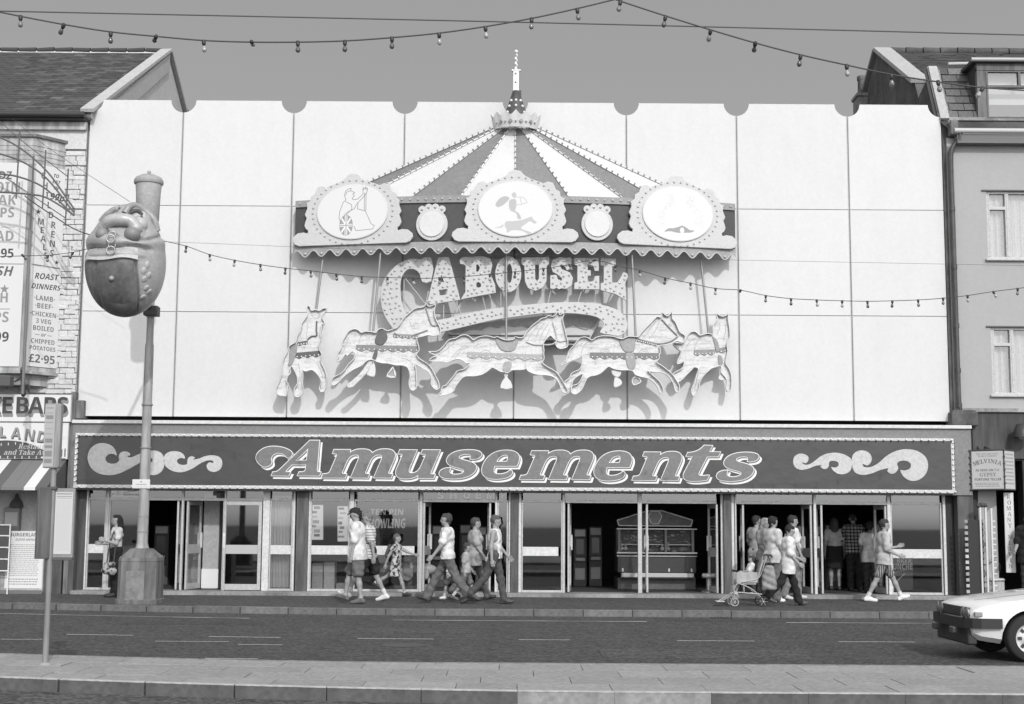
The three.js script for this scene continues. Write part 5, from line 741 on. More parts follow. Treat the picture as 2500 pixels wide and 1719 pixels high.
  mesh('front', [rbox(xa, wx0, dy0, dy1 - 0.15, zf - 0.1, zf + 0.02, 0.01), box(xa, xr, py(172), dy1 - 0.02, zf - 0.1, zf + 0.03), box(wx0, xr, dy0, py(288), zf - 0.1, zf + 0.015)], dm, D);
  mesh('cheek', box(xa, xa + 0.04, dy0, dy1 - 0.05, z1, zf - 0.1), M(0.05, 0.9), D); mesh('roof_slab', rbox(xa - 0.12, xr, dy1 - 0.05, dy1 + 0.04, z1, 0.12, 0.015), M(0.05, 0.8), D);
  mesh('window_frame', [rbox(wx0, xr, py(176), py(173), -0.09, 0.0, 0.004), rbox(wx0, xr, py(214), py(208), -0.09, 0.01, 0.006), rbox(wx0, wx0 + 0.045, py(288), py(176), -0.09, 0.01, 0.006), rbox(X(2486, 195, 0), X(2492, 195, 0), py(208), py(176), -0.09, 0.01, 0.006), rbox(wx0, xr, py(289), py(286), -0.09, 0.04, 0.006)], M(0.13, 0.7), D);
  for (const [a, b, c, d] of [[wx0 + 0.045, X(2486, 195, 0), py(208), py(177)], [X(2493, 195, 0), xr, py(208), py(177)], [wx0 + 0.045, xr, py(286), py(214)]]) mesh('pane', quadGeo(...[[a, c], [b, c], [b, d], [a, d]].map(([x, y]) => new THREE.Vector3(x, y, -0.05))), glass, D);
  mesh('blind', box(wx0, xr, py(288), py(174), -0.3, -0.28), M(0.5, 0.9), D);
  // main roof and gable above
  const xw2 = P(2299, 300, 0).x, zr = -5.4, yR = P(2139, 129, zr).y, zt = -2.0, yt2 = P(2226, 202, zt).y, yLow = yt2 - (yR - yt2) / (zt - zr) * (-0.9 - zt) + 0.06;
  mesh('main_roof', [quadStrip([[xw2 + 0.3, yR, zr], [xr, yR, zr]], [[xw2 + 0.3, yLow, -0.9], [xr, yLow, -0.9]])], M(0.05, 0.9), house);
  const upper = []; const Ls = Math.hypot(zr + 0.9, yR - yLow), an = Math.atan2(yR - yLow, -0.9 - zr);
  for (let r = 0, s = 0; s < Ls - 0.1; r++, s += 0.24) for (let x = xw2 + 0.45 + (r % 2) * 0.15; x < 13; x += 0.3) { const g = box(-0.146, 0.146, -0.012, 0.012, -0.36, 0); g.rotateX(an - 0.05); g.translate(x, yLow + 0.03 + Math.sin(an) * s + rr(-0.006, 0.01), -0.9 - Math.cos(an) * s); upper.push(g); }
  stuff(mesh('roof_tiles', upper, M(0.085, 0.85, { tex: 'stain' }), house));
  for (let x = xw2 + 0.3; x < xr; x += 0.46) mesh('ridge_tile', rod([x, yR + 0.04 + rr(-0.01, 0.01), zr], [x + 0.43, yR + 0.04 + rr(-0.01, 0.01), zr], 0.12, 0.11, 10), M(0.12, 0.85, { tex: 'stain' }), house);
  const gp = [[5, 4], [0, 4], [0, ys0], [0.78, ys1 - 0.1], [1.75, yt2 - 0.45], [2.0, yt2 - 0.02], [-zr, yR + 0.02], [-2 * zr - 0.5, yt2 - 0.9], [-2 * zr - 0.5, 4]];
  const gg = ext(poly(gp), 0.3, 0); gg.rotateY(Math.PI / 2); gg.translate(xw2, 0, 0); mesh('gable_wall', gg, M(0.14, 0.92, { tex: 'stain', bump: 'rough', bs: 0.02 }), house);
  const slab = (a, b, w, t, m) => { const g = box(-w / 2, w / 2, 0, t, 0, a.distanceTo(b)); const k = mesh('coping', g, m, house); k.position.copy(a); k.lookAt(b); };
  const V = (x, y, z) => new THREE.Vector3(x, y, z), cp = M(0.5, 0.85, { tex: 'grain' });
  slab(V(xw2 + 0.12, yt2, zt), V(xw2 + 0.12, yR + 0.05, zr), 0.46, 0.1, cp); slab(V(xw2 + 0.12, yR + 0.05, zr), V(xw2 + 0.12, yt2 - 0.9, 2 * zr + 0.5), 0.46, 0.1, M(0.2, 0.85)); slab(V(xw2 + 0.06, ys0 - 0.02, 0.03), V(xw2 + 0.06, ys1 + 0.02, -0.8), 0.2, 0.06, cp);
  const C = new THREE.Group(); C.name = 'chimney'; house.add(C); const cz = -6.6, c0 = P(2093, 235, cz), c1 = P(2137, 235, cz);
  mesh('stack', rbox(c0.x, c1.x + 0.1, 6, c0.y - 0.02, cz - 0.5, cz + 0.1, 0.01), M(0.3, 0.9, { tex: 'stain', bump: 'rough', bs: 0.02 }), C); mesh('cap', rbox(c0.x - 0.04, c1.x + 0.14, c0.y - 0.02, c0.y + 0.07, cz - 0.54, cz + 0.14, 0.01), M(0.34, 0.9, { tex: 'stain' }), C);
  mesh('pot', lathe([[0.16, 0.05], [0.15, 0.5], [0.17, 0.52], [0.17, 0.62], [0.12, 0.62], [0.12, 0.1]], P(2112, 200, cz).x, c0.y, cz - 0.2, 16), M(0.18, 0.9, { tex: 'stain' }), C);
}
{ // fortune teller's projecting box sign, banner, cutouts and racks
  const B = thing('box_sign', 'projecting white fortune teller box sign with dark lettering', 'sign'), z = 0.7, a = P(2371, 1146, 0.22).x, b = P(2452, 1146, z).x, y0 = P(2412, 1195, z).y, y1 = P(2412, 1098, z).y, q = P(2477, 1146, 0.3).x;
  const V = (x, y, zz) => new THREE.Vector3(x, y, zz), tx = (c, t, y, s, f = 'bold', g = 0.1, fam = 'serif', k = 0) => { c.font = `${f} ${s}px ${fam}`; c.textAlign = 'center'; c.fillStyle = GR(g); if (!k) return c.fillText(t, c.canvas.width / 2, y); t.split('').forEach((ch, i, A) => { const u = (i - (A.length - 1) / 2) / A.length * 2; c.save(); c.translate(c.canvas.width / 2 + u * k * 1.0, y + u * u * 46); c.rotate(u * 0.4); c.fillText(ch, 0, 0); c.restore(); }); };
  const za = 0.22; mesh('cabinet', [quadGeo(V(a, y0, za), V(b, y0, z), V(b, y1, z), V(a, y1, za)), quadGeo(V(b, y0, z), V(q, y0, 0.3), V(q, y1, 0.3), V(b, y1, z)), quadGeo(V(a, y1, za), V(b, y1, z), V(q, y1, 0.3), V(a, y1, 0.12)), quadGeo(V(a, y0, 0.12), V(q, y0, 0.3), V(b, y0, z), V(a, y0, za))], M(0.5, 0.6), B);
  const e = 0.006; mesh('front_panel', quadGeo(V(a + 0.016, y0 + 0.02, za + e + 0.012), V(b - 0.02, y0 + 0.02, z + e - 0.01), V(b - 0.02, y1 - 0.02, z + e - 0.01), V(a + 0.016, y1 - 0.02, za + e + 0.012)), print(512, 600, (c, w, h) => { c.fillStyle = GR(0.55); c.fillRect(0, 0, w, h); tx(c, 'THE ONE AND ONLY', 56, 36, 'bold', 0.2, 'serif'); tx(c, 'WORLD FAMOUS', 92, 36, 'bold', 0.2, 'serif'); tx(c, 'MELVINIA', 190, 92, 'bold', 0.12, 'serif', 215); tx(c, 'AS SEEN ON T.V.', 322, 52, 'bold', 0.1, 'sans-serif'); tx(c, 'GYPSY', 404, 82, 'bold', 0.16, 'serif'); tx(c, 'FORTUNE TELLER', 470, 54, 'bold', 0.08, 'sans-serif'); lines(c, w, 505, 580, 3, 0.22); }), B);
  const n = new THREE.Vector3(z - 0.3, 0, q - b).normalize().multiplyScalar(e); mesh('side_panel', quadGeo(V(b, y0 + 0.02, z).add(n), V(q, y0 + 0.02, 0.3).add(n), V(q, y1 - 0.02, 0.3).add(n), V(b, y1 - 0.02, z).add(n)), print(256, 600, (c, w, h) => { c.fillStyle = GR(0.5); c.fillRect(0, 0, w, h); lines(c, w, 40, 560, 9, 0.26); }), B);
  const er = M(0.06, 0.7); mesh('edging', [[V(a, y0, za), V(b, y0, z)], [V(a, y1, za), V(b, y1, z)], [V(a, y0, za), V(a, y1, za)], [V(b, y0, z), V(b, y1, z)], [V(b, y0, z), V(q, y0, 0.3)], [V(b, y1, z), V(q, y1, 0.3)], [V(q, y0, 0.3), V(q, y1, 0.3)]].map(([u, v]) => rod(u, v, 0.016, 0.016, 6)), er, B);
  const bl = []; for (let i = 0; i < 7; i++) { bl.push(ball(a - 0.02, y0 + (y1 - y0) * i / 6, za, 0.024, 7, 5), ball(b, y0 + (y1 - y0) * i / 6, z + 0.02, 0.024, 7, 5)); } stuff(mesh('edge_bulbs', bl, M(0.07, 0.5), B));
  mesh('hanger', [rod(V(a + 0.2, y1, 0.3), V(a + 0.2, y1 + 0.1, 0.1), 0.02), rod(V(b - 0.2, y1, 0.5), V(b - 0.2, y1 + 0.1, 0.1), 0.02)], er, B);
  { const N = thing('shop_banner', 'tall narrow white banner with letters running down below the box sign', 'banner'), zz = 0.3, x0 = P(2454, 1300, zz).x, x1 = P(2477, 1300, zz).x, yb = P(2464, 1398, zz).y, yt = P(2464, 1203, zz).y; mesh('board', rbox(x0, x1, yb, yt, zz - 0.03, zz, 0.005), M(0.58, 0.8), N);
    mesh('lettering', quadGeo(V(x0, yb, zz + 0.004), V(x1, yb, zz + 0.004), V(x1, yt, zz + 0.004), V(x0, yt, zz + 0.004)), print(128, 1024, (c, w, h) => { c.fillStyle = GR(0.58); c.fillRect(0, 0, w, h); 'ROMANY MELVEN'.split('').forEach((t, i) => { c.font = 'bold 74px serif'; c.textAlign = 'center'; c.fillStyle = GR(0.16); c.fillText(t, 64 + (i % 2 ? 5 : -5), 80 + i * 74); }); }), N); }
  { const R = thing('postcard_rack', 'tall dark postcard rack with pale uprights beside the arcade pier', 'rack', [P(2400, 1400, 0.5).x, 0.12, 0.5]), h = P(2400, 1235, 0.5).y - 0.12; mesh('back', rbox(-0.3, 0.05, 0.02, h - 0.3, -0.05, -0.02, 0.01), M(0.03, 0.8), R); for (const x of [-0.02, 0.1, 0.22]) mesh('upright', rbox(x - 0.02, x + 0.02, 0, h - (x < 0.2 ? 0 : 0.05), -0.02, 0.02, 0.005), M(0.55, 0.5), R); for (let i = 0; i < 13; i++) { const y = 0.15 + i * 0.125; mesh('card', rbox(-0.3 - 0.06, -0.29, y, y + 0.07, -0.04, -0.01, 0.004), M(rr(0.2, 0.5), 0.6), R); mesh('card', rbox(0.02, 0.08, y, y + 0.09, -0.015, 0.012, 0.004), M(rr(0.08, 0.3), 0.6), R); mesh('card', rbox(0.24, 0.3, y + 0.03, y + 0.06, -0.01, 0.02, 0.004), M(0.6, 0.6), R); } mesh('topper', [ball(0.02, h + 0.02, 0, 0.06), ball(-0.05, h, 0, 0.05), ball(0.1, h + 0.01, 0, 0.05)], M(0.06, 0.7), R); }
  { const D = thing('display_drum', 'pale ribbed drum in the novelty shop doorway', 'drum', [P(2420, 1420, 0.1).x, 0.12, 0.1]); const g = []; const prof = []; for (let i = 0; i < 36; i++) { const t = i / 36 * 6.2832; g.push([Math.cos(t) * (0.26 + 0.012 * Math.cos(i * Math.PI)), Math.sin(t) * (0.26 + 0.012 * Math.cos(i * Math.PI))]); } const bd = ext(poly(g), 0.42, 0); bd.rotateX(-Math.PI / 2); mesh('body', bd, M(0.4, 0.8), D); mesh('lid', lathe([[0, 0.47], [0.26, 0.46], [0.285, 0.44], [0.285, 0.41], [0.2, 0.41]], 0, 0, 0, 24), M(0.5, 0.7), D); }
  { const L = thing('wall_lamp', 'dark domed lamp on the shop fascia beyond the box sign', 'lamp', [P(2496, 1050, 0.4).x, P(2496, 1068, 0.4).y, 0.4]); mesh('dome', lathe([[0.2, 0], [0.19, 0.12], [0.14, 0.24], [0.05, 0.3], [0, 0.31]], 0, 0, 0, 18), M(0.04, 0.4), L); mesh('arm', rod([0, 0.25, 0], [0, 0.3, -0.32], 0.02), M(0.05, 0.5), L); mesh('lens', ball(0, 0.04, 0, 0.1), M(0.3, 0.3), L); }
}

// ============================================================ street furniture: lamp post with its giant head, festoons, bus stop
{
  const b = G(346, 1476), zP = b.z - 0.35, L = thing('lamp_post', 'pale lamp post with lidded urn top on a tapered concrete plinth', 'lamp post', [0, 0, 0]);
  const xP = P(350, 1250, zP).x, sh = new THREE.Shape(); const w = 0.37, c = 0.07;
  const oct = k => [[-w, -w + c], [-w + c, -w], [w - c, -w], [w, -w + c], [w, w - c], [w - c, w], [-w + c, w], [-w, w - c]].map(([x, z]) => [x * k, z * k]);
  const ring = (k, y) => oct(k).map(([x, z]) => [xP + x, y, zP + z]), yp = py => P(346, py, zP + 0.35).y, R = [[1.06, 0.12], [1.06, 0.2], [1.0, 0.215], [0.985, yp(1372)], [1.0, yp(1370)], [0.97, yp(1362)], [0.5, yp(1340)], [0.0, yp(1338)]].map(([k, y]) => ring(k, y));
  const gs = []; for (let i = 0; i + 1 < R.length; i++) gs.push(quadStrip([...R[i + 1], R[i + 1][0]], [...R[i], R[i][0]]));
  mesh('plinth', gs, M(0.22, 0.92, { tex: 'streak', bump: 'rough', bs: 0.02 }), L);
  const cap = mesh('plinth_patch', rbox(xP - 0.2, xP + 0.16, 0.16, 0.75, zP + w * 0.985 - 0.01, zP + w * 1.0 + 0.004, 0.01), M(0.26, 0.92, { tex: 'stain', bump: 'rough', bs: 0.01 }), L);
  const y = py => P(350, py, zP).y, post = lathe([[0.15, y(1345)], [0.13, y(1338)], [0.105, y(1325)], [0.102, y(1115)], [0.09, y(1095)], [0.09, y(990)], [0.093, y(988)], [0.093, y(984)], [0.088, y(982)], [0.086, y(845)], [0.07, y(835)], [0.07, y(528)]], xP, 0, zP, 18);
  mesh('post', post, M(0.44, 0.75, { tex: 'streak' }), L);
  for (const py of [990, 1095, 1190, 1262, 1300]) mesh('band', rod([xP, y(py), zP], [xP, y(py - 3), zP], 0.112, 0.112, 16), M(0.3, 0.7, { tex: 'grain' }), L);
  { const pl = mesh('notice_plate', rbox(P(323, 1180, zP + 0.11).x, P(366, 1180, zP + 0.11).x, y(1193), y(1171), zP + 0.1, zP + 0.115, 0.004), M(0.62, 0.6), L); mesh('notice_print', quadGeo(...[[325, 1191], [364, 1191], [364, 1173], [325, 1173]].map(([a, q]) => P(a, q, zP + 0.1185))), print(256, 120, (c, w, h) => { c.fillStyle = GR(0.6); c.fillRect(0, 0, w, h); c.fillStyle = GR(0.15); c.beginPath(); c.arc(128, 24, 12, 0, 7); c.fill(); c.fillStyle = GR(0.3); c.fillRect(42, 58, 172, 14); c.fillStyle = GR(0.45); c.fillRect(30, 94, 200, 6); }), pl); }
  mesh('head_bracket', rbox(xP - 0.12, xP + 0.16, y(772), y(748), zP - 0.12, zP + 0.14, 0.02), M(0.05, 0.6), L); mesh('bracket_arm', rod([xP, y(752), zP + 0.1], P(318, 690, 5.3), 0.045), M(0.08, 0.6), L); mesh('bracket_arm', rod([xP, y(600), zP], P(318, 560, 5.2), 0.035), M(0.08, 0.6), L);
  const twin = L.clone(); twin.name = numbered('lamp_post'); scene.add(twin); twin.position.set(-9.8 - xP, 0, 20.5 - zP); twin.userData = { label: 'lamp post of the near promenade mirrored in the arcade doors', category: 'lamp post' };
  // giant grinning head, a moulded festival lantern
  const zH = 5.6, hc = P(307, 636, zH), H = thing('festival_head_lantern', 'giant moulded grinning head hung out in front of the lamp post', 'festival lantern', [hc.x, hc.y, hc.z], undefined, 0.14);
  const rx = 0.725, ry = 1.055, rz = 0.69, ga = (d, s) => Math.exp(-(d * d) / (s * s)), sst = (a, b, x) => { const t = Math.max(0, Math.min(1, (x - a) / (b - a))); return t * t * (3 - 2 * t); };
  const skin = (u, v) => { // relief over the face, u across and v up
    let d = 0;
    d += 0.10 * ga(v - 0.23 - 0.1 * u * u, 0.12) * (1 - 0.3 * Math.abs(u));                       // upper lip roll
    d -= 0.13 * ga(v - 0.125 - 0.02 * Math.sin(u * 5), 0.03) * sst(0.95, 0.75, Math.abs(u + 0.15)); // mouth slit
    d += 0.05 * ga(v + 0.0, 0.05) * sst(0.8, 0.6, Math.abs(u + 0.15));
    const fold = 0.30 + 0.55 * (u - 0.02) * (u - 0.02) - 0.42 * Math.max(0, u - 0.1); d -= 0.11 * ga(v - fold, 0.035) * sst(0.0, 0.15, Math.abs(u));
    d += 0.07 * ga(u - 0.42, 0.22) * ga(v - 0.36, 0.16) + 0.07 * ga(u + 0.5, 0.2) * ga(v - 0.36, 0.14); // cheeks
    d -= 0.16 * ga(u - 0.33, 0.2) * ga(v - 0.76, 0.05); d -= 0.12 * ga(u + 0.45, 0.16) * ga(v - 0.76, 0.04); // eye sockets
    d += 0.1 * ga(v - 0.87 + 0.5 * (u - 0.3) * (u - 0.3), 0.035) * sst(-0.05, 0.1, u);               // brow ridges
    d -= 0.05 * ga(Math.hypot(u - 0.28, v - 0.62) - 0.38, 0.03) * sst(0.2, 0.4, u);
    if (v < -0.06) { const k = sst(-0.06, -0.2, v); d -= 0.075 * k * ga(u - 0.36 + 0.28 * (v + 0.1), 0.045) + 0.06 * k * ga(u + 0.62 - 0.12 * v, 0.05) + 0.02 * k * ga(u + 0.12, 0.12); d += 0.03 * k * ga(u - 0.1, 0.25); }
    return d;
  };
  const NU = 150, NV = 130, pt = (i, j) => { const th = j / NV * Math.PI, ph = i / NU * 2 * Math.PI; let X = Math.sin(th) * Math.sin(ph), Y = Math.cos(th), Z = Math.sin(th) * Math.cos(ph); const eg = 1 + 0.07 * -Y - 0.10 * Math.max(0, Y - 0.3); const u = X / Math.max(0.35, Math.sqrt(Math.max(0.02, 1 - Y * Y * 0.75))), d = Z > -0.2 ? skin(u, Y) * sst(-0.2, 0.25, Z) : 0; const k = 1 + d; return [X * rx * eg * k, Y * ry * (1 + d * 0.3), Z * rz * eg * k]; };
  const jc = Math.round(Math.acos(-0.07) / Math.PI * NV), part = (j0, j1, nm, m) => { const st = []; for (let j = j0; j < j1; j++) for (let i = 0; i < NU; i++) { const th = (j + 0.5) / NV * Math.PI, ph = (i + 0.5) / NU * 2 * Math.PI, v = Math.cos(th), X = Math.sin(th) * Math.sin(ph), u = X / Math.max(0.35, Math.sqrt(Math.max(0.02, 1 - v * v * 0.75))), dark = v < -0.07 && (Math.cos(ph) > 0 ? u < 0.36 - 0.28 * (v + 0.1) : u < 0); if (dark !== (nm === 'chin')) continue; st.push(quadStrip([pt(i, j), pt(i + 1, j)], [pt(i, j + 1), pt(i + 1, j + 1)])); } let g = merge(st); g.deleteAttribute('uv'); g.deleteAttribute('normal'); g = toCreasedNormals(g, 1.2); return mesh(nm, g, m, H); };
  part(0, NV, 'face', M(0.43, 0.4, { tex: 'grain' })); part(jc - 1, NV, 'chin', M(0.23, 0.6, { tex: 'stain' }));
  const on = (u, v, o = 0.03) => { const th = Math.acos(v), s = Math.sin(th), ph = Math.asin(Math.max(-1, Math.min(1, u * Math.max(0.35, Math.sqrt(Math.max(0.02, 1 - v * v * 0.75))) / s))), p = pt(ph / (2 * Math.PI) * NU, th / Math.PI * NV), k = 1 + o / Math.hypot(...p); return [p[0] * k, p[1] * k, p[2] * k]; };
  const A = [], B = []; for (let i = 0; i <= 40; i++) { const u = -0.86 + i / 40 * 1.25; A.push(on(u, 0.105 + 0.012 * Math.sin(u * 7), 0.015)); B.push(on(u, -0.085 + 0.02 * Math.sin(u * 6 + 1), 0.05)); }
  mesh('lip_band', [quadStrip(A, B), quadStrip(B, B.map(([x, yy, z]) => [x * 0.9, yy - 0.01, z * 0.9]))], M(0.56, 0.5, { side: 1, tex: 'grain' }), H);
  mesh('nose', [tube([on(-0.56, 0.50, 0.02), on(-0.35, 0.535, 0.07), on(-0.05, 0.54, 0.10), on(0.2, 0.53, 0.08), on(0.34, 0.46, 0.03)], 0.115, 40, 16), ball(...on(-0.55, 0.50, 0.02), 0.115, 16, 12), ball(...on(0.34, 0.45, 0.02), 0.125, 16, 12)], M(0.5, 0.25, { tex: 'grain' }), H);
  mesh('brow_fold', tube([on(0.0, 0.76, 0.0), on(0.15, 0.85, 0.02), on(0.41, 0.9, 0.03), on(0.7, 0.85, 0.03), on(0.86, 0.69, 0.02), on(0.93, 0.52, -0.01)], 0.06, 40, 10), M(0.36, 0.4, { tex: 'grain' }), H);
  mesh('brow_fold', tube([on(-0.85, 0.66, -0.02), on(-0.66, 0.76, 0.01), on(-0.42, 0.84, 0.01), on(-0.25, 0.84, -0.01)], 0.055, 30, 10), M(0.36, 0.4, { tex: 'grain' }), H);
  mesh('eye_hollow', tube([on(0.1, 0.765, -0.015), on(0.25, 0.82, -0.012), on(0.45, 0.835, -0.012), on(0.62, 0.79, -0.015)], 0.04, 24, 8), M(0.07, 0.6), H);
  mesh('eyeball', ball(...on(0.5, 0.60, -0.05), 0.15, 18, 14), M(0.42, 0.35), H); mesh('pupil', ball(...on(0.5, 0.63, 0.075), 0.028, 10, 8), M(0.04, 0.4), H);
  mesh('seam', tube([-0.09, -0.2, -0.35, -0.5, -0.65, -0.8, -0.92].map(v => on(0.36 - 0.28 * (v + 0.1), v, 0.006)), 0.022, 40, 8), M(0.14, 0.5), H);
  mesh('nostril', ball(...on(0.26, 0.36, -0.03), 0.15, 16, 12), M(0.2, 0.5), H); mesh('nostril', ball(...on(-0.52, 0.36, -0.05), 0.12, 16, 12), M(0.22, 0.5), H);
  for (const [u, v] of [[0.62, -0.16], [0.55, -0.27], [0.68, -0.33], [0.58, -0.41], [0.66, -0.55], [0.74, -0.6], [0.62, -0.7]]) { const p = on(u, v, 0.0), g = new THREE.SphereGeometry(0.055, 10, 8); g.scale(1, 1.35, 0.5); g.lookAt(new THREE.Vector3(...p)); g.translate(...p); mesh('wart', g, M(0.42, 0.5), H); }
  for (const [u, v] of [[-0.22, -0.42]]) { const p = on(u, v, 0.01); mesh('bolt_plate', [ball(p[0], p[1], p[2], 0.05)], M(0.3, 0.4), H); }
  [0.30, 0.22, 0.13, 0.04].forEach((v, i) => { const p = on(-0.22, v, 0.05), g = new THREE.TorusGeometry(0.06 + 0.012 * (i % 2), 0.012, 6, 14); g.translate(...p); mesh('chain_link', g, M(0.4, 0.3, { metal: 0.5 }), H); });
  const hat = new THREE.Group(); hat.name = 'urn_finial'; L.add(hat); hat.position.copy(P(360, 530, zP));
  const hm = 1 / PXM(zP); mesh('pot', lathe([[0, -10 * hm], [28 * hm, -8 * hm], [30 * hm, 60 * hm], [32.5 * hm, 86 * hm], [30 * hm, 87 * hm]], 0, 0, 0, 28), M(0.46, 0.75, { tex: 'grain' }), hat);
  mesh('lid', lathe([[33 * hm, 82 * hm], [36 * hm, 84 * hm], [36 * hm, 92 * hm], [32 * hm, 99 * hm], [18 * hm, 106 * hm], [5 * hm, 108 * hm], [3.5 * hm, 110 * hm], [0, 110 * hm]], 0, 0, 0, 28), M(0.40, 0.7, { tex: 'grain' }), hat); mesh('knob', ball(0, 114 * hm, 0, 5 * hm), M(0.36, 0.7), hat);
}
// ------------------------------------------------------------ festoon lamps on their cables
function festoon(label, pts, z, opt = {}) {
  const F = thing('festoon', label, 'string lights'), c = opt.cable || pts, v = c.map(([x, y]) => P(x, y, z));
  mesh('cable', tube(v, opt.r || 0.009, v.length * 5, 5), M(0.05, 0.6), F);
  const hold = M(0.03, 0.5), gl = [M(0.16, 0.08, { phys: { clearcoat: 1, clearcoatRoughness: 0.03 } }), M(0.07, 0.08, { phys: { clearcoat: 1, clearcoatRoughness: 0.03 } }), M(0.32, 0.08, { phys: { clearcoat: 1, clearcoatRoughness: 0.03 } })];
  const hg = lathe([[0, 0.012], [0.021, 0.01], [0.023, -0.03], [0.015, -0.052], [0, -0.052]], 0, 0, 0, 10), bg = lathe([[0, -0.052], [0.012, -0.054], [0.02, -0.072], [0.029, -0.094], [0.026, -0.114], [0.014, -0.127], [0, -0.13]], 0, 0, 0, 12);
  pts.forEach(([x, y, tilt, fwd], i) => { if (opt.skip && opt.skip.includes(i)) return; const B = new THREE.Group(); B.name = 'lamp'; F.add(B); B.position.copy(P(x, y, z)); B.rotation.set(fwd || rr(-0.2, 0.2), 0, tilt === undefined ? rr(-0.12, 0.12) : tilt); mesh('holder', hg, hold, B); mesh('bulb', bg, gl[(rnd() * 3) | 0], B); });
  return F;
}
{
  const up = [[50, 40, 0.05], [156, 60, -0.5, 0.6], [270, 79], [381, 89, -0.4, 1.4], [497, 100, 0.1], [614, 102, 0, 1.6], [727, 103], [842, 101], [957, 92], [1072, 82], [1185, 66, 0.1], [1298, 46], [1409, 22, 0.15]];
  festoon('overhead string of lamps sagging across the sky from the left', up, 16.2, { cable: [[-120, 12], [0, 30], [50, 40], [156, 60], [270, 78], [381, 89], [497, 99], [614, 103], [727, 103], [842, 100], [957, 92], [1072, 81], [1185, 65], [1298, 45], [1409, 21], [1500, -1], [1560, -16]] });
  festoon('overhead string of lamps falling towards the dormer house', [[1515, 3, -0.2], [1625, 40, -0.2], [1735, 74, -0.15, 0.5], [1844, 105, 0, 1.0], [1955, 135, -0.15], [2067, 159], [2176, 183, 0.1], [2290, 199], [2400, 215, -0.6]], 16.2, { cable: [[1460, -16], [1515, 3], [1625, 39], [1735, 73], [1844, 105], [1955, 134], [2067, 159], [2176, 182], [2290, 200], [2400, 214], [2520, 222]] });
  const k = 1.0771, lo = [[422, 558], [475, 577], [532, 590], [590, 600], [647, 608], [704, 614], [762, 621], [820, 627], [878, 629], [937, 631], [996, 630], [1052, 627], [1110, 622], [1168, 616], [1232, 609], [1290, 600, 0.4], [1350, 590, -1.3], [1395, 601], [1450, 613], [1508, 630], [1565, 642], [1622, 654], [1679, 658, 0, 1.5], [1736, 670], [1793, 677], [1851, 680], [1909, 682], [1966, 683], [2023, 682], [2081, 680], [2138, 676], [2193, 670], [2251, 661, 0.5], [2307, 654]].map(p => [p[0] * k, p[1] * k, p[2], p[3]]);
  festoon('low string of lamps running from the giant head across the carousel', lo, 5.3, { r: 0.007, cable: [[398, 588], ...lo.map(p => [p[0], p[1]]), [2560, 694]] });
  festoon('short string of lamps between the giant head and the restaurant', [[54, 622, 0.7], [117, 624], [178, 617, -0.5]], 5.2, { r: 0.007, cable: [[-60, 628], [54, 625], [117, 623], [178, 616], [212, 608]] });
  const wire = (l, pts, z, r = 0.006) => one('overhead_wire', l, 'wire', tube(pts.map(([x, y]) => P(x, y, z)), r, pts.length * 6, 5), M(0.06, 0.6));
  wire('straight overhead wire stretched high across the sky', [[-60, 26], [1250, 54], [2560, 87]], 15.5, 0.008);
  wire('thin wire stretched from the giant head across the white wall', [[398, 590], [1250, 622], [2560, 650]], 5.4, 0.003);
  wire('thin stay wire slanting down to the top of the giant head', [[30, 290], [110, 355], [316, 492]], 3.3, 0.005);
  wire('twisted supply cable looping from the steel frame to the giant head', [[60, 478], [78, 492], [150, 540], [170, 553], [200, 567], [232, 577], [258, 585], [270, 592]], 4.2, 0.012);
  // steel fan of an illumination frame
  const S = thing('illumination_frame', 'fan shaped steel frame of curved bars before the restaurant bay', 'light frame'), q = (x, y, z = 1.9) => P(x / 3.191, 100 + y / 3.191, z), mt = M(0.1, 0.6);
  const bars = [[[-120, 690], [0, 750], [150, 830], [360, 1010], [575, 1305]], [[-120, 850], [0, 880], [150, 930], [340, 1050], [575, 1335]], [[-120, 1010], [0, 1035], [130, 1055], [330, 1135], [575, 1360]], [[-120, 1180], [0, 1178], [250, 1197], [345, 1215], [510, 1310], [575, 1358]], [[-120, 540], [0, 630], [150, 760], [530, 1060]], [[-100, 1010], [60, 1080], [250, 1205], [510, 1380]]];
  bars.forEach((b, i) => mesh('bar', tube(b.map(([x, y]) => q(x, y)), i < 4 ? 0.021 : 0.012, b.length * 6, 6), mt, S));
  for (const [x, a, b, xb] of [[155, 690, 1230, 125], [262, 895, 1470, 235], [357, 850, 1300, 330], [532, 995, 1440, 508], [578, 1300, 1362, 575]]) mesh('upright', rod(q(x, a), q(xb, b), 0.016, 0.016, 6), mt, S);
  mesh('stem', rod(q(235, 1470), P(55, 962, 1.9), 0.035, 0.035, 8), M(0.16, 0.6), S);
  mesh('stem_foot', [rod(P(55, 900, 1.9), P(57, 965, 1.2), 0.05, 0.05, 8), rod(P(66, 935, 1.9), P(70, 955, 1.0), 0.03, 0.03, 8)], M(0.07, 0.6), S);
}
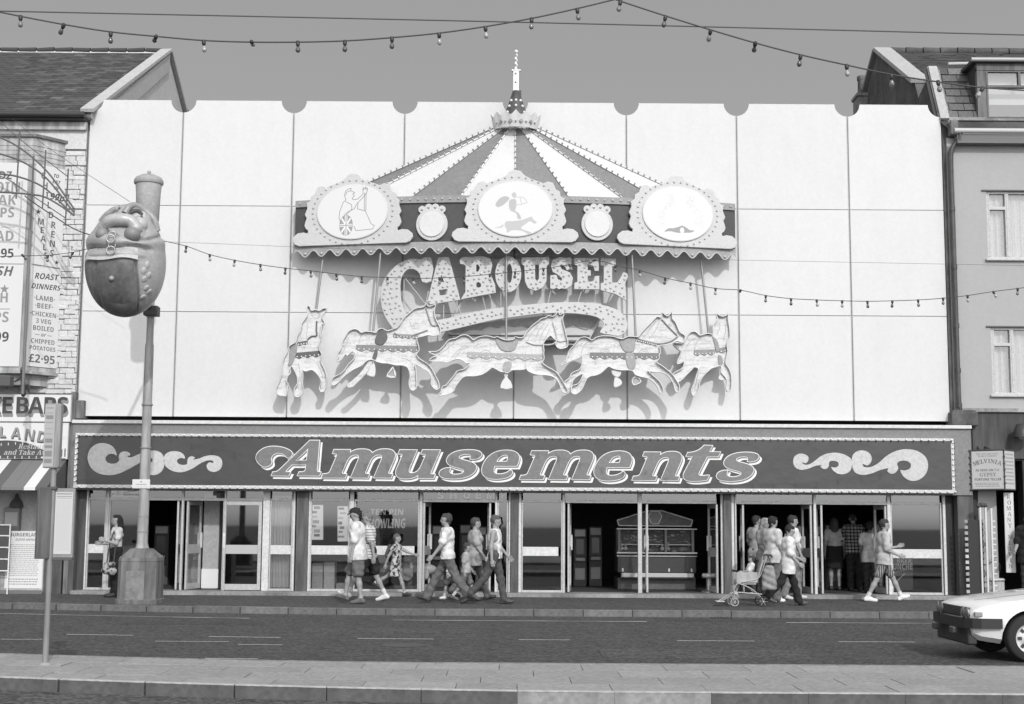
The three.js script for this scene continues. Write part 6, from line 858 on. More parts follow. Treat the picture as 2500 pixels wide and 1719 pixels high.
{ // bus stop on the refuge
  const b = G(110, 1624), z = b.z, S = thing('bus_stop', 'bus stop pole with flag box and timetable case on the paved refuge', 'bus stop', [b.x, 0.12, z]), h = py => P(112, py, z).y - 0.12;
  mesh('pole', rod([0, 0, 0], [0.0, h(1000), 0], 0.032, 0.03, 14), M(0.34, 0.6, { tex: 'streak' }), S); mesh('foot_collar', lathe([[0.07, 0], [0.07, 0.012], [0.035, 0.03]], 0, 0, 0, 14), M(0.3, 0.7), S);
  const fl = mesh('flag_box', rbox(-0.11, 0.065, h(1143), h(986), -0.03, 0.06, 0.008), M(0.34, 0.5, { tex: 'grain' }), S); mesh('flag_end', rbox(0.012, 0.075, h(1141), h(988), -0.02, 0.064, 0.006), M(0.42, 0.6, { tex: 'streak' }), S);
  mesh('flag_print', quadGeo(...[[-0.105, 1140], [0.01, 1140], [0.01, 989], [-0.105, 989]].map(([x, py]) => new THREE.Vector3(x, h(py), 0.0645))), print(128, 640, (c, w, H) => { c.fillStyle = GR(0.36); c.fillRect(0, 0, w, H); c.fillStyle = GR(0.2); for (const [y, hh] of [[30, 10], [84, 6], [110, 40], [180, 8], [246, 4], [300, 6], [350, 44], [420, 30], [476, 60], [560, 44]]) c.fillRect(14, y, 92, hh); }), S);
  const T2 = mesh('timetable_case', [rbox(0.0, 0.245, h(1362), h(1192), -0.045, 0.0, 0.008)], M(0.28, 0.5, { tex: 'grain' }), S); T2.rotation.y = 0.12;
  const bk = mesh('rear_case', rbox(-0.2, 0.0, h(1364), h(1190), -0.02, 0.02, 0.008), M(0.16, 0.5, { tex: 'streak' }), S); bk.rotation.y = 1.0;
  const sheet = mesh('timetable', quadGeo(...[[0.035, 1353], [0.225, 1353], [0.225, 1201], [0.035, 1201]].map(([x, py]) => new THREE.Vector3(x, h(py), 0.006))), print(256, 900, (c, w, H) => { c.fillStyle = GR(0.48); c.fillRect(0, 0, w, H); c.fillStyle = GR(0.2); c.fillRect(14, 20, w - 28, 16); c.fillRect(14, 60, w - 28, 10); c.fillRect(14, 86, w - 28, 6); lines(c, w, 120, 860, 44, 0.42); }), S); sheet.rotation.y = 0.12;
  mesh('clip', [rbox(-0.02, 0.05, h(1195), h(1188), -0.04, 0.05, 0.005), rbox(-0.04, 0.25, h(1368), h(1362), -0.05, 0.02, 0.005)], M(0.08, 0.6), S);
}

// ============================================================ people
// surface of a distance field on a grid (naive surface nets)
function nets(f, mn, mx, c) {
  const n = [0, 1, 2].map(k => Math.ceil((mx[k] - mn[k]) / c) + 1), [nx, ny, nz] = n, val = new Float32Array(nx * ny * nz);
  for (let k = 0, q = 0; k < nz; k++) for (let j = 0; j < ny; j++) for (let i = 0; i < nx; i++, q++) val[q] = f(mn[0] + i * c, mn[1] + j * c, mn[2] + k * c);
  const idx = new Int32Array(nx * ny * nz).fill(-1), pos = [], E = [[0, 1], [2, 3], [4, 5], [6, 7], [0, 2], [1, 3], [4, 6], [5, 7], [0, 4], [1, 5], [2, 6], [3, 7]], v = new Float32Array(8);
  for (let k = 0; k < nz - 1; k++) for (let j = 0; j < ny - 1; j++) for (let i = 0; i < nx - 1; i++) {
    const q = i + nx * (j + ny * k); let m = 0; for (let t = 0; t < 8; t++) { v[t] = val[q + (t & 1) + ((t >> 1) & 1) * nx + (t >> 2) * nx * ny]; if (v[t] < 0) m |= 1 << t; }
    if (m === 0 || m === 255) continue; let x = 0, y = 0, z = 0, s = 0;
    for (const [a, b] of E) if ((v[a] < 0) !== (v[b] < 0)) { const t = v[a] / (v[a] - v[b]); x += (a & 1) + t * ((b & 1) - (a & 1)); y += ((a >> 1) & 1) + t * (((b >> 1) & 1) - ((a >> 1) & 1)); z += (a >> 2) + t * ((b >> 2) - (a >> 2)); s++; }
    idx[q] = pos.length / 3; pos.push(mn[0] + (i + x / s) * c, mn[1] + (j + y / s) * c, mn[2] + (k + z / s) * c);
  }
  const tri = [], st = [1, nx, nx * ny];
  for (let k = 1; k < nz - 1; k++) for (let j = 1; j < ny - 1; j++) for (let i = 1; i < nx - 1; i++) { const q = i + nx * (j + ny * k);
    for (let a = 0; a < 3; a++) { const s0 = val[q] < 0, s1 = val[q + st[a]] < 0; if (s0 === s1) continue; const b = st[(a + 1) % 3], d = st[(a + 2) % 3], p = [idx[q], idx[q - b], idx[q - b - d], idx[q - d]]; if (p.some(t => t < 0)) continue; if (s0) tri.push(p[0], p[1], p[2], p[0], p[2], p[3]); else tri.push(p[0], p[2], p[1], p[0], p[3], p[2]); } }
  const g = new THREE.BufferGeometry(); g.setAttribute('position', new THREE.Float32BufferAttribute(pos, 3)); g.setIndex(tri); g.computeVertexNormals(); return g;
}
// blend of tapered capsules [ax,ay,az,bx,by,bz,ra,rb], with an optional cut and wrinkles
function field(caps, k, cut, wr = 0) {
  const n = caps.length, d = caps.map(([a, b, ra, rb]) => { const e = [b[0] - a[0], b[1] - a[1], b[2] - a[2]], l = e[0] * e[0] + e[1] * e[1] + e[2] * e[2] || 1e-9; return [...a, ...e, 1 / l, ra, rb - ra]; });
  return (x, y, z) => {
    let r = 9;
    for (let i = 0; i < n; i++) { const c = d[i], px = x - c[0], py = y - c[1], pz = z - c[2]; let t = (px * c[3] + py * c[4] + pz * c[5]) * c[6]; t = t < 0 ? 0 : t > 1 ? 1 : t; const qx = px - t * c[3], qy = py - t * c[4], qz = pz - t * c[5], v = Math.sqrt(qx * qx + qy * qy + qz * qz) - c[7] - t * c[8]; const h = Math.max(k - Math.abs(r - v), 0) / k; r = Math.min(r, v) - h * h * k * 0.25; }
    if (wr) r += wr * (Math.sin(y * 46 + x * 21 + Math.sin(z * 30) * 1.6) + 0.7 * Math.sin(y * 23 - z * 37 + x * 11));
    if (cut) { const q = cut(x, y, z); if (q > r) r = q; }
    return r;
  };
}
function bounds(caps, m) { const a = [9, 9, 9], b = [-9, -9, -9]; for (const [p, q, r, s] of caps) for (let i = 0; i < 3; i++) { a[i] = Math.min(a[i], p[i] - r - m, q[i] - s - m); b[i] = Math.max(b[i], p[i] + r + m, q[i] + s + m); } return [a, b]; }
const solid = (caps, k, c, cut, wr) => nets(field(caps, k, cut, wr), ...bounds(caps, c * 2 + 0.012), c);
const D2R = Math.PI / 180, SKIN = 0.28;
T.hoops = dataTex(256, (i, x, y) => (((y / 256 * 10) % 1) < 0.3 ? 0.62 : 0.97) - 0.05 * nzB[i % 65536], 0.55);
T.plaid = dataTex(256, (i, x, y) => { const a = ((x / 256 * 8) % 1), b = ((y / 256 * 8) % 1); return (a < 0.42 ? 0.5 : 1) * (b < 0.42 ? 0.45 : 1) * (Math.abs(a - 0.75) < 0.05 || Math.abs(b - 0.75) < 0.05 ? 0.5 : 1); }, 0.62);
T.floral = dataTex(256, (i, x, y) => { const v = nzC[(y * 2 * 512 + x * 2)], u = nzA[(y * 2 * 512 + ((x * 2 + 90) % 512))]; return v > 0.56 ? 0.3 : u > 0.57 ? 0.6 : 0.95; }, 0.42);
T.vstripe = dataTex(256, (i, x, y) => { const a = (x / 256 * 9) % 1; return a < 0.32 ? 0.3 : a < 0.5 ? 0.62 : 0.95; }, 0.42);
const cloth = (g, tex) => M(g, 0.92, { tex: tex || 'cloth' });
function person(o) {
  const h = (o.h || 1.75) / 1.75, kid = o.h && o.h < 1.35 ? 1 : 0, fat = o.fat || 1;
  const R = (v, a) => { const c = Math.cos(a), s = Math.sin(a); return [v[0], v[1] * c - v[2] * s, v[1] * s + v[2] * c]; };           // pitch about x; +angle tips forward for down vectors reversed
  const add3 = (a, b, t = 1) => [a[0] + b[0] * t, a[1] + b[1] * t, a[2] + b[2] * t], lerp3 = (a, b, t) => [a[0] + (b[0] - a[0]) * t, a[1] + (b[1] - a[1]) * t, a[2] + (b[2] - a[2]) * t];
  const down = (a, out = 0) => [Math.sin(out), -Math.cos(a) * Math.cos(out), Math.sin(a) * Math.cos(out)];                            // direction swung forward by a, out sideways
  const P0 = [0, 0, 0], lean = (o.lean || 0) * D2R, upv = (l, off = 0) => [0, Math.cos(lean + off) * l * h, Math.sin(lean + off) * l * h];
  const legs = [1, -1].map((s, i) => { const hf = (i ? o.hipR : o.hipL) || 0, kf = (i ? o.kneeR : o.kneeL) || 0, ft = (i ? o.footR : o.footL); const hip = [s * 0.088 * h * fat, -0.02 * h, 0], kn = add3(hip, down(hf * D2R, s * (o.spread || 0.02)), 0.43 * h), an = add3(kn, down((hf - kf) * D2R, 0), 0.42 * h); const fa = ((ft === undefined ? Math.max(-30, (hf - kf) * 0.55) : ft)) * D2R, toe = add3(an, [s * 0.02, -0.055 * h * Math.cos(fa) + Math.sin(fa) * 0.16 * h, 0.055 * h * Math.sin(fa) * 0 + 0.17 * h * Math.cos(fa)]), heel = add3(an, [0, -0.05 * h * Math.cos(fa) - Math.sin(fa) * 0.03 * h, -0.045 * h]); return { hip, kn, an, toe, heel }; });
  const low = Math.min(...legs.flatMap(l => [l.toe[1] - 0.032 * h, l.heel[1] - 0.036 * h])), sh = p => [p[0], p[1] - low, p[2]];
  for (const l of legs) for (const k of Object.keys(l)) l[k] = sh(l[k]);
  const pel = sh(P0), waist = add3(pel, upv(0.16)), chest = add3(pel, upv(0.36)), neck = add3(pel, upv(0.515)), hp = (o.headPitch || 0) * D2R, head = add3(neck, [0, 0.165 * h * Math.cos(lean * 0.6 + hp * 0.3), 0.165 * h * Math.sin(lean * 0.6 + hp * 0.3) + 0.012]);
  const sw = (o.sw || (kid ? 0.145 : 0.178)) * h * (o.shoulder || 1);
  const arms = [1, -1].map((s, i) => { const sf = (i ? o.shR : o.shL) || 0, ef = (i ? o.elR : o.elL) || 12, ab = ((i ? o.abR : o.abL) === undefined ? 9 : (i ? o.abR : o.abL)) * D2R, inw = ((i ? o.inR : o.inL) || 0) * D2R; const S = add3(neck, [s * sw, -0.055 * h, -0.01]), el = add3(S, down(sf * D2R, s * ab), 0.285 * h), wr = add3(el, down((sf + ef) * D2R, s * (ab * 0.4 - inw)), 0.25 * h), dir = down((sf + ef + 8) * D2R, s * (ab * 0.3 - inw)); return { S, el, wr, dir, s }; });
  const f = fat, T0 = [[add3(neck, [-sw * 0.8, -0.05 * h, 0]), add3(neck, [sw * 0.8, -0.05 * h, 0]), 0.062 * h, 0.062 * h], [add3(chest, [-0.075 * h * f, 0, 0]), add3(chest, [0.075 * h * f, 0, 0]), 0.105 * h * f, 0.105 * h * f], [add3(chest, [0, 0.07 * h, 0]), add3(waist, [0, 0, 0.01]), 0.115 * h, 0.105 * h * f], [add3(waist, [-0.06 * h * f, 0, 0.01 * f]), add3(waist, [0.06 * h * f, 0, 0.01 * f]), 0.1 * h * f, 0.1 * h * f], [add3(pel, [-0.075 * h * f, 0.01, -0.005]), add3(pel, [0.075 * h * f, 0.01, -0.005]), 0.105 * h * f, 0.105 * h * f]];
  if (o.bust) T0.push([add3(chest, [-0.075 * h, 0.0, 0.085 * h]), add3(chest, [0.075 * h, 0.0, 0.085 * h]), 0.06 * h, 0.06 * h]);
  const body = [...T0, [neck, head, 0.054 * h, 0.05 * h]];
  for (const l of legs) body.push([l.hip, l.kn, 0.083 * h * f, 0.052 * h], [l.kn, lerp3(l.kn, l.an, 0.35), 0.051 * h, 0.054 * h], [lerp3(l.kn, l.an, 0.35), l.an, 0.054 * h, 0.035 * h], [l.an, l.toe, 0.036 * h, 0.026 * h], [l.an, l.heel, 0.034 * h, 0.03 * h]);
  for (const a of arms) body.push([a.S, a.el, 0.05 * h, 0.039 * h], [a.el, a.wr, 0.04 * h, 0.027 * h]);
  const G3 = [solid(body, 0.035 * h, 0.02)];
  // hands: palm, four fingers and a thumb
  for (const a of arms) { const w = a.wr, d = a.dir, sd = [0, 0, 1], up0 = Math.abs(d[2]) > 0.8 ? [0, 1, 0] : [0, 0, 1]; const nrm = v => { const l = Math.hypot(...v); return v.map(q => q / l); }, cr = (p, q) => [p[1] * q[2] - p[2] * q[1], p[2] * q[0] - p[0] * q[2], p[0] * q[1] - p[1] * q[0]]; const side = nrm(cr(cr(d, up0), d)), inn = nrm(cr(side, d)).map(q => q * -a.s * 1); const pt = (u, s2, n2) => [0, 1, 2].map(i => w[i] + h * (d[i] * u + side[i] * s2 + inn[i] * n2)); const cu = o.grip ? 0.035 : 0.014, caps = [[pt(-0.03, 0, 0), pt(0.01, 0, 0), 0.026 * h, 0.026 * h], [pt(0.03, -0.022, 0), pt(0.075, -0.026, 0), 0.018 * h, 0.015 * h], [pt(0.03, 0.012, 0), pt(0.075, 0.022, 0), 0.018 * h, 0.015 * h], [pt(0.04, 0, 0), pt(0.075, 0, 0), 0.018 * h, 0.016 * h]]; [[-0.03, 0.055], [-0.01, 0.067], [0.011, 0.072], [0.031, 0.064]].forEach(([q, l]) => caps.push([pt(0.08, q, 0), pt(0.08 + l * 0.55, q * 1.08, cu * 0.7), 0.0092 * h, 0.0088 * h], [pt(0.08 + l * 0.55, q * 1.08, cu * 0.7), pt(0.08 + l * 0.92, q * 1.05, cu * 2), 0.0088 * h, 0.0075 * h])); caps.push([pt(0.015, 0.025, 0.004), pt(0.055, 0.05, 0.02), 0.0125 * h, 0.0105 * h], [pt(0.055, 0.05, 0.02), pt(0.085, 0.052, 0.032), 0.0105 * h, 0.009 * h]); G3.push(solid(caps, 0.008, 0.0065)); }
  // head: skull, face, jaw, nose, ears
  const HS = h * (kid ? 1.12 : 1), hy = (o.headYaw || 0) * D2R, ch = Math.cos(hy), shy = Math.sin(hy), cp = Math.cos(hp), sp = Math.sin(hp);
  const hl = (x, y, z) => { const y2 = y * cp - z * sp * 1, z2 = y * sp + z * cp; return [head[0] + HS * (x * ch + z2 * shy), head[1] + HS * y2, head[2] + HS * (-x * shy + z2 * ch)]; };
  const hc = (a, b, r, s) => [hl(...a), hl(...b), r * HS, s * HS];
  const skull = [hc([0, 0.035, -0.03], [0, 0.04, 0.02], 0.08, 0.074), hc([0, 0, -0.028], [0, 0, 0.025], 0.072, 0.062)];
  const face = [...skull, hc([0, -0.03, 0.03], [0, -0.075, 0.05], 0.05, 0.03), hc([-0.026, -0.055, 0.03], [0.026, -0.055, 0.03], 0.03, 0.03), hc([0, 0.012, 0.085], [0, -0.022, 0.103], 0.008, 0.012), hc([0, 0.03, 0.08], [0, 0.012, 0.088], 0.012, 0.01), hc([-0.03, 0.03, 0.072], [0.03, 0.03, 0.072], 0.012, 0.012), hc([-0.015, -0.048, 0.082], [0.015, -0.048, 0.082], 0.007, 0.007), hc([-0.075, 0.012, -0.012], [-0.08, -0.02, -0.008], 0.014, 0.009), hc([0.075, 0.012, -0.012], [0.08, -0.02, -0.008], 0.014, 0.009), [lerp3(neck, head, 0.1), hl(0, -0.05, -0.015), 0.05 * h, 0.048 * HS]];
  const eyeCut = [hl(0.03, 0.012, 0.078), hl(-0.03, 0.012, 0.078)];
  G3.push(solid(face, 0.022, 0.0085, null));
  const W = thing('person', o.label, 'person', o.at ? o.at : (() => { const g = G(o.px, o.py); return [g.x, g.y, g.z]; })(), undefined, (o.yaw || 0) * D2R);
  if (o.dz) W.position.z += o.dz; if (o.y !== undefined) W.position.y = o.y;
  const B = mesh('body', G3, M(o.skin || SKIN, 0.6), W);
  mesh('eyes', eyeCut.map(p => ball(...p, 0.011 * HS, 8, 6)), M(0.03, 0.3), B); 
  // hair
  const hs = o.hair || {}, hg = hs.g === undefined ? 0.05 : hs.g;
  if (hs.style !== 'none') { const caps = [hc([0, 0.042, -0.032], [0, 0.05, 0.018], 0.088, 0.08), hc([0, 0.0, -0.045], [0, -0.035, -0.05], 0.068, 0.05)]; if (hs.style === 'full') caps.push(hc([0, 0.07, -0.03], [0, 0.07, 0.03], 0.075, 0.062), hc([-0.05, 0.02, -0.02], [0.05, 0.02, -0.02], 0.055, 0.055)); if (hs.style === 'long' || hs.style === 'curly') caps.push(hc([0, 0.0, -0.05], [0, -0.16, -0.075], 0.085, 0.09), hc([-0.06, 0, -0.02], [-0.07, -0.14, -0.03], 0.04, 0.05), hc([0.06, 0, -0.02], [0.07, -0.14, -0.03], 0.04, 0.05)); if (hs.style === 'long') caps.push(hc([0, -0.14, -0.075], [0, -0.32, -0.09], 0.09, 0.06));
    const pl = (x, y, z) => { const dx = (x - head[0]) / HS, dy = (y - head[1]) / HS, dz = (z - head[2]) / HS, zz = dx * shy + dz * ch, yl = dy * cp + zz * sp, zl = -dy * sp + zz * cp; const front = zl - (0.052 + (yl > 0.07 ? (yl - 0.07) * 2.5 : 0) - (hs.bald ? 0.045 : 0)), ear = Math.min(zl + 0.012, -(yl - 0.04)) ; return Math.max(front, Math.min(zl + 0.01, 0.045 - yl) * (hs.style === 'long' || hs.style === 'curly' ? 0.6 : 1) - (hs.style ? 0.03 : 0.012)); };
    const cut2 = (x, y, z) => { const dx = (x - head[0]) / HS, dy = (y - head[1]) / HS, dz = (z - head[2]) / HS, zz = dx * shy + dz * ch, yl = dy * cp + zz * sp, zl = -dy * sp + zz * cp; const brow = 0.055, f1 = zl > -0.005 ? (brow - yl) + 0 : -1, side = zl > -0.02 && zl <= -0.005 ? (0.0 - yl) - 0.03 : -1; return Math.max(f1, side, zl - 0.078, hs.bald ? 0.0 : -1 + 0) * HS; };
    mesh('hair', solid(caps, 0.02, 0.0095, cut2, hs.style === 'curly' ? 0.006 : 0.0022), M(hg * 0.7, 0.85), W); }
  if (o.cap) { mesh('cap', [solid([hc([0, 0.055, -0.03], [0, 0.06, 0.02], 0.092, 0.085)], 0.02, 0.01, (x, y) => head[1] + 0.045 * HS - y), solid([hc([-0.03, 0.055, 0.09], [0.03, 0.055, 0.09], 0.016, 0.016), hc([-0.02, 0.052, 0.13], [0.02, 0.052, 0.13], 0.012, 0.012)], 0.03, 0.008)], M(o.cap, 0.8), W); }
  if (o.shades) mesh('glasses', [solid([hc([0.03, 0.012, 0.085], [0.032, 0.006, 0.085], 0.016, 0.014), hc([-0.03, 0.012, 0.085], [-0.032, 0.006, 0.085], 0.016, 0.014), hc([-0.02, 0.018, 0.09], [0.02, 0.018, 0.09], 0.004, 0.004), hc([0.05, 0.02, 0.075], [0.08, 0.02, -0.01], 0.004, 0.004), hc([-0.05, 0.02, 0.075], [-0.08, 0.02, -0.01], 0.004, 0.004)], 0.004, 0.006)], M(0.02, 0.2), W);
  if (o.band) mesh('headband', solid([hc([-0.05, 0.045, 0.062], [0.05, 0.045, 0.062], 0.022, 0.022)], 0.01, 0.008), M(0.75, 0.8), W);
  // clothes
  const up1 = upv(1).map(q => q / h), along = (x, y, z) => (x - pel[0]) * up1[0] + (y - pel[1]) * up1[1] + (z - pel[2]) * up1[2];
  if (o.top) { const t = o.top, e = t.loose === undefined ? 0.02 : t.loose, caps = T0.map(([a, b, r, s]) => [a, b, r + e * h, s + e * h]); if (t.hem < 0) caps.push([add3(pel, [-0.08 * h * f, 0.02, 0]), add3(add3(pel, upv(t.hem)), [-0.085 * h * f, 0, 0]), 0.105 * h * f + e, 0.115 * h * f + e], [add3(pel, [0.08 * h * f, 0.02, 0]), add3(add3(pel, upv(t.hem)), [0.085 * h * f, 0, 0]), 0.105 * h * f + e, 0.115 * h * f + e]);
    const sl = t.sleeve === undefined ? 0.62 : t.sleeve; for (const a of arms) if (sl > 0) { const n1 = lerp3(a.S, a.el, Math.min(1, sl)); caps.push([a.S, n1, 0.066 * h + e * 0.4, (sl > 1 ? 0.056 : 0.068) * h + e * 0.5]); if (sl > 1) caps.push([a.el, lerp3(a.el, a.wr, sl - 1), 0.056 * h, 0.045 * h]); }
    const ng = solid(caps, 0.03, 0.018, (x, y, z) => { const q = along(x, y, z); const nx = x - neck[0], nz = z - neck[2], nr = Math.hypot(nx, nz) ; return Math.max((t.hem === undefined ? -0.06 : t.hem) * h - q, q > 0.49 * h ? 0.062 * h - nr : -1, t.tank && Math.abs(nx) > sw * 0.82 ? 0.3 : -1); }, t.wr === undefined ? 0.0045 : t.wr); mesh('shirt', ng, cloth(t.g, t.tex), W);
    if (t.collar) mesh('collar', solid([[add3(neck, [-0.055, 0.005, 0]), add3(neck, [0.055, 0.005, 0]), 0.03, 0.03], [add3(neck, [-0.03, 0.0, 0.045]), add3(neck, [0.03, 0, 0.045]), 0.022, 0.022], [add3(neck, [0, 0.01, -0.05]), add3(neck, [0, 0.01, -0.045]), 0.035, 0.035]], 0.03, 0.01), cloth(t.collar), W); }
  if (o.bottom) { const t = o.bottom, e = t.loose === undefined ? 0.018 : t.loose, caps = [[add3(pel, [-0.075 * h * f, 0.02, -0.005]), add3(pel, [0.075 * h * f, 0.02, -0.005]), 0.105 * h * f + e, 0.105 * h * f + e], [add3(waist, [-0.06 * h * f, -0.03, 0.005]), add3(waist, [0.06 * h * f, -0.03, 0.005]), 0.092 * h * f + e, 0.092 * h * f + e]]; let cut = (x, y, z) => along(x, y, z) - 0.13 * h;
    if (t.type === 'skirt') { const len = t.len || 0.5, mid = [(legs[0].kn[0] + legs[1].kn[0]) / 2, 0, (legs[0].kn[2] + legs[1].kn[2]) / 2 * len]; caps.push([add3(pel, [-0.06 * h, 0, 0]), [mid[0] - 0.07 * h, pel[1] - len * 0.86 * h, mid[2]], 0.11 * h * f + e, 0.12 * h + (t.flare || 0.03)], [add3(pel, [0.06 * h, 0, 0]), [mid[0] + 0.07 * h, pel[1] - len * 0.86 * h, mid[2]], 0.11 * h * f + e, 0.12 * h + (t.flare || 0.03)]); const yb = pel[1] - len * 0.86 * h; cut = (x, y, z) => Math.max(along(x, y, z) - 0.13 * h, yb - y); }
    else for (const l of legs) { const len = t.len || 1; const fl = t.flare || 0; if (len <= 0.5) { const e2 = lerp3(l.hip, l.kn, len * 2); caps.push([l.hip, e2, 0.09 * h * f + e, (0.083 - 0.02 * len) * h * f + e + fl]); } else { const e2 = lerp3(l.kn, l.an, (len - 0.5) * 2); caps.push([l.hip, l.kn, 0.088 * h * f + e, 0.062 * h + e], [l.kn, e2, 0.062 * h + e, 0.052 * h + e + fl]); } }
    const rnd2 = solid(caps, 0.03, 0.018, cut, t.wr === undefined ? 0.006 : t.wr); mesh(t.type || 'trousers', rnd2, cloth(t.g, t.tex), W); }
  if (o.shoes) for (const l of legs) { mesh('shoe', solid([[l.an, l.heel, 0.043 * h, 0.038 * h], [l.an, lerp3(l.heel, l.toe, 0.75), 0.044 * h, 0.038 * h], [l.heel, l.toe, 0.039 * h, 0.034 * h]], 0.02, 0.012, (x, y) => Math.max(Math.min(l.heel[1], l.toe[1]) - 0.034 * h - y, y - l.an[1] - 0.045 * h)), M(o.shoes.g, 0.6), W); if (o.socks) mesh('sock', rod(lerp3(l.an, l.kn, 0.0), lerp3(l.an, l.kn, o.socks.l || 0.25), 0.046 * h, 0.05 * h, 12), cloth(o.socks.g), W); }
  o.J = { legs, arms, pel, neck, head, W }; return o;
}
const LEFT = -90, RIGHT = 90;
const white = 0.74;
person({ label: 'person in dark cap, sunglasses, white tee and grey shorts walking past the bowling window', px: 872, py: 1474, h: 1.84, yaw: LEFT - 4, fat: 1.12, lean: 4, headPitch: 16, hipL: -4, kneeL: 4, hipR: 24, kneeR: 14, footR: 18, shL: 2, elL: 8, shR: -6, elR: 14, cap: 0.012, shades: 1, hair: { g: 0.03 }, top: { g: white, sleeve: 0.85, hem: -0.16, loose: 0.034 }, bottom: { type: 'shorts', len: 0.42, g: 0.16, loose: 0.034 }, shoes: { g: 0.1 } });
person({ label: 'person in striped polo shirt and black shorts beside the one in the dark cap', px: 897, py: 1470, h: 1.8, yaw: LEFT, dz: -0.25, lean: 4, headPitch: 6, hipL: 32, kneeL: 6, footL: 24, hipR: -17, kneeR: 10, shL: -20, shR: 18, elR: 20, shades: 1, hair: { g: 0.2 }, top: { g: 0.62, tex: 'hoops', sleeve: 0.7, hem: -0.1, collar: 0.05, loose: 0.028 }, bottom: { type: 'shorts', len: 0.38, g: 0.018, loose: 0.034 }, shoes: { g: 0.68 }, socks: { g: 0.72, l: 0.3 } });
person({ label: 'child in flowered dress striding past the bowling window with a long bag', px: 966, py: 1456, h: 1.36, yaw: RIGHT - 10, hipL: -38, kneeL: 24, footL: -30, hipR: 22, kneeR: 4, shL: 62, elL: 8, abL: 4, shR: -30, elR: 10, hair: { style: 'full', g: 0.12 }, top: { g: 0.5, tex: 'floral', sleeve: 0.3, hem: -0.05, loose: 0.018 }, bottom: { type: 'skirt', len: 0.42, g: 0.5, tex: 'floral', flare: 0.05 }, shoes: { g: 0.03 }, socks: { g: 0.6, l: 0.12 } });
person({ label: 'person in white short sleeved shirt and grey trousers taking a long stride', px: 1092, py: 1473, h: 1.82, yaw: LEFT, lean: 3, headPitch: -3, hipL: -24, kneeL: 14, footL: -25, hipR: 30, kneeR: 4, footR: 16, shL: 22, elL: 16, shR: -16, elR: 14, hair: { style: 'full', g: 0.06 }, top: { g: white, sleeve: 0.72, hem: -0.06, collar: white, loose: 0.026 }, bottom: { g: 0.14, flare: 0.022 }, shoes: { g: 0.03 } });
person({ label: 'child in hooped top and white shoes hidden behind the long striding person', px: 1098, py: 1463, h: 1.02, yaw: LEFT, hipL: 18, kneeL: 10, hipR: -16, kneeR: 14, hair: { style: 'full', g: 0.05 }, top: { g: 0.62, tex: 'hoops', hem: -0.12 }, bottom: { type: 'shorts', len: 0.4, g: 0.1 }, shoes: { g: 0.72 }, socks: { g: 0.7, l: 0.3 } });
person({ label: 'person in pale grey tunic walking beside the small child', px: 1158, py: 1465, h: 1.72, yaw: RIGHT + 4, bust: 1, fat: 1.1, headPitch: 4, hipL: 22, kneeL: 6, footL: 12, hipR: -26, kneeR: 18, shL: -8, elL: 14, shR: 14, elR: 20, hair: { style: 'full', g: 0.07 }, top: { g: 0.4, sleeve: 0.7, hem: -0.2, loose: 0.034 }, bottom: { g: 0.15 }, shoes: { g: 0.03 } });
person({ label: 'small child in pale tee and grey shorts between two walking adults', px: 1137, py: 1468, h: 1.18, yaw: RIGHT, hipL: 20, kneeL: 6, hipR: -18, kneeR: 20, shL: 14, elL: 20, shR: -14, elR: 22, headPitch: 8, hair: { style: 'full', g: 0.06 }, top: { g: 0.48, sleeve: 0.7, hem: -0.08 }, bottom: { type: 'shorts', len: 0.42, g: 0.17 }, shoes: { g: 0.1 }, socks: { g: 0.7, l: 0.4 } });
person({ label: 'person in white vest and dark jeans carrying a bundle past the doorway', px: 1207, py: 1475, h: 1.74, yaw: RIGHT - 8, headPitch: 6, hipL: 14, kneeL: 4, footL: 6, hipR: -24, kneeR: 18, shL: 16, elL: 24, shR: -6, elR: 10, hair: { style: 'full', g: 0.10 }, top: { g: white, sleeve: 0, tank: 1, hem: -0.05, loose: 0.022 }, bottom: { g: 0.085 }, shoes: { g: 0.05 } });
// group at the right hand doors
person({ label: 'person in grey tee with thinning hair looking into the arcade', px: 1849, py: 1458, h: 1.78, yaw: RIGHT + 40, hair: { g: 0.04 }, top: { g: 0.42, sleeve: 0.7, hem: -0.12 }, bottom: { g: 0.08 }, shoes: { g: 0.04 }, shL: 10, elL: 40 });
person({ label: 'fair haired person in grey tee with hands on the pushchair handles', px: 1870, py: 1466, h: 1.72, yaw: LEFT + 130, headPitch: 6, shL: 24, elL: 30, shR: 20, elR: 34, hair: { style: 'long', g: 0.34 }, top: { g: 0.28, sleeve: 0.7, hem: -0.1, loose: 0.03 }, bottom: { g: 0.06 }, shoes: { g: 0.05 } });
person({ label: 'dark haired person in loose white top and white trainers behind the pushchair', px: 1897, py: 1472, h: 1.74, yaw: RIGHT + 30, dz: -0.35, shL: 6, shR: 4, hipL: 8, hair: { style: 'full', g: 0.02 }, top: { g: 0.62, sleeve: 0.7, hem: -0.16, loose: 0.036 }, bottom: { g: 0.15, flare: 0.02 }, shoes: { g: 0.74 } });
person({ label: 'stout person in white shirt and light grey trousers entering the doors', px: 1938, py: 1464, h: 1.78, fat: 1.14, yaw: RIGHT + 6, hipL: 12, kneeL: 6, hipR: -12, kneeR: 10, shL: -4, shR: 8, hair: { g: 0.03, style: 'full' }, top: { g: white, sleeve: 0.6, hem: 0.06, loose: 0.03 }, bottom: { g: 0.24, loose: 0.03 }, shoes: { g: 0.5 } });
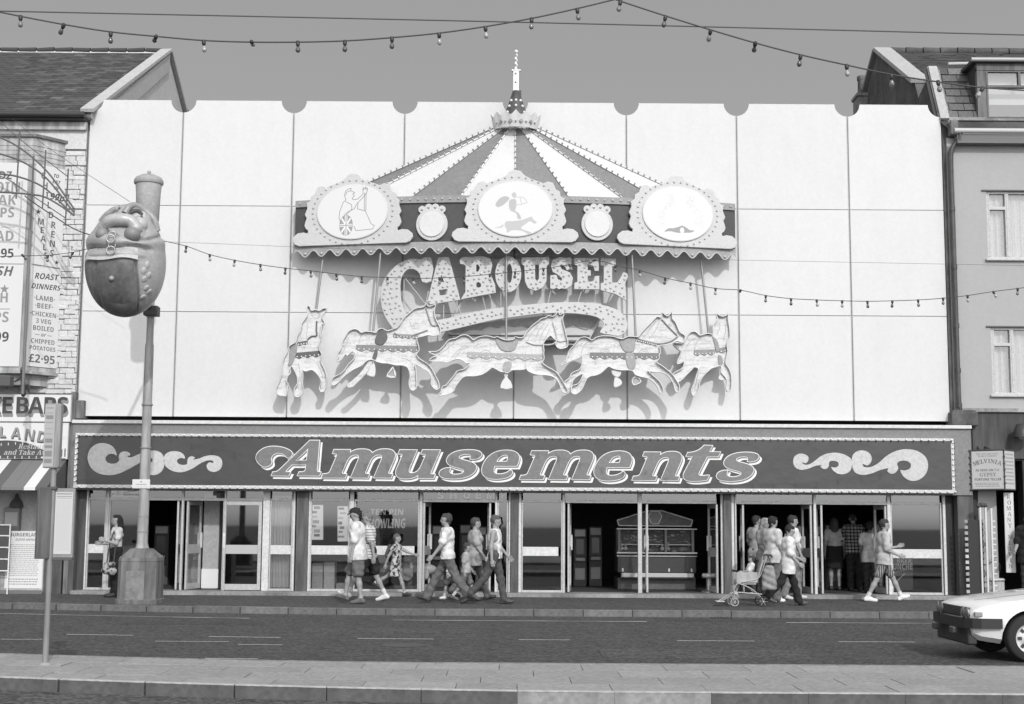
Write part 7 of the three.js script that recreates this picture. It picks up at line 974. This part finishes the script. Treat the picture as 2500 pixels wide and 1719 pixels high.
person({ label: 'youth with white headband, long white tee and black trousers striding past', px: 1925, py: 1479, h: 1.60, yaw: RIGHT, lean: 3, headPitch: 16, hipL: 20, kneeL: 6, footL: 8, hipR: -24, kneeR: 20, shL: 10, elL: 58, shR: 2, elR: 40, band: 1, hair: { style: 'full', g: 0.015 }, top: { g: white, sleeve: 0.9, hem: -0.24, loose: 0.04 }, bottom: { g: 0.018, flare: 0.012 }, shoes: { g: 0.07 } });
person({ label: 'dim figure in dark clothes standing inside the arcade doorway', px: 1970, py: 1449, h: 1.7, yaw: 150, dz: -0.9, y: 0.19, hair: { style: 'long', g: 0.03 }, top: { g: 0.08, sleeve: 1.8, hem: -0.1 }, bottom: { g: 0.04 }, shoes: { g: 0.4 } });
person({ label: 'curly haired person in white crop top and black skirt seen from behind', px: 2040, py: 1449, h: 1.66, yaw: 172, dz: 0, y: 0.2, hipL: 4, hair: { style: 'curly', g: 0.10 }, top: { g: 0.6, sleeve: 0.5, hem: 0.10, loose: 0.014 }, bottom: { type: 'skirt', len: 0.5, g: 0.014, flare: 0.02 }, shoes: { g: 0.05 } });
person({ label: 'person in checked shirt and dark trousers bending over with back turned', px: 2086, py: 1450, h: 1.78, yaw: 176, dz: 0.1, y: 0.2, lean: 12, headPitch: 40, shL: 24, elL: 60, shR: 22, elR: 60, hair: { g: 0.05 }, top: { g: 0.5, tex: 'plaid', sleeve: 1.7, hem: -0.14, loose: 0.034 }, bottom: { g: 0.025, loose: 0.024 }, shoes: { g: 0.04 } });
person({ label: 'person in white vest with small rucksack half hidden behind the striped shorts', px: 2127, py: 1455, h: 1.66, yaw: RIGHT + 60, skin: 0.12, hair: { style: 'full', g: 0.015 }, top: { g: 0.66, sleeve: 0.5, hem: -0.16 }, bottom: { g: 0.03 }, shoes: { g: 0.05 } });
person({ label: 'person in pale tee and striped shorts striding with hands held out', px: 2158, py: 1469, h: 1.77, yaw: RIGHT, lean: 4, hipL: 30, kneeL: 6, footL: 20, hipR: -22, kneeR: 6, footR: -4, shL: 22, elL: 78, shR: 4, elR: 60, hair: { style: 'full', g: 0.04 }, top: { g: 0.5, sleeve: 0.85, hem: -0.13, loose: 0.034 }, bottom: { type: 'shorts', len: 0.4, g: 0.3, tex: 'vstripe', loose: 0.016 }, shoes: { g: 0.7 }, socks: { g: 0.72, l: 0.25 } });
person({ label: 'long haired person with white top and patterned bag eating beside the lamp plinth', px: 279, py: 1458, h: 1.70, yaw: LEFT + 28, headYaw: -10, shL: 12, elL: 92, abL: 10, shR: 6, elR: 84, hair: { style: 'long', g: 0.012 }, top: { g: 0.62, sleeve: 0.5, hem: 0.04, loose: 0.016 }, bottom: { g: 0.012 }, shoes: { g: 0.02 } });
person({ label: 'person in loose dark tee at the novelty shop door', at: [P(2512, 1300, 0.6).x, 0.12, 0.6], h: 1.86, yaw: -30, shR: 12, elR: 40, shL: 4, hair: { g: 0.03 }, top: { g: 0.016, sleeve: 0.85, hem: -0.2, loose: 0.04 }, bottom: { g: 0.05 }, shoes: { g: 0.05 } });
person({ label: 'stooping person in pale sun cap by the ribbed drum', at: [P(2428, 1400, -0.15).x, 0.12, -0.2], h: 1.3, yaw: -50, lean: 16, headPitch: 18, cap: 0.6, shL: 30, elL: 50, shR: 30, elR: 60, hair: { g: 0.3 }, top: { g: 0.05, sleeve: 0.6, hem: -0.1 }, bottom: { g: 0.04 }, shoes: { g: 0.03 } });
person({ label: 'stall keeper in dim clothes leaning behind the burger counter', at: [P(72, 1290, -1.0).x, 0.12, -1.0], h: 1.62, yaw: -20, lean: 10, shL: 30, elL: 50, shR: 20, elR: 40, hair: { style: 'full', g: 0.04 }, top: { g: 0.2, sleeve: 0.7, hem: -0.1 }, bottom: { g: 0.05 }, shoes: { g: 0.05 } });

// ============================================================ car, pushchair, bags, arcade machines
{
  const Cz = 12.35, C = thing('coupe_car', 'white coupe with black grille and bumper driving along the road', 'car', [5.88, 0, Cz]);
  // half section at a station: bottom, belt, crown height and half width; loft nose (x = 0) to tail
  const S = [[0, 0.36, 0.62, 0.655, 0.70], [0.03, 0.30, 0.645, 0.69, 0.745], [0.12, 0.26, 0.675, 0.735, 0.79], [0.4, 0.22, 0.715, 0.795, 0.83], [0.8, 0.2, 0.75, 0.845, 0.845], [1.2, 0.2, 0.785, 0.885, 0.85], [1.6, 0.2, 0.815, 0.925, 0.852], [2.4, 0.2, 0.83, 0.93, 0.852], [3.2, 0.2, 0.845, 0.945, 0.845], [3.8, 0.22, 0.85, 0.95, 0.83], [4.15, 0.28, 0.82, 0.91, 0.79], [4.28, 0.36, 0.78, 0.84, 0.72]];
  const sec = ([x, b, m, t, w]) => { const h = [[0, b], [w * 0.84, b], [w * 0.95, b + 0.06], [w, b + 0.2], [w * 1.0, (b + 0.2 + m) / 2], [w * 0.985, m - 0.06], [w * 0.955, m], [w * 0.9, m + (t - m) * 0.42], [w * 0.7, m + (t - m) * 0.78], [w * 0.36, m + (t - m) * 0.96], [0, t]]; return [...h.map(([z, y]) => [x, y, z]), ...h.slice(1, -1).reverse().map(([z, y]) => [x, y, -z])]; };
  const rings = S.map(sec), pos = [], n = rings[0].length, idx = [];
  rings.forEach(r => r.forEach(p => pos.push(...p)));
  for (let i = 0; i + 1 < rings.length; i++) for (let j = 0; j < n; j++) { const a = i * n + j, b = i * n + (j + 1) % n, c = a + n, d = b + n; idx.push(a, c, b, b, c, d); }
  const cap = (o, f) => { const c = pos.length / 3; let y = 0; for (let j = 0; j < n; j++) y += pos[(o + j) * 3 + 1] / n; pos.push(pos[o * 3], y, 0); for (let j = 0; j < n; j++) f ? idx.push(c, o + j, o + (j + 1) % n) : idx.push(c, o + (j + 1) % n, o + j); };
  cap(0, true); cap((rings.length - 1) * n, false);
  let g = new THREE.BufferGeometry(); g.setAttribute('position', new THREE.Float32BufferAttribute(pos, 3)); g.setIndex(idx); g.computeVertexNormals(); g.setAttribute('uv', new THREE.Float32BufferAttribute(new Float32Array(pos.length / 3 * 2), 2));
  const ev = new Evaluator(); ev.useGroups = false; let B = new Brush(g); B.updateMatrixWorld();
  for (const wx of [0.72, 3.34]) { const cg = new THREE.CylinderGeometry(0.355, 0.355, 2.2, 36).rotateX(Math.PI / 2); cg.translate(wx, 0.30, 0); const b = new Brush(cg); b.updateMatrixWorld(); B = ev.evaluate(B, b, SUBTRACTION); }
  let bg = B.geometry; bg.deleteAttribute('normal'); bg.deleteAttribute('uv'); if (bg.index) bg = bg.toNonIndexed(); bg = toCreasedNormals(bg, 0.5);
  const paint = M(0.72, 0.3, { phys: { clearcoat: 0.8, clearcoatRoughness: 0.08 } }), black = M(0.02, 0.5), rub = M(0.03, 0.7);
  mesh('body', bg, paint, C);
  mesh('wheel_well', [box(0.36, 1.08, 0.25, 0.6, -0.6, 0.6), box(2.98, 3.7, 0.25, 0.6, -0.6, 0.6)], rub, C);
  const tape = (pts, y0, y1, th, m, nm) => { const A = pts.map(([x, z]) => [x, y1, z]), Bq = pts.map(([x, z]) => [x, y0, z]); mesh(nm, [quadStrip(A, Bq), quadStrip(A.map(p => [p[0], p[1], p[2] * 0.93]), A)], m, C); };
  const bump = [[0.36, 0.855], [0.3, 0.85], [0.1, 0.83], [0.0, 0.78], [-0.07, 0.68], [-0.1, 0.4], [-0.105, 0]], full = [...bump, ...bump.slice(0, -1).reverse().map(([x, z]) => [x, -z])];
  tape(full, 0.42, 0.545, 0, black, 'front_bumper');
  tape([[1.1, 0.858], [2.95, 0.857]], 0.44, 0.50, 0, black, 'side_strip'); tape([[1.1, -0.858], [2.95, -0.857]], 0.44, 0.50, 0, black, 'side_strip');
  mesh('rear_bumper', rbox(4.18, 4.36, 0.42, 0.54, -0.78, 0.78, 0.04), black, C);
  mesh('grille', rbox(-0.016, 0.03, 0.545, 0.672, -0.64, 0.64, 0.01), black, C);
  for (let i = 0; i < 5; i++) mesh('grille_bar', box(-0.02, 0.0, 0.565 + i * 0.02, 0.571 + i * 0.02, -0.36, 0.36), M(0.1, 0.4), C);
  for (const s of [-1, 1]) for (const k of [0, 1]) { const L = new THREE.Group(); L.name = 'headlamp'; C.add(L); const z = s * (0.46 + k * 0.16); mesh('rim', [new THREE.TorusGeometry(0.068, 0.01, 8, 20).rotateY(Math.PI / 2).translate(-0.018, 0.608, z)], M(0.3, 0.3, { metal: 0.6 }), L); mesh('lens', new THREE.SphereGeometry(0.066, 16, 10).scale(0.4, 1, 1).translate(-0.012, 0.608, z), M(0.14, 0.08, { phys: { clearcoat: 1 } }), L); }
  mesh('front_valance', rbox(-0.03, 0.1, 0.2, 0.42, -0.66, 0.66, 0.03), M(0.03, 0.6), C);
  for (const s of [-1, 1]) mesh('fog_lamp', rbox(-0.16, -0.09, 0.33, 0.42, s * 0.38 - 0.08, s * 0.38 + 0.08, 0.02), M(0.06, 0.3), C);
  mesh('indicator', rbox(0.03, 0.13, 0.565, 0.625, 0.74, 0.80, 0.01), M(0.25, 0.3), C);
  for (const s of [-1, 1]) mesh('bonnet_seam', rod([0.14, 0.757, s * 0.42], [1.5, 0.919, s * 0.46], 0.004), M(0.2, 0.6), C);
  // cabin
  const cabS = [[1.5, 0.9, 0.70], [2.05, 1.24, 0.60], [2.4, 1.31, 0.58], [3.0, 1.30, 0.57], [3.5, 1.18, 0.57], [4.0, 0.93, 0.62]], rows = cabS.map(([x, y, w]) => [[x, 0.86, 0.78], [x, y - 0.05, w], [x, y, w * 0.8], [x, y, -w * 0.8], [x, y - 0.05, -w], [x, 0.86, -0.78]]);
  const cab = []; for (let i = 0; i + 1 < rows.length; i++) cab.push(quadStrip(rows[i], rows[i + 1])); mesh('cabin_glass', cab, M(0.03, 0.05, { phys: { clearcoat: 1 } }), C);
  mesh('roof_panel', [quadStrip([[2.1, 1.262, 0.58], [2.1, 1.272, 0], [2.1, 1.262, -0.58]], [[2.5, 1.325, 0.575], [2.5, 1.335, 0], [2.5, 1.325, -0.575]]), quadStrip([[2.5, 1.325, 0.575], [2.5, 1.335, 0], [2.5, 1.325, -0.575]], [[3.3, 1.265, 0.565], [3.3, 1.275, 0], [3.3, 1.265, -0.565]])], paint, C);
  for (const s of [-1, 1]) { mesh('pillar', [rod([1.52, 0.9, s * 0.74], [2.08, 1.25, s * 0.6], 0.03), rod([2.08, 1.25, s * 0.6], [3.4, 1.24, s * 0.585], 0.028), rod([3.4, 1.24, s * 0.585], [4.0, 0.92, s * 0.7], 0.05), rod([2.75, 0.9, s * 0.77], [2.8, 1.29, s * 0.6], 0.03)], paint, C); mesh('door_mirror', rbox(1.72, 1.8, 0.95, 1.05, s * 0.84 - 0.05, s * 0.84 + 0.06, 0.02), black, C); }
  for (const [wx, s] of [[0.72, 1], [0.72, -1], [3.34, 1], [3.34, -1]]) { const W = new THREE.Group(); W.name = 'wheel'; C.add(W); W.position.set(wx, 0.30, s * 0.74); const tl = (p, m, nm) => { const q = new THREE.LatheGeometry(p.map(v => new THREE.Vector2(...v)), 40).rotateX(Math.PI / 2); if (s < 0) q.rotateY(Math.PI); mesh(nm, q, m, W); };
    tl([[0.19, -0.09], [0.27, -0.09], [0.297, -0.06], [0.3, 0], [0.297, 0.06], [0.27, 0.09], [0.19, 0.09]], M(0.02, 0.85), 'tyre'); tl([[0.19, 0.085], [0.205, 0.088], [0.2, 0.07], [0.17, 0.05], [0.13, 0.055], [0.07, 0.07], [0.05, 0.08], [0, 0.08]], M(0.6, 0.35, { metal: 0.3 }), 'rim'); for (let i = 0; i < 8; i++) { const a = i * Math.PI / 4; mesh('slot', box(0.105, 0.155, -0.02, 0.02, s > 0 ? 0.054 : -0.066, s > 0 ? 0.066 : -0.054).rotateZ(a), M(0.04, 0.7), W); } }
}
{ // pushchair with a seated child
  const g = G(1832, 1480), P0 = thing('pushchair', 'light framed pushchair with pale seat box before the right hand doors', 'pushchair', [g.x, 0.12, g.z]), fr = M(0.36, 0.4, { metal: 0.4 }), z = 0.19;
  for (const s of [-1, 1]) { mesh('frame_side', [tube([[-0.36, 0.12, s * z], [-0.3, 0.42, s * z], [-0.05, 0.5, s * z], [0.14, 0.56, s * z], [0.3, 0.98, s * z]], 0.012, 30, 8), tube([[-0.28, 0.46, s * z], [0.0, 0.34, s * z], [0.22, 0.14, s * z]], 0.011, 20, 8), rod([-0.36, 0.28, s * z], [0.2, 0.24, s * z], 0.01)], fr, P0); mesh('handle', tube([[0.3, 0.98, s * z], [0.38, 1.0, s * z], [0.41, 0.95, s * z]], 0.017, 16, 8), M(0.03, 0.7), P0); mesh('footrest_tube', tube([[-0.3, 0.3, s * 0.13], [-0.48, 0.16, s * 0.13], [-0.6, 0.1, s * 0.12]], 0.01, 16, 6), fr, P0); }
  mesh('seat', [rbox(-0.3, 0.1, 0.42, 0.46, -0.17, 0.17, 0.015), tube([[0.1, 0.46, 0], [0.22, 0.85, 0]], 0.02, 6, 6), rbox(-0.02, 0.02, 0, 0.46, -0.17, 0.17, 0.015).rotateZ(-0.3).translate(0.1, 0.46, 0)], M(0.4, 0.9, { tex: 'cloth' }), P0);
  mesh('side_panel', rbox(-0.3, 0.12, 0.46, 0.66, 0.17, 0.19, 0.015), M(0.42, 0.9, { tex: 'cloth' }), P0); mesh('side_panel', rbox(-0.3, 0.12, 0.46, 0.66, -0.19, -0.17, 0.015), M(0.42, 0.9, { tex: 'cloth' }), P0); mesh('lap_bar', tube([[-0.28, 0.68, -0.19], [-0.34, 0.69, 0], [-0.28, 0.68, 0.19]], 0.02, 20, 8), M(0.03, 0.6), P0); mesh('footboard', rbox(-0.68, -0.52, 0.085, 0.1, -0.14, 0.14, 0.005), M(0.5, 0.6), P0);
  for (const [x, r, d] of [[-0.34, 0.085, 0.02], [0.22, 0.1, 0.02]]) for (const s of [-1, 1]) { const W = new THREE.Group(); W.name = 'wheel'; P0.add(W); W.position.set(x, r, s * (z + 0.02)); mesh('tyre', new THREE.TorusGeometry(r - 0.012, 0.012, 8, 28), x < 0 ? M(0.3, 0.7) : M(0.03, 0.8), W); mesh('hub', [rod([0, 0, -d], [0, 0, d], 0.02), ...[0, 1, 2, 3, 4, 5].map(i => rod([0, 0, 0], [Math.cos(i * Math.PI / 3) * (r - 0.012), Math.sin(i * Math.PI / 3) * (r - 0.012), 0], 0.005))], M(0.3, 0.5), W); }
  const k = person({ label: 'toddler in white top seated in the pushchair', at: [g.x - 0.02, 0.12, g.z], h: 0.88, yaw: LEFT, hipL: 62, kneeL: 40, hipR: 58, kneeR: 34, shL: 40, elL: 40, shR: 40, elR: 30, lean: -12, hair: { style: 'full', g: 0.05 }, top: { g: 0.68, sleeve: 0.8, hem: -0.05 }, bottom: { type: 'shorts', len: 0.42, g: 0.4 }, shoes: { g: 0.6 } });
  k.J.W.position.y = 0.12 + 0.46 + 0.07 - k.J.pel[1] + 0.04;
  const bp = P(1874, 1375, g.z + 0.1), bag = thing('carrier_bag', 'grey carrier bag hanging from the pushchair handle', 'bag', [bp.x, 0.12 + 0.3, g.z + 0.24]); mesh('sack', solid([[[-0.05, 0.46, 0], [0.05, 0.46, 0], 0.035, 0.035], [[-0.07, 0.38, 0], [-0.09, 0.08, 0], 0.05, 0.06], [[0.07, 0.38, 0], [0.09, 0.08, 0], 0.05, 0.06], [[0, 0.4, 0], [0, 0.07, 0], 0.06, 0.06]], 0.04, 0.014, null, 0.007), M(0.27, 0.6, { tex: 'cloth' }), bag); mesh('loop', tube([[-0.06, 0.48, 0], [0, 0.66, -0.02], [0.05, 0.48, 0]], 0.008, 14, 6), M(0.05, 0.7), bag);
}
{ // bag and snack of the person by the plinth
  const g = G(272, 1459), B = thing('shoulder_bag', 'patterned shoulder bag hanging beside the lamp plinth', 'bag', [g.x - 0.02, 0.12, g.z + 0.16]); mesh('pouch', solid([[[-0.07, 0.68, 0], [0.07, 0.68, 0], 0.05, 0.05], [[-0.08, 0.56, 0], [0.09, 0.54, 0], 0.08, 0.07]], 0.05, 0.012, null, 0.006), cloth(0.34, 'floral'), B); mesh('strap', tube([[-0.06, 0.72, 0], [-0.02, 1.1, -0.02], [0.03, 1.36, -0.14], [0.07, 1.1, -0.12], [0.08, 0.72, 0]], 0.014, 30, 6), M(0.05, 0.8), B);
  const s = P(247, 1318, g.z + 0.05), F = thing('snack_cone', 'small white snack cone held up beside the shop window', 'snack', [s.x, s.y, s.z]); mesh('cone', lathe([[0.005, -0.12], [0.035, 0.0], [0.03, 0.0]], 0, 0, 0, 12), M(0.5, 0.8), F); mesh('scoop', ball(0, 0.02, 0, 0.042), M(0.75, 0.7), F);
  const d = G(938, 1456), R = thing('roll_bag', 'long dark bag carried by the child in the flowered dress', 'bag', [P(947, 1345, d.z).x, P(947, 1345, d.z).y, d.z]); mesh('roll', rod([-0.04, -0.12, 0.02], [0.05, 0.14, 0], 0.042, 0.042, 14), M(0.06, 0.7), R); mesh('strap', tube([[-0.04, -0.12, 0.05], [0.05, 0.05, 0.06], [0.06, 0.14, 0.03]], 0.008, 12, 6), M(0.04, 0.7), R);
}
// ------------------------------------------------------------ inside the arcade
{
  const z = -1.9, q = (x, y) => P(x, y, z), pa = q(1505, 1420), pb = q(1700, 1420), K = thing('coin_pusher', 'big coin pusher machine with pale edged pediment standing inside the open doors', 'arcade machine'), X = px => q(px, 1340).x, Y = py => q(1600, py).y;
  const body = M(0.05, 0.35, { tex: 'grain' }), trim = M(0.6, 0.3, { metal: 0.3 }), y0 = 0.19;
  mesh('base', rbox(X(1508), X(1698), y0, Y(1412), z - 1.2, z, 0.02), M(0.14, 0.5, { tex: 'stain' }), K); mesh('ledge', rbox(X(1516), X(1692), Y(1409), Y(1399), z - 0.1, z + 0.14, 0.01), M(0.5, 0.35), K); mesh('tray', rbox(X(1512), X(1696), Y(1412), Y(1409.5), z - 0.1, z + 0.2, 0.006), body, K);
  mesh('cabinet', [rbox(X(1508), X(1700), Y(1399), Y(1357), z - 1.2, z - 0.02, 0.02), box(X(1508), X(1700), Y(1357), Y(1290), z - 1.2, z - 0.5)], body, K);
  for (const [a, b] of [[1352, 1348], [1359, 1357], [1293, 1290]]) mesh('trim_rail', rbox(X(1506), X(1702), Y(a), Y(b), z - 0.03, z + 0.02, 0.004), trim, K);
  for (const px of [1512, 1570, 1626, 1692]) mesh('mullion', rbox(X(px) - 0.03, X(px) + 0.03, Y(1348), Y(1293), z - 0.04, z, 0.006), M(0.2, 0.4), K);
  for (const [a, b] of [[1515, 1567], [1573, 1623], [1629, 1689]]) { mesh('play_field', quadGeo(q(a, 1347).add(new THREE.Vector3(0, 0, -0.25)), q(b, 1347).add(new THREE.Vector3(0, 0, -0.25)), q(b, 1296).add(new THREE.Vector3(0, 0, -0.4)), q(a, 1296).add(new THREE.Vector3(0, 0, -0.4))), print(128, 128, (c, w, h) => { c.fillStyle = GR(0.12); c.fillRect(0, 0, w, h); for (let i = 0; i < 40; i++) { c.fillStyle = GR(rr(0.1, 0.6)); c.fillRect(rnd() * w, rnd() * h, 4 + rnd() * 22, 2 + rnd() * 6); } }), K); mesh('coin_shelf', rbox(X(a), X(b), Y(1331), Y(1329), z - 0.3, z - 0.1, 0.004), trim, K); }
  for (const px of [1519, 1528, 1618, 1632]) mesh('prize', [ball(X(px), Y(1340), z - 0.08, 0.05), ball(X(px), Y(1331), z - 0.08, 0.035)], M(0.45, 0.7), K);
  for (const px of [1520, 1633, 1688]) mesh('coin_slot', rbox(X(px) - 0.02, X(px) + 0.02, Y(1396), Y(1388), z - 0.02, z + 0.02, 0.004), trim, K);
  const ped = [[1507, 1270], [1582, 1247], [1616, 1247], [1691, 1270], [1687, 1285], [1511, 1283]].map(([a, b]) => [q(a, b).x, q(a, b).y]); mesh('pediment', ext(poly(ped), 0.2, 0.01, z - 0.22), M(0.07, 0.3), K);
  const outl = (pts, nm) => mesh(nm, pts.map((p, i) => { const a = pts[i], b = pts[(i + 1) % pts.length]; return rod([a[0], a[1], z], [b[0], b[1], z], 0.016, 0.016, 6); }), M(0.75, 0.3), K); outl(ped, 'pediment_edge'); const hex = [[1590, 1248], [1608, 1248], [1616, 1260], [1608, 1279], [1590, 1279], [1583, 1260]].map(([a, b]) => [q(a, b).x, q(a, b).y]); outl(hex, 'emblem_edge'); mesh('emblem', ext(poly(hex), 0.01, 0, z - 0.01), M(0.18, 0.3), K); mesh('pediment_panel', ext(poly([[1515, 1272], [1580, 1252], [1580, 1279], [1517, 1281]].map(([a, b]) => [q(a, b).x, q(a, b).y])), 0.01, 0, z - 0.012), M(0.2, 0.5, { tex: 'stain' }), K); mesh('pediment_panel', ext(poly([[1618, 1252], [1684, 1272], [1682, 1283], [1612, 1279]].map(([a, b]) => [q(a, b).x, q(a, b).y])), 0.01, 0, z - 0.012), M(0.2, 0.5, { tex: 'stain' }), K);
}
{
  const z = -0.75, c = P(995, 1390, z), R = thing('rocket_ride', 'pale rocket shaped childrens ride poking out beside the doorway', 'ride', [c.x, 0.19, z]), s = 1 / PXM(z), hy = c.y - 0.19;
  mesh('hull', new THREE.LatheGeometry([[0.001, 74], [8, 66], [15, 50], [19, 25], [20, 0], [19, -30], [15, -55], [9, -72], [0.001, -74]].map(([r, y]) => new THREE.Vector2(r * s, y * s)), 28).rotateZ(-Math.PI / 2).translate(0, hy, 0), M(0.34, 0.4, { tex: 'grain' }), R); mesh('nose_band', new THREE.TorusGeometry(18.6 * s, 0.012, 8, 32).rotateY(Math.PI / 2).translate(32 * s, hy, 0), M(0.1, 0.5), R);
  mesh('cockpit', rbox(-0.2, 0.1, hy + 0.12, hy + 0.26, -0.1, 0.1, 0.03), M(0.04, 0.3), R); for (const a of [0, 2.1, 4.2]) mesh('fin', ext(poly([[-0.62, 0.08], [-0.4, 0.14], [-0.55, 0.34], [-0.7, 0.36]]), 0.02, 0.004, -0.01).rotateX(a).translate(0, hy, 0), M(0.25, 0.5), R);
  mesh('stand', [rbox(-0.4, 0.4, 0, 0.12, -0.25, 0.25, 0.03), rbox(-0.12, 0.12, 0.12, hy - 0.12, -0.1, 0.1, 0.02)], M(0.08, 0.5), R); for (const x of [-0.3, 0.05]) mesh('wheel_disc', new THREE.CylinderGeometry(0.14, 0.14, 0.05, 24).rotateX(Math.PI / 2).translate(x + 0.3, hy - 0.1, 0.2), M(0.3, 0.5), R);
}
{
  const box2 = (nm, lb, cat, a, b, pt, pb, z, d, g, extra) => { const x0 = P(a, pb, z).x, x1 = P(b, pb, z).x, y1 = P((a + b) / 2, pt, z).y, T0 = thing(nm, lb, cat, [(x0 + x1) / 2, 0.19, z]); mesh('carcass', rbox(-(x1 - x0) / 2, (x1 - x0) / 2, 0, y1 - 0.19, -d, 0, 0.015), M(g, 0.7, { tex: 'grain' }), T0); if (extra) extra(T0, x1 - x0, y1 - 0.19); return T0; };
  box2('pale_column', 'pale square column just inside the first doors', 'column', 492, 531, 1203, 1420, -0.9, 0.4, 0.45, (t, w, h) => mesh('sunlit_foot_paint', rbox(-w / 2 - 0.01, w / 2 + 0.01, 0.02, 0.45, -0.02, 0.012, 0.006), M(0.68, 0.6), t));  // paler slab paints the sunlit lower part of the column
  const carton = (a, b, t, g, l) => box2('carton', l, 'box', a, b, t, 1442, -0.5, 0.4, g, (T0, w, h) => mesh('flap', rbox(-w / 2 + 0.01, w / 2 - 0.01, h, h + 0.006, -0.39, -0.01, 0.002), M(g * 1.1, 0.8), T0));
  carton(760, 787, 1376, 0.4, 'pale upright carton behind the window beside the grey pillar'); carton(789, 816, 1374, 0.46, 'taller pale carton next to the upright carton behind the window'); carton(820, 846, 1425, 0.3, 'low pale carton at the foot of the window by the thick post');
  const scr2 = (T0, w, h) => { mesh('screen', rbox(-w / 2 + 0.06, w / 2 - 0.06, h * 0.55, h * 0.82, 0, 0.015, 0.01), M(0.12, 0.15), T0); mesh('top_sign', rbox(-w / 2 + 0.03, w / 2 - 0.03, h * 0.86, h - 0.03, 0, 0.02, 0.01), M(0.5, 0.4), T0); mesh('panel', rbox(-w / 2 + 0.04, w / 2 - 0.04, h * 0.44, h * 0.5, 0, 0.14, 0.02), M(0.35, 0.4), T0); mesh('coin_door', rbox(-0.12, 0.12, h * 0.12, h * 0.32, 0, 0.012, 0.006), M(0.22, 0.4, { metal: 0.4 }), T0); };
  [[1400, 1432, 1290, -3.2], [1438, 1470, 1286, -3.6], [1052, 1085, 1282, -2.6], [1120, 1150, 1280, -3.4], [1160, 1188, 1285, -2.8], [1830, 1862, 1285, -3.3], [1935, 1965, 1282, -2.4], [2016, 2050, 1280, -2.8], [2125, 2158, 1278, -2.2], [372, 408, 1282, -2.8], [468, 488, 1284, -2.2]].forEach(([a, b, t, z], i) => box2('fruit_machine', 'dim upright fruit machine standing back inside the arcade', 'fruit machine', a, b, t, 1430, z, 0.6, [0.10, 0.14, 0.08][i % 3], scr2).userData.group = 'fruit machines inside the arcade');
  const poster = (l, pxs, z = -0.145) => { const [a, t, b, u] = pxs, v = thing('window_poster', l, 'poster'); const p = [[a, u], [b, u], [b, t], [a, t]].map(([x, y]) => P(x, y, z)); mesh('paper', quadGeo(...p), print(128, 256, (c, w, h) => { c.fillStyle = GR(0.6); c.fillRect(0, 0, w, h); for (let i = 0; i < 7; i++) { c.fillStyle = GR(rr(0.06, 0.4)); c.fillRect(rr(4, 40), 10 + i * 34, rr(40, 80), rr(10, 24)); } }), v); };
  poster('patchy white poster stuck inside the window beside the grey pillar', [760, 1233, 789, 1318]); poster('white poster with letter shapes stuck inside the window by the thick post', [824, 1236, 850, 1322]); { const v = thing('window_poster', 'dark poster with a pale slanting streak low in the last window', 'poster'); mesh('paper', quadGeo(...[[2180, 1440], [2229, 1440], [2229, 1361], [2180, 1361]].map(([x, y]) => P(x, y, -0.16))), print(128, 200, (c, w, h) => { c.fillStyle = GR(0.02); c.fillRect(0, 0, w, h); c.strokeStyle = GR(0.3); c.lineWidth = 5; c.beginPath(); c.moveTo(24, 150); c.lineTo(76, 100); c.stroke(); c.lineWidth = 2; c.beginPath(); c.moveTo(6, 100); c.quadraticCurveTo(40, 84, 90, 76); c.stroke(); c.fillStyle = GR(0.3); c.fillRect(0, 148, 18, 40); }), v); }
  const xc0 = P(660, 1330, -0.3).x, xc1 = P(713, 1330, -0.3).x, pts = Array.from({ length: 50 }, (_, i) => [xc0 + (xc1 - xc0) * i / 49, -0.32 + 0.03 * Math.sin(i * 0.95)]); one('window_curtain', 'pleated pale curtain hanging behind the narrow window by the grey pillar', 'curtain', [quadStrip(pts.map(([x, zz]) => [x, P(700, 1210, -0.3).y, zz]), pts.map(([x, zz]) => [x, 0.26, zz]))], M(0.5, 0.9, { side: 1 }));
  const st = P(1730, 1430, -0.9), T0 = thing('stool', 'pale padded stool by the door post inside the doorway', 'stool', [st.x, 0.19, -0.9]); mesh('seat', lathe([[0, 0.42], [0.13, 0.42], [0.15, 0.38], [0.14, 0.32], [0, 0.32]], 0, 0, 0, 18), M(0.5, 0.6), T0); mesh('pedestal', lathe([[0.16, 0], [0.16, 0.03], [0.05, 0.06], [0.05, 0.32]], 0, 0, 0, 16), M(0.3, 0.3, { metal: 0.6 }), T0);
}

renderer.render(scene, camera);
